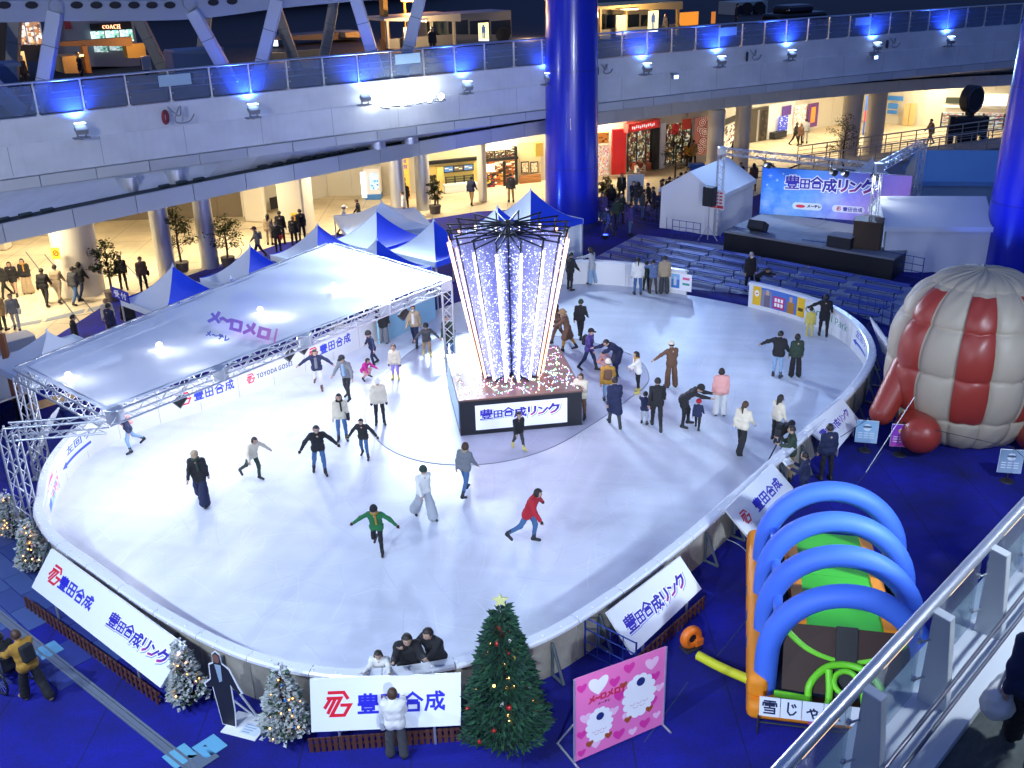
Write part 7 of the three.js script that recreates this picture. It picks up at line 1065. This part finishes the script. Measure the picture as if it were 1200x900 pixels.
function trouserGeo(name, kid, wide) {
  return once('t' + name + kid + wide, () => { const J = joints(name, kid), L = [[J.T(0.03, 0, -0.06), J.T(0.03, 0, 0.06), 0.112]]; for (const g of [J.l, J.r]) { const e = lerpV(g.kn, g.an, 0.93); L.push([g.hip, g.kn, 0.09, 0.07 + wide * 0.028], [g.kn, e, 0.068 + wide * 0.03, 0.05 + wide * 0.055]); } return capsules(L, CELL, 0.03, fold); });
}
function shoeGeo(name, kid, skates) {
  return once('s' + name + kid + skates, () => { const J = joints(name, kid), out = []; for (const g of [J.l, J.r]) { out.push(capsules([[g.heel, g.toe, 0.047, 0.042], [g.an, lerpV(g.an, g.kn, skates ? 0.3 : 0.12), 0.05, 0.056], [g.heel, g.an, 0.048, 0.05]], 0.02, 0.03)); } return merge(out); });
}
const bladeGeo = (name, kid) => once('k' + name + kid, () => { const J = joints(name, kid); return merge([J.l, J.r].map((g) => { const a = g.heel.clone().add(V(0, -0.062, 0)), b = g.toe.clone().add(V(0, -0.052, 0.02)); return bar(a, b, 0.006, 4); })); });
function hairGeo(style) {
  return once('h' + style, () => {
    const g = new THREE.SphereGeometry(0.118, 26, 22), p = g.attributes.position, keep = [], ix = g.index.array, low = { short: -0.05, bob: -0.75, long: -0.7, pony: -0.2, bun: -0.2 }[style] ?? -0.1;
    const ok = (i) => { const x = p.getX(i) / 0.118, y = p.getY(i) / 0.118, z = p.getZ(i) / 0.118; return z > 0.25 ? y > 0.42 + 0.12 * (1 - Math.abs(x)) || (Math.abs(x) > 0.8 && y > low) : y > low - (z < -0.4 ? 0.35 : 0); };
    for (let i = 0; i < ix.length; i += 3) if (ok(ix[i]) && ok(ix[i + 1]) && ok(ix[i + 2])) keep.push(ix[i], ix[i + 1], ix[i + 2]);
    for (let i = 0; i < p.count; i++) { const y = p.getY(i), z = p.getZ(i), x = p.getX(i), b = 1 + 0.03 * Math.sin(Math.atan2(x, z) * 17) + 0.02 * Math.sin(y * 120); p.setXYZ(i, x * (style === 'bob' && y < 0 ? 0.98 : 0.87) * b, y * 1.12 + 0.006, z * 1.0 * b - 0.006); }
    const cap = new THREE.BufferGeometry(); cap.setAttribute('position', p); cap.setIndex(keep); cap.computeVertexNormals(); const out = [cap.toNonIndexed()];
    if (style === 'long') out.push(capsules([[V(0, 0.02, -0.06), V(0, -0.28, -0.1), 0.085, 0.06], [V(-0.06, 0, -0.04), V(-0.07, -0.24, -0.05), 0.045, 0.03], [V(0.06, 0, -0.04), V(0.07, -0.24, -0.05), 0.045, 0.03]], 0.02).toNonIndexed());
    if (style === 'pony') out.push(capsules([[V(0, 0.06, -0.11), V(0, -0.02, -0.17), 0.035, 0.04], [V(0, -0.02, -0.17), V(0, -0.24, -0.15), 0.04, 0.018]], 0.016).toNonIndexed());
    if (style === 'bun') out.push(ball(0.05, 0, 0.1, -0.09, 10).toNonIndexed());
    return merge(out);
  });
}
function hatGeo(kind) {
  return once('hat' + kind, () => {
    const dome = (r, sy, lowA) => new THREE.SphereGeometry(r, 22, 12, 0, 6.3, 0, lowA).scale(0.9, sy, 1.02);
    if (kind === 'cap') return merge([dome(0.124, 1.02, 1.5).translate(0, 0.028, 0), new THREE.CylinderGeometry(0.09, 0.085, 0.012, 18).scale(0.9, 1, 1.1).translate(0, 0.045, 0.11).rotateX(0.12)]);
    if (kind === 'bucket') return merge([dome(0.124, 0.95, 1.5).translate(0, 0.03, 0), new THREE.CylinderGeometry(0.12, 0.18, 0.06, 22, 1, true).translate(0, 0.02, 0)]);
    if (kind === 'helmet') return merge([dome(0.142, 0.95, 1.7).translate(0, 0.02, 0)]);
    return merge([dome(0.126, 1.12, 1.75).translate(0, 0.025, -0.006), new THREE.TorusGeometry(0.112, 0.02, 8, 24).rotateX(Math.PI / 2 + 0.12).scale(0.9, 1, 1.02).translate(0, 0.02, -0.006)]);
  });
}
const PAL = { black: [0.012, 0.012, 0.015], navy: [0.012, 0.018, 0.06], white: [0.68, 0.67, 0.64], cream: [0.6, 0.54, 0.42], beige: [0.36, 0.28, 0.18], tan: [0.30, 0.19, 0.09], grey: [0.16, 0.17, 0.19], lgrey: [0.34, 0.36, 0.4], brown: [0.12, 0.06, 0.035], dgreen: [0.025, 0.045, 0.03], green: [0.012, 0.13, 0.04], red: [0.42, 0.012, 0.025], pink: [0.62, 0.30, 0.28], magenta: [0.45, 0.015, 0.22], lilac: [0.35, 0.24, 0.62], jeans: [0.05, 0.12, 0.26], ljeans: [0.22, 0.34, 0.5], mustard: [0.38, 0.2, 0.025], yellow: [0.62, 0.52, 0.12], blue: [0.10, 0.15, 0.3], sky: [0.25, 0.4, 0.62], hair: [0.016, 0.011, 0.008], hbrown: [0.06, 0.028, 0.014], hgrey: [0.3, 0.3, 0.3], skinny: [0.42, 0.27, 0.2], purple: [0.06, 0.04, 0.2], dgrey: [0.045, 0.046, 0.052] };
const cm = (c, r = 0.85) => M(PAL[c], r);
let nPeople = 0;
// person(where, height, facing, pose, "coat legs hair", options, label); facing 0 looks at the viewer, 90 to the right
function person(p, h, face, pose, look, label, o = {}) {
  const [coat, legs, hairC = 'hair', style = 'short', len = '0', wide = '0', shoe = 'black'] = look.split(' '), kid = h < 1.36, J = joints(pose, kid), S = h / (kid ? 1.64 : 1.745), t = thing('person', label, 'person', p, face * Math.PI / 180, o.group), k = o.skate ? 0.012 : 0;
  t.scale.setScalar(S); const P = new THREE.Group(); 
  const add = (n, g, m) => { const q = mesh(n, g, m, t); if (k) q.position.y += k; return q; };
  add('body', bodyGeo(pose, kid), mSkin); add('coat', coatGeo(pose, kid, +len, o.puff ?? 0.006), cm(coat)); add('trousers', trouserGeo(pose, kid, +wide), cm(legs)); add('shoes', shoeGeo(pose, kid, !!o.skate), cm(o.shoe ?? shoe, 0.5));
  if (o.skate) add('skate_blades', bladeGeo(pose, kid), mSteel);
  const onHead = (n, g, m) => { const q = add(n, g, m); q.position.set(J.head.x, J.head.y + k + (kid ? 0.02 : 0), J.head.z); q.rotation.x = J.tilt; if (kid) q.scale.setScalar(1.14); };
  if (style !== 'none') onHead('hair', hairGeo(style), cm(hairC, 0.6));
  if (o.hat) onHead(o.hat[0] === 'helmet' ? 'helmet' : 'hat', hatGeo(o.hat[0]), cm(o.hat[1]));
  if (o.mask) onHead('face_mask', new THREE.SphereGeometry(0.112, 14, 8, Math.PI * 0.22, Math.PI * 0.56, 1.75, 0.85).scale(0.86, 1.05, 1.06).translate(0, 0.0, 0.006), mWhite);
  if (o.scarf) { const q = add('scarf', new THREE.TorusGeometry(0.085, 0.038, 8, 20).rotateX(Math.PI / 2), cm(o.scarf)); q.position.copy(J.neck).add(V(0, k, 0.01)); const e = add('scarf_end', bar(J.T(0.5, 0.1, 0.03), J.T(0.2, 0.155, 0.05), 0.03, 8), cm(o.scarf)); }
  if (o.shirt) add('shirt', (() => { const a = J.T(0.46, 0.085, 0), b = J.T(0.05, 0.14, 0); return bar(a, b, 0.055, 12, 0.06).scale(1, 1, 1); })(), cm(o.shirt));
  if (o.pack) { const c = J.T(0.3, -0.19), q = add('backpack', rbox(0.28, 0.38, 0.16, 0.06), cm(o.pack)); q.position.copy(c); q.rotation.x = J.lean; add('strap', [bar(J.T(0.46, 0.075, 0.11), J.T(0.2, 0.135, 0.13), 0.016, 6), bar(J.T(0.46, 0.075, -0.11), J.T(0.2, 0.135, -0.13), 0.016, 6)], cm(o.pack)); }
  if (o.bag) { const c = J.T(-0.02, 0.05, 0.24), q = add('bag', rbox(0.12, 0.24, 0.3, 0.05), cm(o.bag)); q.position.copy(c); add('strap', [bar(J.T(0.5, 0.03, -0.1), J.T(0.05, 0.1, 0.2), 0.012, 6)], cm(o.bag)); }
  if (o.gloves) add('glove', [J.al, J.ar].map((a) => ball(0.05, a.tip.x, a.tip.y, a.tip.z, 8)), cm(o.gloves));
  nPeople++;
  return t;
}
const on = (u, v, y = 0.04) => at(u, v, y);
const SK = { skate: 1 };
const ice = (u, v, h, f, pose, look, label, o) => person(on(u, v), h, f, pose, look, label, { skate: 1, ...o });
ice(155, 529, 1.5, -50, 'glide', 'navy ljeans hair short', 'skater in navy jacket with pink backpack beside the left boards', { pack: 'pink', hat: ['beanie', 'grey'], mask: 1 });
ice(238, 589, 1.68, 5, 'walk', 'black navy hair short 1 2', 'skater in loose black clothes with pale cap and green scarf', { hat: ['cap', 'beige'], scarf: 'dgreen' });
ice(299, 562, 1.5, 50, 'glide', 'cream dgreen hair bob', 'skater in cream sweater and dark green trousers leaning left of centre');
ice(376, 556, 1.66, 15, 'out', 'black jeans hair pony', 'skater with ponytail in black jacket and blue jeans, arms spread', { gloves: 'black' });
ice(402, 516, 1.6, 8, 'stand', 'cream jeans hair bob', 'woman in cream coat with a round dark bag, hands low', { bag: 'black', scarf: 'black' });
ice(374, 457, 1.58, 5, 'fly', 'navy white hair bob', 'skater in open navy jacket and white trousers, arms wide', { shirt: 'grey', shoe: 'brown' });
ice(409, 468, 1.7, -25, 'skate', 'grey black hair short', 'man in dark cap and grey green jacket bending forward', { hat: ['cap', 'black'], shirt: 'sky' });
ice(438, 428, 1.35, -60, 'out', 'navy navy hair short', 'child in navy jacket and black beanie with arms out near the truss', { hat: ['beanie', 'black'] });
ice(427, 445, 1.1, 55, 'crouch', 'magenta pink hair bob', 'small child in bright magenta jacket crouching on the ice');
ice(464, 444, 1.3, -10, 'stand', 'cream lilac hbrown bun', 'girl in cream jacket and lilac leggings with yellow skates', { shoe: 'yellow', gloves: 'dgreen' });
person(on(450, 402), 1.66, 170, 'stand', 'black grey hair long 1 1', 'woman in long black coat standing by the hire entrance');
person(on(428, 396), 1.6, 120, 'bend', 'black black hair short', 'dark dressed person bending beneath the front truss');
ice(487, 405, 1.68, -8, 'walk', 'beige navy hbrown pony', 'woman in beige jacket and white mask near the counter', { mask: 1, shirt: 'white' });
ice(501, 417, 1.32, 5, 'out', 'dgrey tan hair short', 'child in dark grey jacket and tan trousers with yellow skates', { hat: ['beanie', 'black'], shoe: 'yellow' });
person(on(527, 420), 1.7, -20, 'stand', 'dgreen jeans hbrown short 1', 'man in dark green coat and blue jeans beside the plinth', { shirt: 'black' });
ice(446, 497, 1.6, 10, 'stand', 'cream black hair short', 'person in white beanie, cream jacket and black trousers', { hat: ['beanie', 'white'], gloves: 'black', puff: 0.02 });
ice(428, 537, 1.38, -8, 'out', 'black jeans hair short', 'boy in black jacket and jeans low with arms out', { gloves: 'black' });
ice(444, 649, 1.5, -5, 'fly', 'green black hair short', 'boy in bright green jacket balancing with arms out', { hat: ['beanie', 'black'], gloves: 'black', scarf: 'mustard' });
ice(498, 607, 1.62, 35, 'walk', 'white lgrey hair short 0 2', 'skater in white jacket, green beanie and wide grey trousers', { hat: ['beanie', 'dgreen'] });
ice(546, 579, 1.6, 150, 'walk', 'grey jeans hbrown bob', 'woman in short grey jacket and jeans skating away', { scarf: 'beige' });
ice(620, 636, 1.68, 70, 'glide', 'red jeans hair bob', 'skater in red jacket and blue jeans leaning forward', { gloves: 'black', puff: 0.02 });
ice(608, 526, 1.25, 25, 'walk', 'black dgrey hair short', 'boy in black jacket with yellow skates before the plinth sign', { shoe: 'yellow' });
for (const [u, v, hh, f, look, label, o] of [[446, 786, 1.44, 0, 'white white hair bob', 'child in white and navy jacket leaning on the front boards', { gloves: 'white' }], [480, 784, 1.8, 8, 'black black hair long', 'woman in black puffer coat leaning over the front boards', { puff: 0.03 }], [517, 778, 1.82, -35, 'black black hair short', 'man in black jacket looking sideways over the front boards', { puff: 0.02 }]]) { const c = at(u, v, 1.1), s = sOf(c), q = rim(s, -0.36, 0.04); person(q, hh, f, 'rail', look, label, { skate: 1, ...o }); }
person(at(466, 887), 1.58, 185, 'photo', 'white dgrey hbrown bob 0 1', 'woman in white fleece with brown hair facing the front board', { puff: 0.025, bag: 'lgrey' });
// beyond the tower
ice(668, 340, 1.68, 130, 'oneout', 'black black hair short', 'person in black coat reaching a hand out at the back boards', { puff: 0.02 });
ice(694, 333, 1.68, -120, 'reach', 'lgrey ljeans hair long 1 1', 'woman in grey checked coat and pale jeans at the back boards');
person(on(747, 345), 1.66, 180, 'stand', 'white jeans hair pony', 'woman in white jacket with ponytail and jeans, back turned', { puff: 0.02 });
person(on(757, 340), 1.3, 175, 'stand', 'dgreen black hair short', 'child in dark green jacket between two adults at the back boards');
person(on(765, 344), 1.5, 190, 'reach', 'blue dgrey hair short', 'person in blue grey jacket leaning at the back boards');
person(on(778, 344), 1.68, 180, 'stand', 'beige dgrey hair short 0 1', 'man in beige jacket and dark trousers by the poster board', { puff: 0.02 });
ice(665, 411, 1.68, -95, 'push', 'brown mustard tan none 2', 'person in long brown coat with tan hat and patterned mustard trousers', { hat: ['bucket', 'tan'], scarf: 'tan' });
ice(654, 402, 1.6, -90, 'walk', 'brown brown hair bob 1', 'person in brown coat half hidden behind the light tower');
ice(680, 397, 1.58, 160, 'walk', 'black black hair short', 'skater in black jacket and olive beanie passing the tower', { hat: ['beanie', 'dgreen'], shirt: 'white' });
ice(690, 434, 1.62, 60, 'walk', 'purple navy hair short', 'skater in purple navy jacket with dark cap and black backpack', { hat: ['cap', 'black'], pack: 'black' });
ice(702, 434, 1.05, 70, 'crouch', 'pink pink hair bob', 'small child in pale pink crouching by the navy coat');
ice(724, 440, 1.72, -60, 'bend', 'navy navy hair short 2', 'attendant in long navy coat bending over a child');
ice(712, 474, 1.6, 175, 'walk', 'mustard ljeans hair short', 'skater in mustard vest, cream beanie and pale jeans with backpack', { hat: ['beanie', 'cream'], pack: 'brown' });
ice(720, 500, 1.68, 185, 'walk', 'navy dgrey hair short 2', 'attendant in long navy coat with a white back label, back turned');
ice(747, 460, 1.5, -75, 'reach', 'white black hair long', 'girl in white sweater with mustard scarf and yellow skates', { scarf: 'mustard', shoe: 'yellow' });
ice(786, 454, 1.66, 200, 'oneout', 'brown brown hair short 0 1', 'skater in brown clothes and pale cap with one arm straight out', { hat: ['cap', 'cream'] });
ice(681, 490, 1.58, -25, 'photo', 'cream brown hbrown bob', 'woman in cream padded jacket at the plinth corner', { puff: 0.03 });
ice(755, 497, 1.08, 160, 'reach', 'navy lgrey hair short', 'small child in navy top and pale grey trousers held by an adult');
ice(769, 503, 1.74, 175, 'walk', 'black black hair short', 'man dressed all in black with a backpack, back turned', { pack: 'black' });
ice(799, 499, 1.72, 70, 'bend', 'black black hair short 1', 'adult in black bending to a child in a red helmet', { hat: ['beanie', 'black'] });
ice(817, 503, 1.0, 160, 'walk', 'navy black hair short', 'small child in navy jacket and red helmet', { hat: ['helmet', 'red'], shoe: 'black' });
ice(843, 487, 1.62, 180, 'stand', 'pink white hair bob 0 1', 'woman in pale pink jacket and white trousers, back turned', { puff: 0.03 });
ice(868, 530, 1.66, 140, 'walk', 'cream black hbrown pony 0 1', 'woman in cream sweater and wide black trousers striding right', { gloves: 'sky' });
ice(908, 517, 1.52, 120, 'reach', 'cream black hair long', 'girl in cream sweater touching the right boards');
ice(910, 442, 1.68, 150, 'oneout', 'black ljeans hair short', 'skater in black jacket and pale jeans holding a partner', { puff: 0.02 });
ice(931, 442, 1.58, 185, 'stand', 'dgreen black hair bob 0 1', 'skater in dark green jacket and baggy black trousers beside a partner');
ice(948, 394, 1.15, 165, 'stand', 'yellow yellow hair short', 'child all in pale yellow with yellow skates at the right boards', { shoe: 'yellow' });
ice(964, 394, 1.66, 165, 'oneout', 'black black hair bob 1', 'woman in black coat resting a hand on the right boards');
person(at(925, 562), 1.7, -100, 'photo', 'dgreen tan hair short', 'camera operator in dark green jacket outside the right boards');
person(at(940, 592), 1.6, -120, 'photo', 'navy navy hair short', 'crew member in navy jacket holding white papers');
person(at(967, 562), 1.72, 190, 'stand', 'navy black hair short', 'man in dark navy jacket standing before the right name board');
person(at(877, 341), 1.75, 20, 'stand', 'black black hgrey short 1', 'grey haired man in a long black coat before the benches', { mask: 1 });
person(at(886, 342), 1.35, 60, 'bend', 'black black hair short', 'dark dressed child stooping beside the grey haired man');
{ // video camera on a tripod, papers
  const p = at(912, 560), t = thing('video_camera', 'black video camera on a tripod at the right boards', 'video camera', p, 2.4); mesh('camera_body', [rbox(0.2, 0.24, 0.55, 0.03, 0, 1.5, 0), rbox(0.14, 0.12, 0.2, 0.02, 0, 1.66, -0.1)], mBlack, t); mesh('lens', [cyl(0.08, 0.1, 0.3, 16).rotateX(Math.PI / 2).translate(0, 1.5, 0.25)], mBlack, t); for (let k = 0; k < 3; k++) mesh('tripod_leg', bar(V(0, 1.36, 0), V(0.5 * Math.cos(k * 2.1), 0.02, 0.5 * Math.sin(k * 2.1)), 0.02), mDark, t);
  solo('paper', rbox(0.3, 0.02, 0.22, 0.004).rotateX(0.5), mWhite, 'white papers held by the crew member in navy', 'papers', up(at(925, 575), 0.95).add(V(-0.15, 0, 0.1)), 0.5);
}
// near left corner: a wheelchair and the man who pushes it
{
  const f = -125, mp = at(43, 819), p = mp.clone().add(V(Math.sin(f * Math.PI / 180) * 0.85, 0, Math.cos(f * Math.PI / 180) * 0.85)), t = thing('wheelchair', 'dark wheelchair at the bottom left corner', 'wheelchair', p, f * Math.PI / 180);
  for (const s of [-1, 1]) { const w = mesh('wheel', new THREE.TorusGeometry(0.3, 0.025, 8, 28).rotateY(Math.PI / 2).translate(s * 0.3, 0.31, -0.1), mBlack, t); const sp = []; for (let k = 0; k < 10; k++) sp.push(bar(V(s * 0.3, 0.31, -0.1), V(s * 0.3, 0.31 + 0.29 * Math.cos(k * 0.63), -0.1 + 0.29 * Math.sin(k * 0.63)), 0.004, 3)); stuff(mesh('spokes', sp, mSteel, t)); mesh('caster', new THREE.TorusGeometry(0.08, 0.025, 6, 16).rotateY(Math.PI / 2).translate(s * 0.24, 0.1, 0.4), mBlack, t); mesh('armrest', rbox(0.06, 0.05, 0.36, 0.015, s * 0.27, 0.72, 0), mDark, t); mesh('push_handle', bar(V(s * 0.24, 0.95, -0.25), V(s * 0.24, 0.95, -0.42), 0.02), mDark, t); mesh('frame', [bar(V(s * 0.25, 0.3, -0.22), V(s * 0.25, 0.95, -0.25), 0.016), bar(V(s * 0.25, 0.48, -0.22), V(s * 0.25, 0.48, 0.3), 0.016), bar(V(s * 0.25, 0.48, 0.3), V(s * 0.22, 0.12, 0.5), 0.016)], mSteel, t); }
  mesh('seat', rbox(0.46, 0.05, 0.44, 0.02, 0, 0.48, 0.05), mDark, t); mesh('backrest', rbox(0.46, 0.5, 0.04, 0.015, 0, 0.78, -0.22), mDark, t); mesh('footrest', rbox(0.4, 0.02, 0.16, 0.01, 0, 0.12, 0.52), mDark, t);
  const s = person(p.clone().add(V(0, 0.06, 0)), 1.6, f, 'sit', 'black black hair short', 'person in black sitting in the wheelchair, back turned'); 
  person(mp, 1.7, f, 'push', 'mustard black hbrown short 0 1', 'man in mustard jacket with a black backpack pushing the wheelchair', { pack: 'black', puff: 0.02, shoe: 'tan' });
}
// the tan concourse at left, the shops and the far crowd
for (const [u, v, hh, f, pose, look, label, o] of [
  [8, 349, 1.68, -30, 'walk', 'black black mustard short', 'person in black at the left edge of the concourse'], [19, 346, 1.62, 10, 'walk', 'black skinny hair long 1', 'woman in short black coat with bare legs on the concourse'], [34, 344, 1.66, 5, 'stand', 'black beige hair long 0 2', 'person in black and yellow jacket with beige trousers', { scarf: 'mustard' }],
  [56, 358, 1.7, 185, 'walk', 'black black hair short', 'man in black with a side bag walking away on the concourse', { bag: 'black' }], [71, 354, 1.72, 180, 'walk', 'beige beige hair short 1', 'man in beige coat walking away on the concourse'], [91, 356, 1.7, 160, 'walk', 'dgrey jeans hair short', 'man in dark grey jacket and jeans beside the round pier', {}], [98, 350, 1.7, 165, 'walk', 'black navy hair bob', 'person in black with dark jeans nearest the round pier'],
  [5, 387, 1.66, 170, 'stand', 'tan dgreen hair bob 1', 'person in tan coat at the left picture edge'], [21, 388, 1.66, 20, 'walk', 'grey lgrey hair short', 'person in grey vest carrying bright bags at left', { bag: 'white' }], [146, 339, 1.62, 10, 'stand', 'black black hair bob', 'dark dressed woman behind the small layered tree'], [170, 342, 1.66, 40, 'stand', 'brown black hbrown short', 'person in brown jacket with a shoulder bag behind the first tent', { bag: 'black' }],
  [134, 404, 1.7, 150, 'stand', 'navy navy hair short', 'staff member in navy jacket by the reception tent'], [155, 397, 1.7, -160, 'stand', 'black black hair short', 'person in black jacket beside the reception tent wall'], [93, 417, 1.66, 120, 'stand', 'black black hair short', 'dark haired person behind the left canopy corner'], [131, 392, 1.55, 20, 'stand', 'cream beige mustard bob', 'fair haired person at the reception tent opening'],
  [304, 303, 1.66, -70, 'walk', 'grey navy hair short', 'person in grey cap and jacket with a backpack behind tents', { pack: 'grey', hat: ['cap', 'brown'] }], [317, 287, 1.62, 175, 'stand', 'beige beige hair long', 'woman with long hair in beige by the square pier'], [331, 286, 1.74, 185, 'stand', 'black black hair short', 'tall man in black by the square pier, back turned'], [327, 297, 1.66, -10, 'stand', 'black black hair short', 'person in black with mask and red bag behind tents', { mask: 1, bag: 'red' }], [346, 290, 1.64, 170, 'stand', 'black black tan short', 'person in black with tan hair behind tents'], [355, 283, 1.72, -150, 'stand', 'black black hbrown short', 'tall person in black with white print behind tents'],
  [404, 275, 1.6, 90, 'walk', 'white brown hair short', 'person in white cap walking behind the tents', { hat: ['cap', 'white'] }], [422, 268, 1.66, -90, 'walk', 'black black hbrown short', 'person half hidden behind the tents near the kiosk'], [474, 258, 1.62, -80, 'stand', 'white black hair short', 'cook in white before the yellow restaurant sign'], [476, 246, 1.62, 10, 'stand', 'black black hair long 1', 'woman in black by the counter shop'], [512, 243, 1.6, 60, 'stand', 'beige brown hbrown short', 'customer in beige before the counter shop'], [553, 240, 1.68, 160, 'walk', 'navy tan hair short', 'customer in navy and tan at the cafe front'], [599, 237, 1.7, 180, 'stand', 'dgrey tan hair short', 'man in grey jacket and tan trousers at the cafe door'],
  [745, 208, 1.2, 120, 'sit', 'white white hair short', 'seated person in white outside the cake shop'], [755, 206, 1.2, -100, 'sit', 'cream tan hair short', 'seated person in cream outside the cake shop'], [806, 196, 1.65, 160, 'walk', 'mustard black hair long', 'woman in ochre jacket before the pastry poster'], [812, 194, 1.7, 170, 'stand', 'tan black hair short 1', 'person in tan coat before the pastry poster'], [860, 188, 1.6, 30, 'stand', 'black black hair short', 'dark figure between the right columns'], [931, 170, 1.65, 60, 'walk', 'black black hair bob', 'dark figure by the picture board'], [937, 171, 1.6, -40, 'stand', 'brown black hair long', 'person in brown by the picture board'], [943, 168, 1.75, 170, 'stand', 'lgrey lgrey hair short', 'person in pale grey at the bright arcade end'],
]) person(at(u, v), hh, f, pose, look, label, o ?? {});
person(at(1089, 170, 1.3), 1.7, -80, 'walk', 'tan tan hair short 1', 'person in tan coat walking on the ramp');
{ // the queue between the pole and the left marquee
  const cs = ['black', 'navy', 'dgrey', 'black', 'brown', 'black', 'purple', 'dgreen'], list = [[728, 236], [742, 246], [748, 247], [760, 248], [775, 243], [783, 240], [706, 262], [727, 262], [716, 250], [766, 252], [753, 258], [796, 236], [806, 228], [812, 240], [790, 246], [823, 235], [832, 236], [840, 232], [853, 224], [866, 223], [882, 224], [713, 277], [738, 276], [722, 268], [780, 254], [772, 258]], where = ['nearest the big pole', 'by the pale notice board', 'near the railing', 'behind the left marquee'];
  const hs = ['bob', 'short', 'long', 'short', 'pony', 'short'];
  list.forEach(([u, v], i) => {
    const c = cs[i % 8], hair = hs[i % 6], spec = ['with a scarf', 'with folded arms', 'facing away', 'turning left', 'turning right', 'with a bag'][i % 6];
    const o = i % 6 === 0 ? { scarf: ['grey', 'brown', 'lgrey', 'tan', 'mustard'][(i / 6) | 0] } : i % 6 === 5 ? { bag: ['black', 'brown', 'grey', 'tan', 'navy'][(i / 6) | 0] } : {};
    person(at(u, v), 1.58 + 0.16 * rnd(), [0, 20, 180, -70, 80, 150][i % 6] + rr(-15, 15), i % 6 === 1 ? 'photo' : i % 2 ? 'walk' : 'stand', `${c} ${['black', 'dgrey', 'jeans', 'navy'][i % 4]} hair ${hair} ${i % 3 === 0 ? 1 : 0}`, `${['first', 'second', 'third', 'fourth', 'fifth', 'sixth', 'seventh'][Math.floor(i / 4)]} waiting visitor in ${c === 'dgrey' ? 'dark grey' : c === 'dgreen' ? 'dark green' : c} ${where[u < 730 ? 0 : u < 770 ? 1 : u < 815 ? 2 : 3]} ${spec}`, { ...o, group: 'people waiting in the dark queue' });
  });
}
// the near walkway: a person with a pale bag, seen from above at the right edge
person(at(1196, 892, 7.0), 1.62, 150, 'walk', 'navy black hair bob 0 1', 'person in navy top on the near walkway at the right edge', { puff: 0.02 });
{ const p = at(1176, 815, 7.55), t = thing('tote_bag', 'large white shoulder bag carried by the person on the near walkway', 'bag', p, 0.7); mesh('bag_body', capsules([[V(-0.16, 0.0, 0), V(0.18, 0.02, 0), 0.13, 0.14], [V(-0.2, 0.12, 0), V(0.2, 0.14, 0), 0.06, 0.07], [V(-0.1, -0.06, 0), V(0.14, -0.05, 0), 0.13]], 0.025, 0.08, fold), M([0.7, 0.66, 0.6], 0.8), t); mesh('strap', path([V(-0.2, 0.12, 0), V(-0.1, 0.4, 0.03), V(0.1, 0.42, 0.03), V(0.2, 0.14, 0)], 0.014, 24, 6), M([0.7, 0.66, 0.6], 0.8), t); }
for (const [u, v, off, label] of [[862, 33, 14, 'dark figure standing on the street right of the pole'], [507, 56, 12, 'dark figure at the left bus shelter advert'], [22, 62, 15, 'dark figure before the warmly lit store'], [780, 46, 9, 'dark figure beside the yellow bus shelter'], [95, 82, 14, 'dark figure sitting by the wooden kiosk']]) { const p = veil(u, v, off); person(p.setY(GY), 1.66, rr(-90, 90), 'stand', 'black black hair short', label); }
renderer.render(scene, camera);
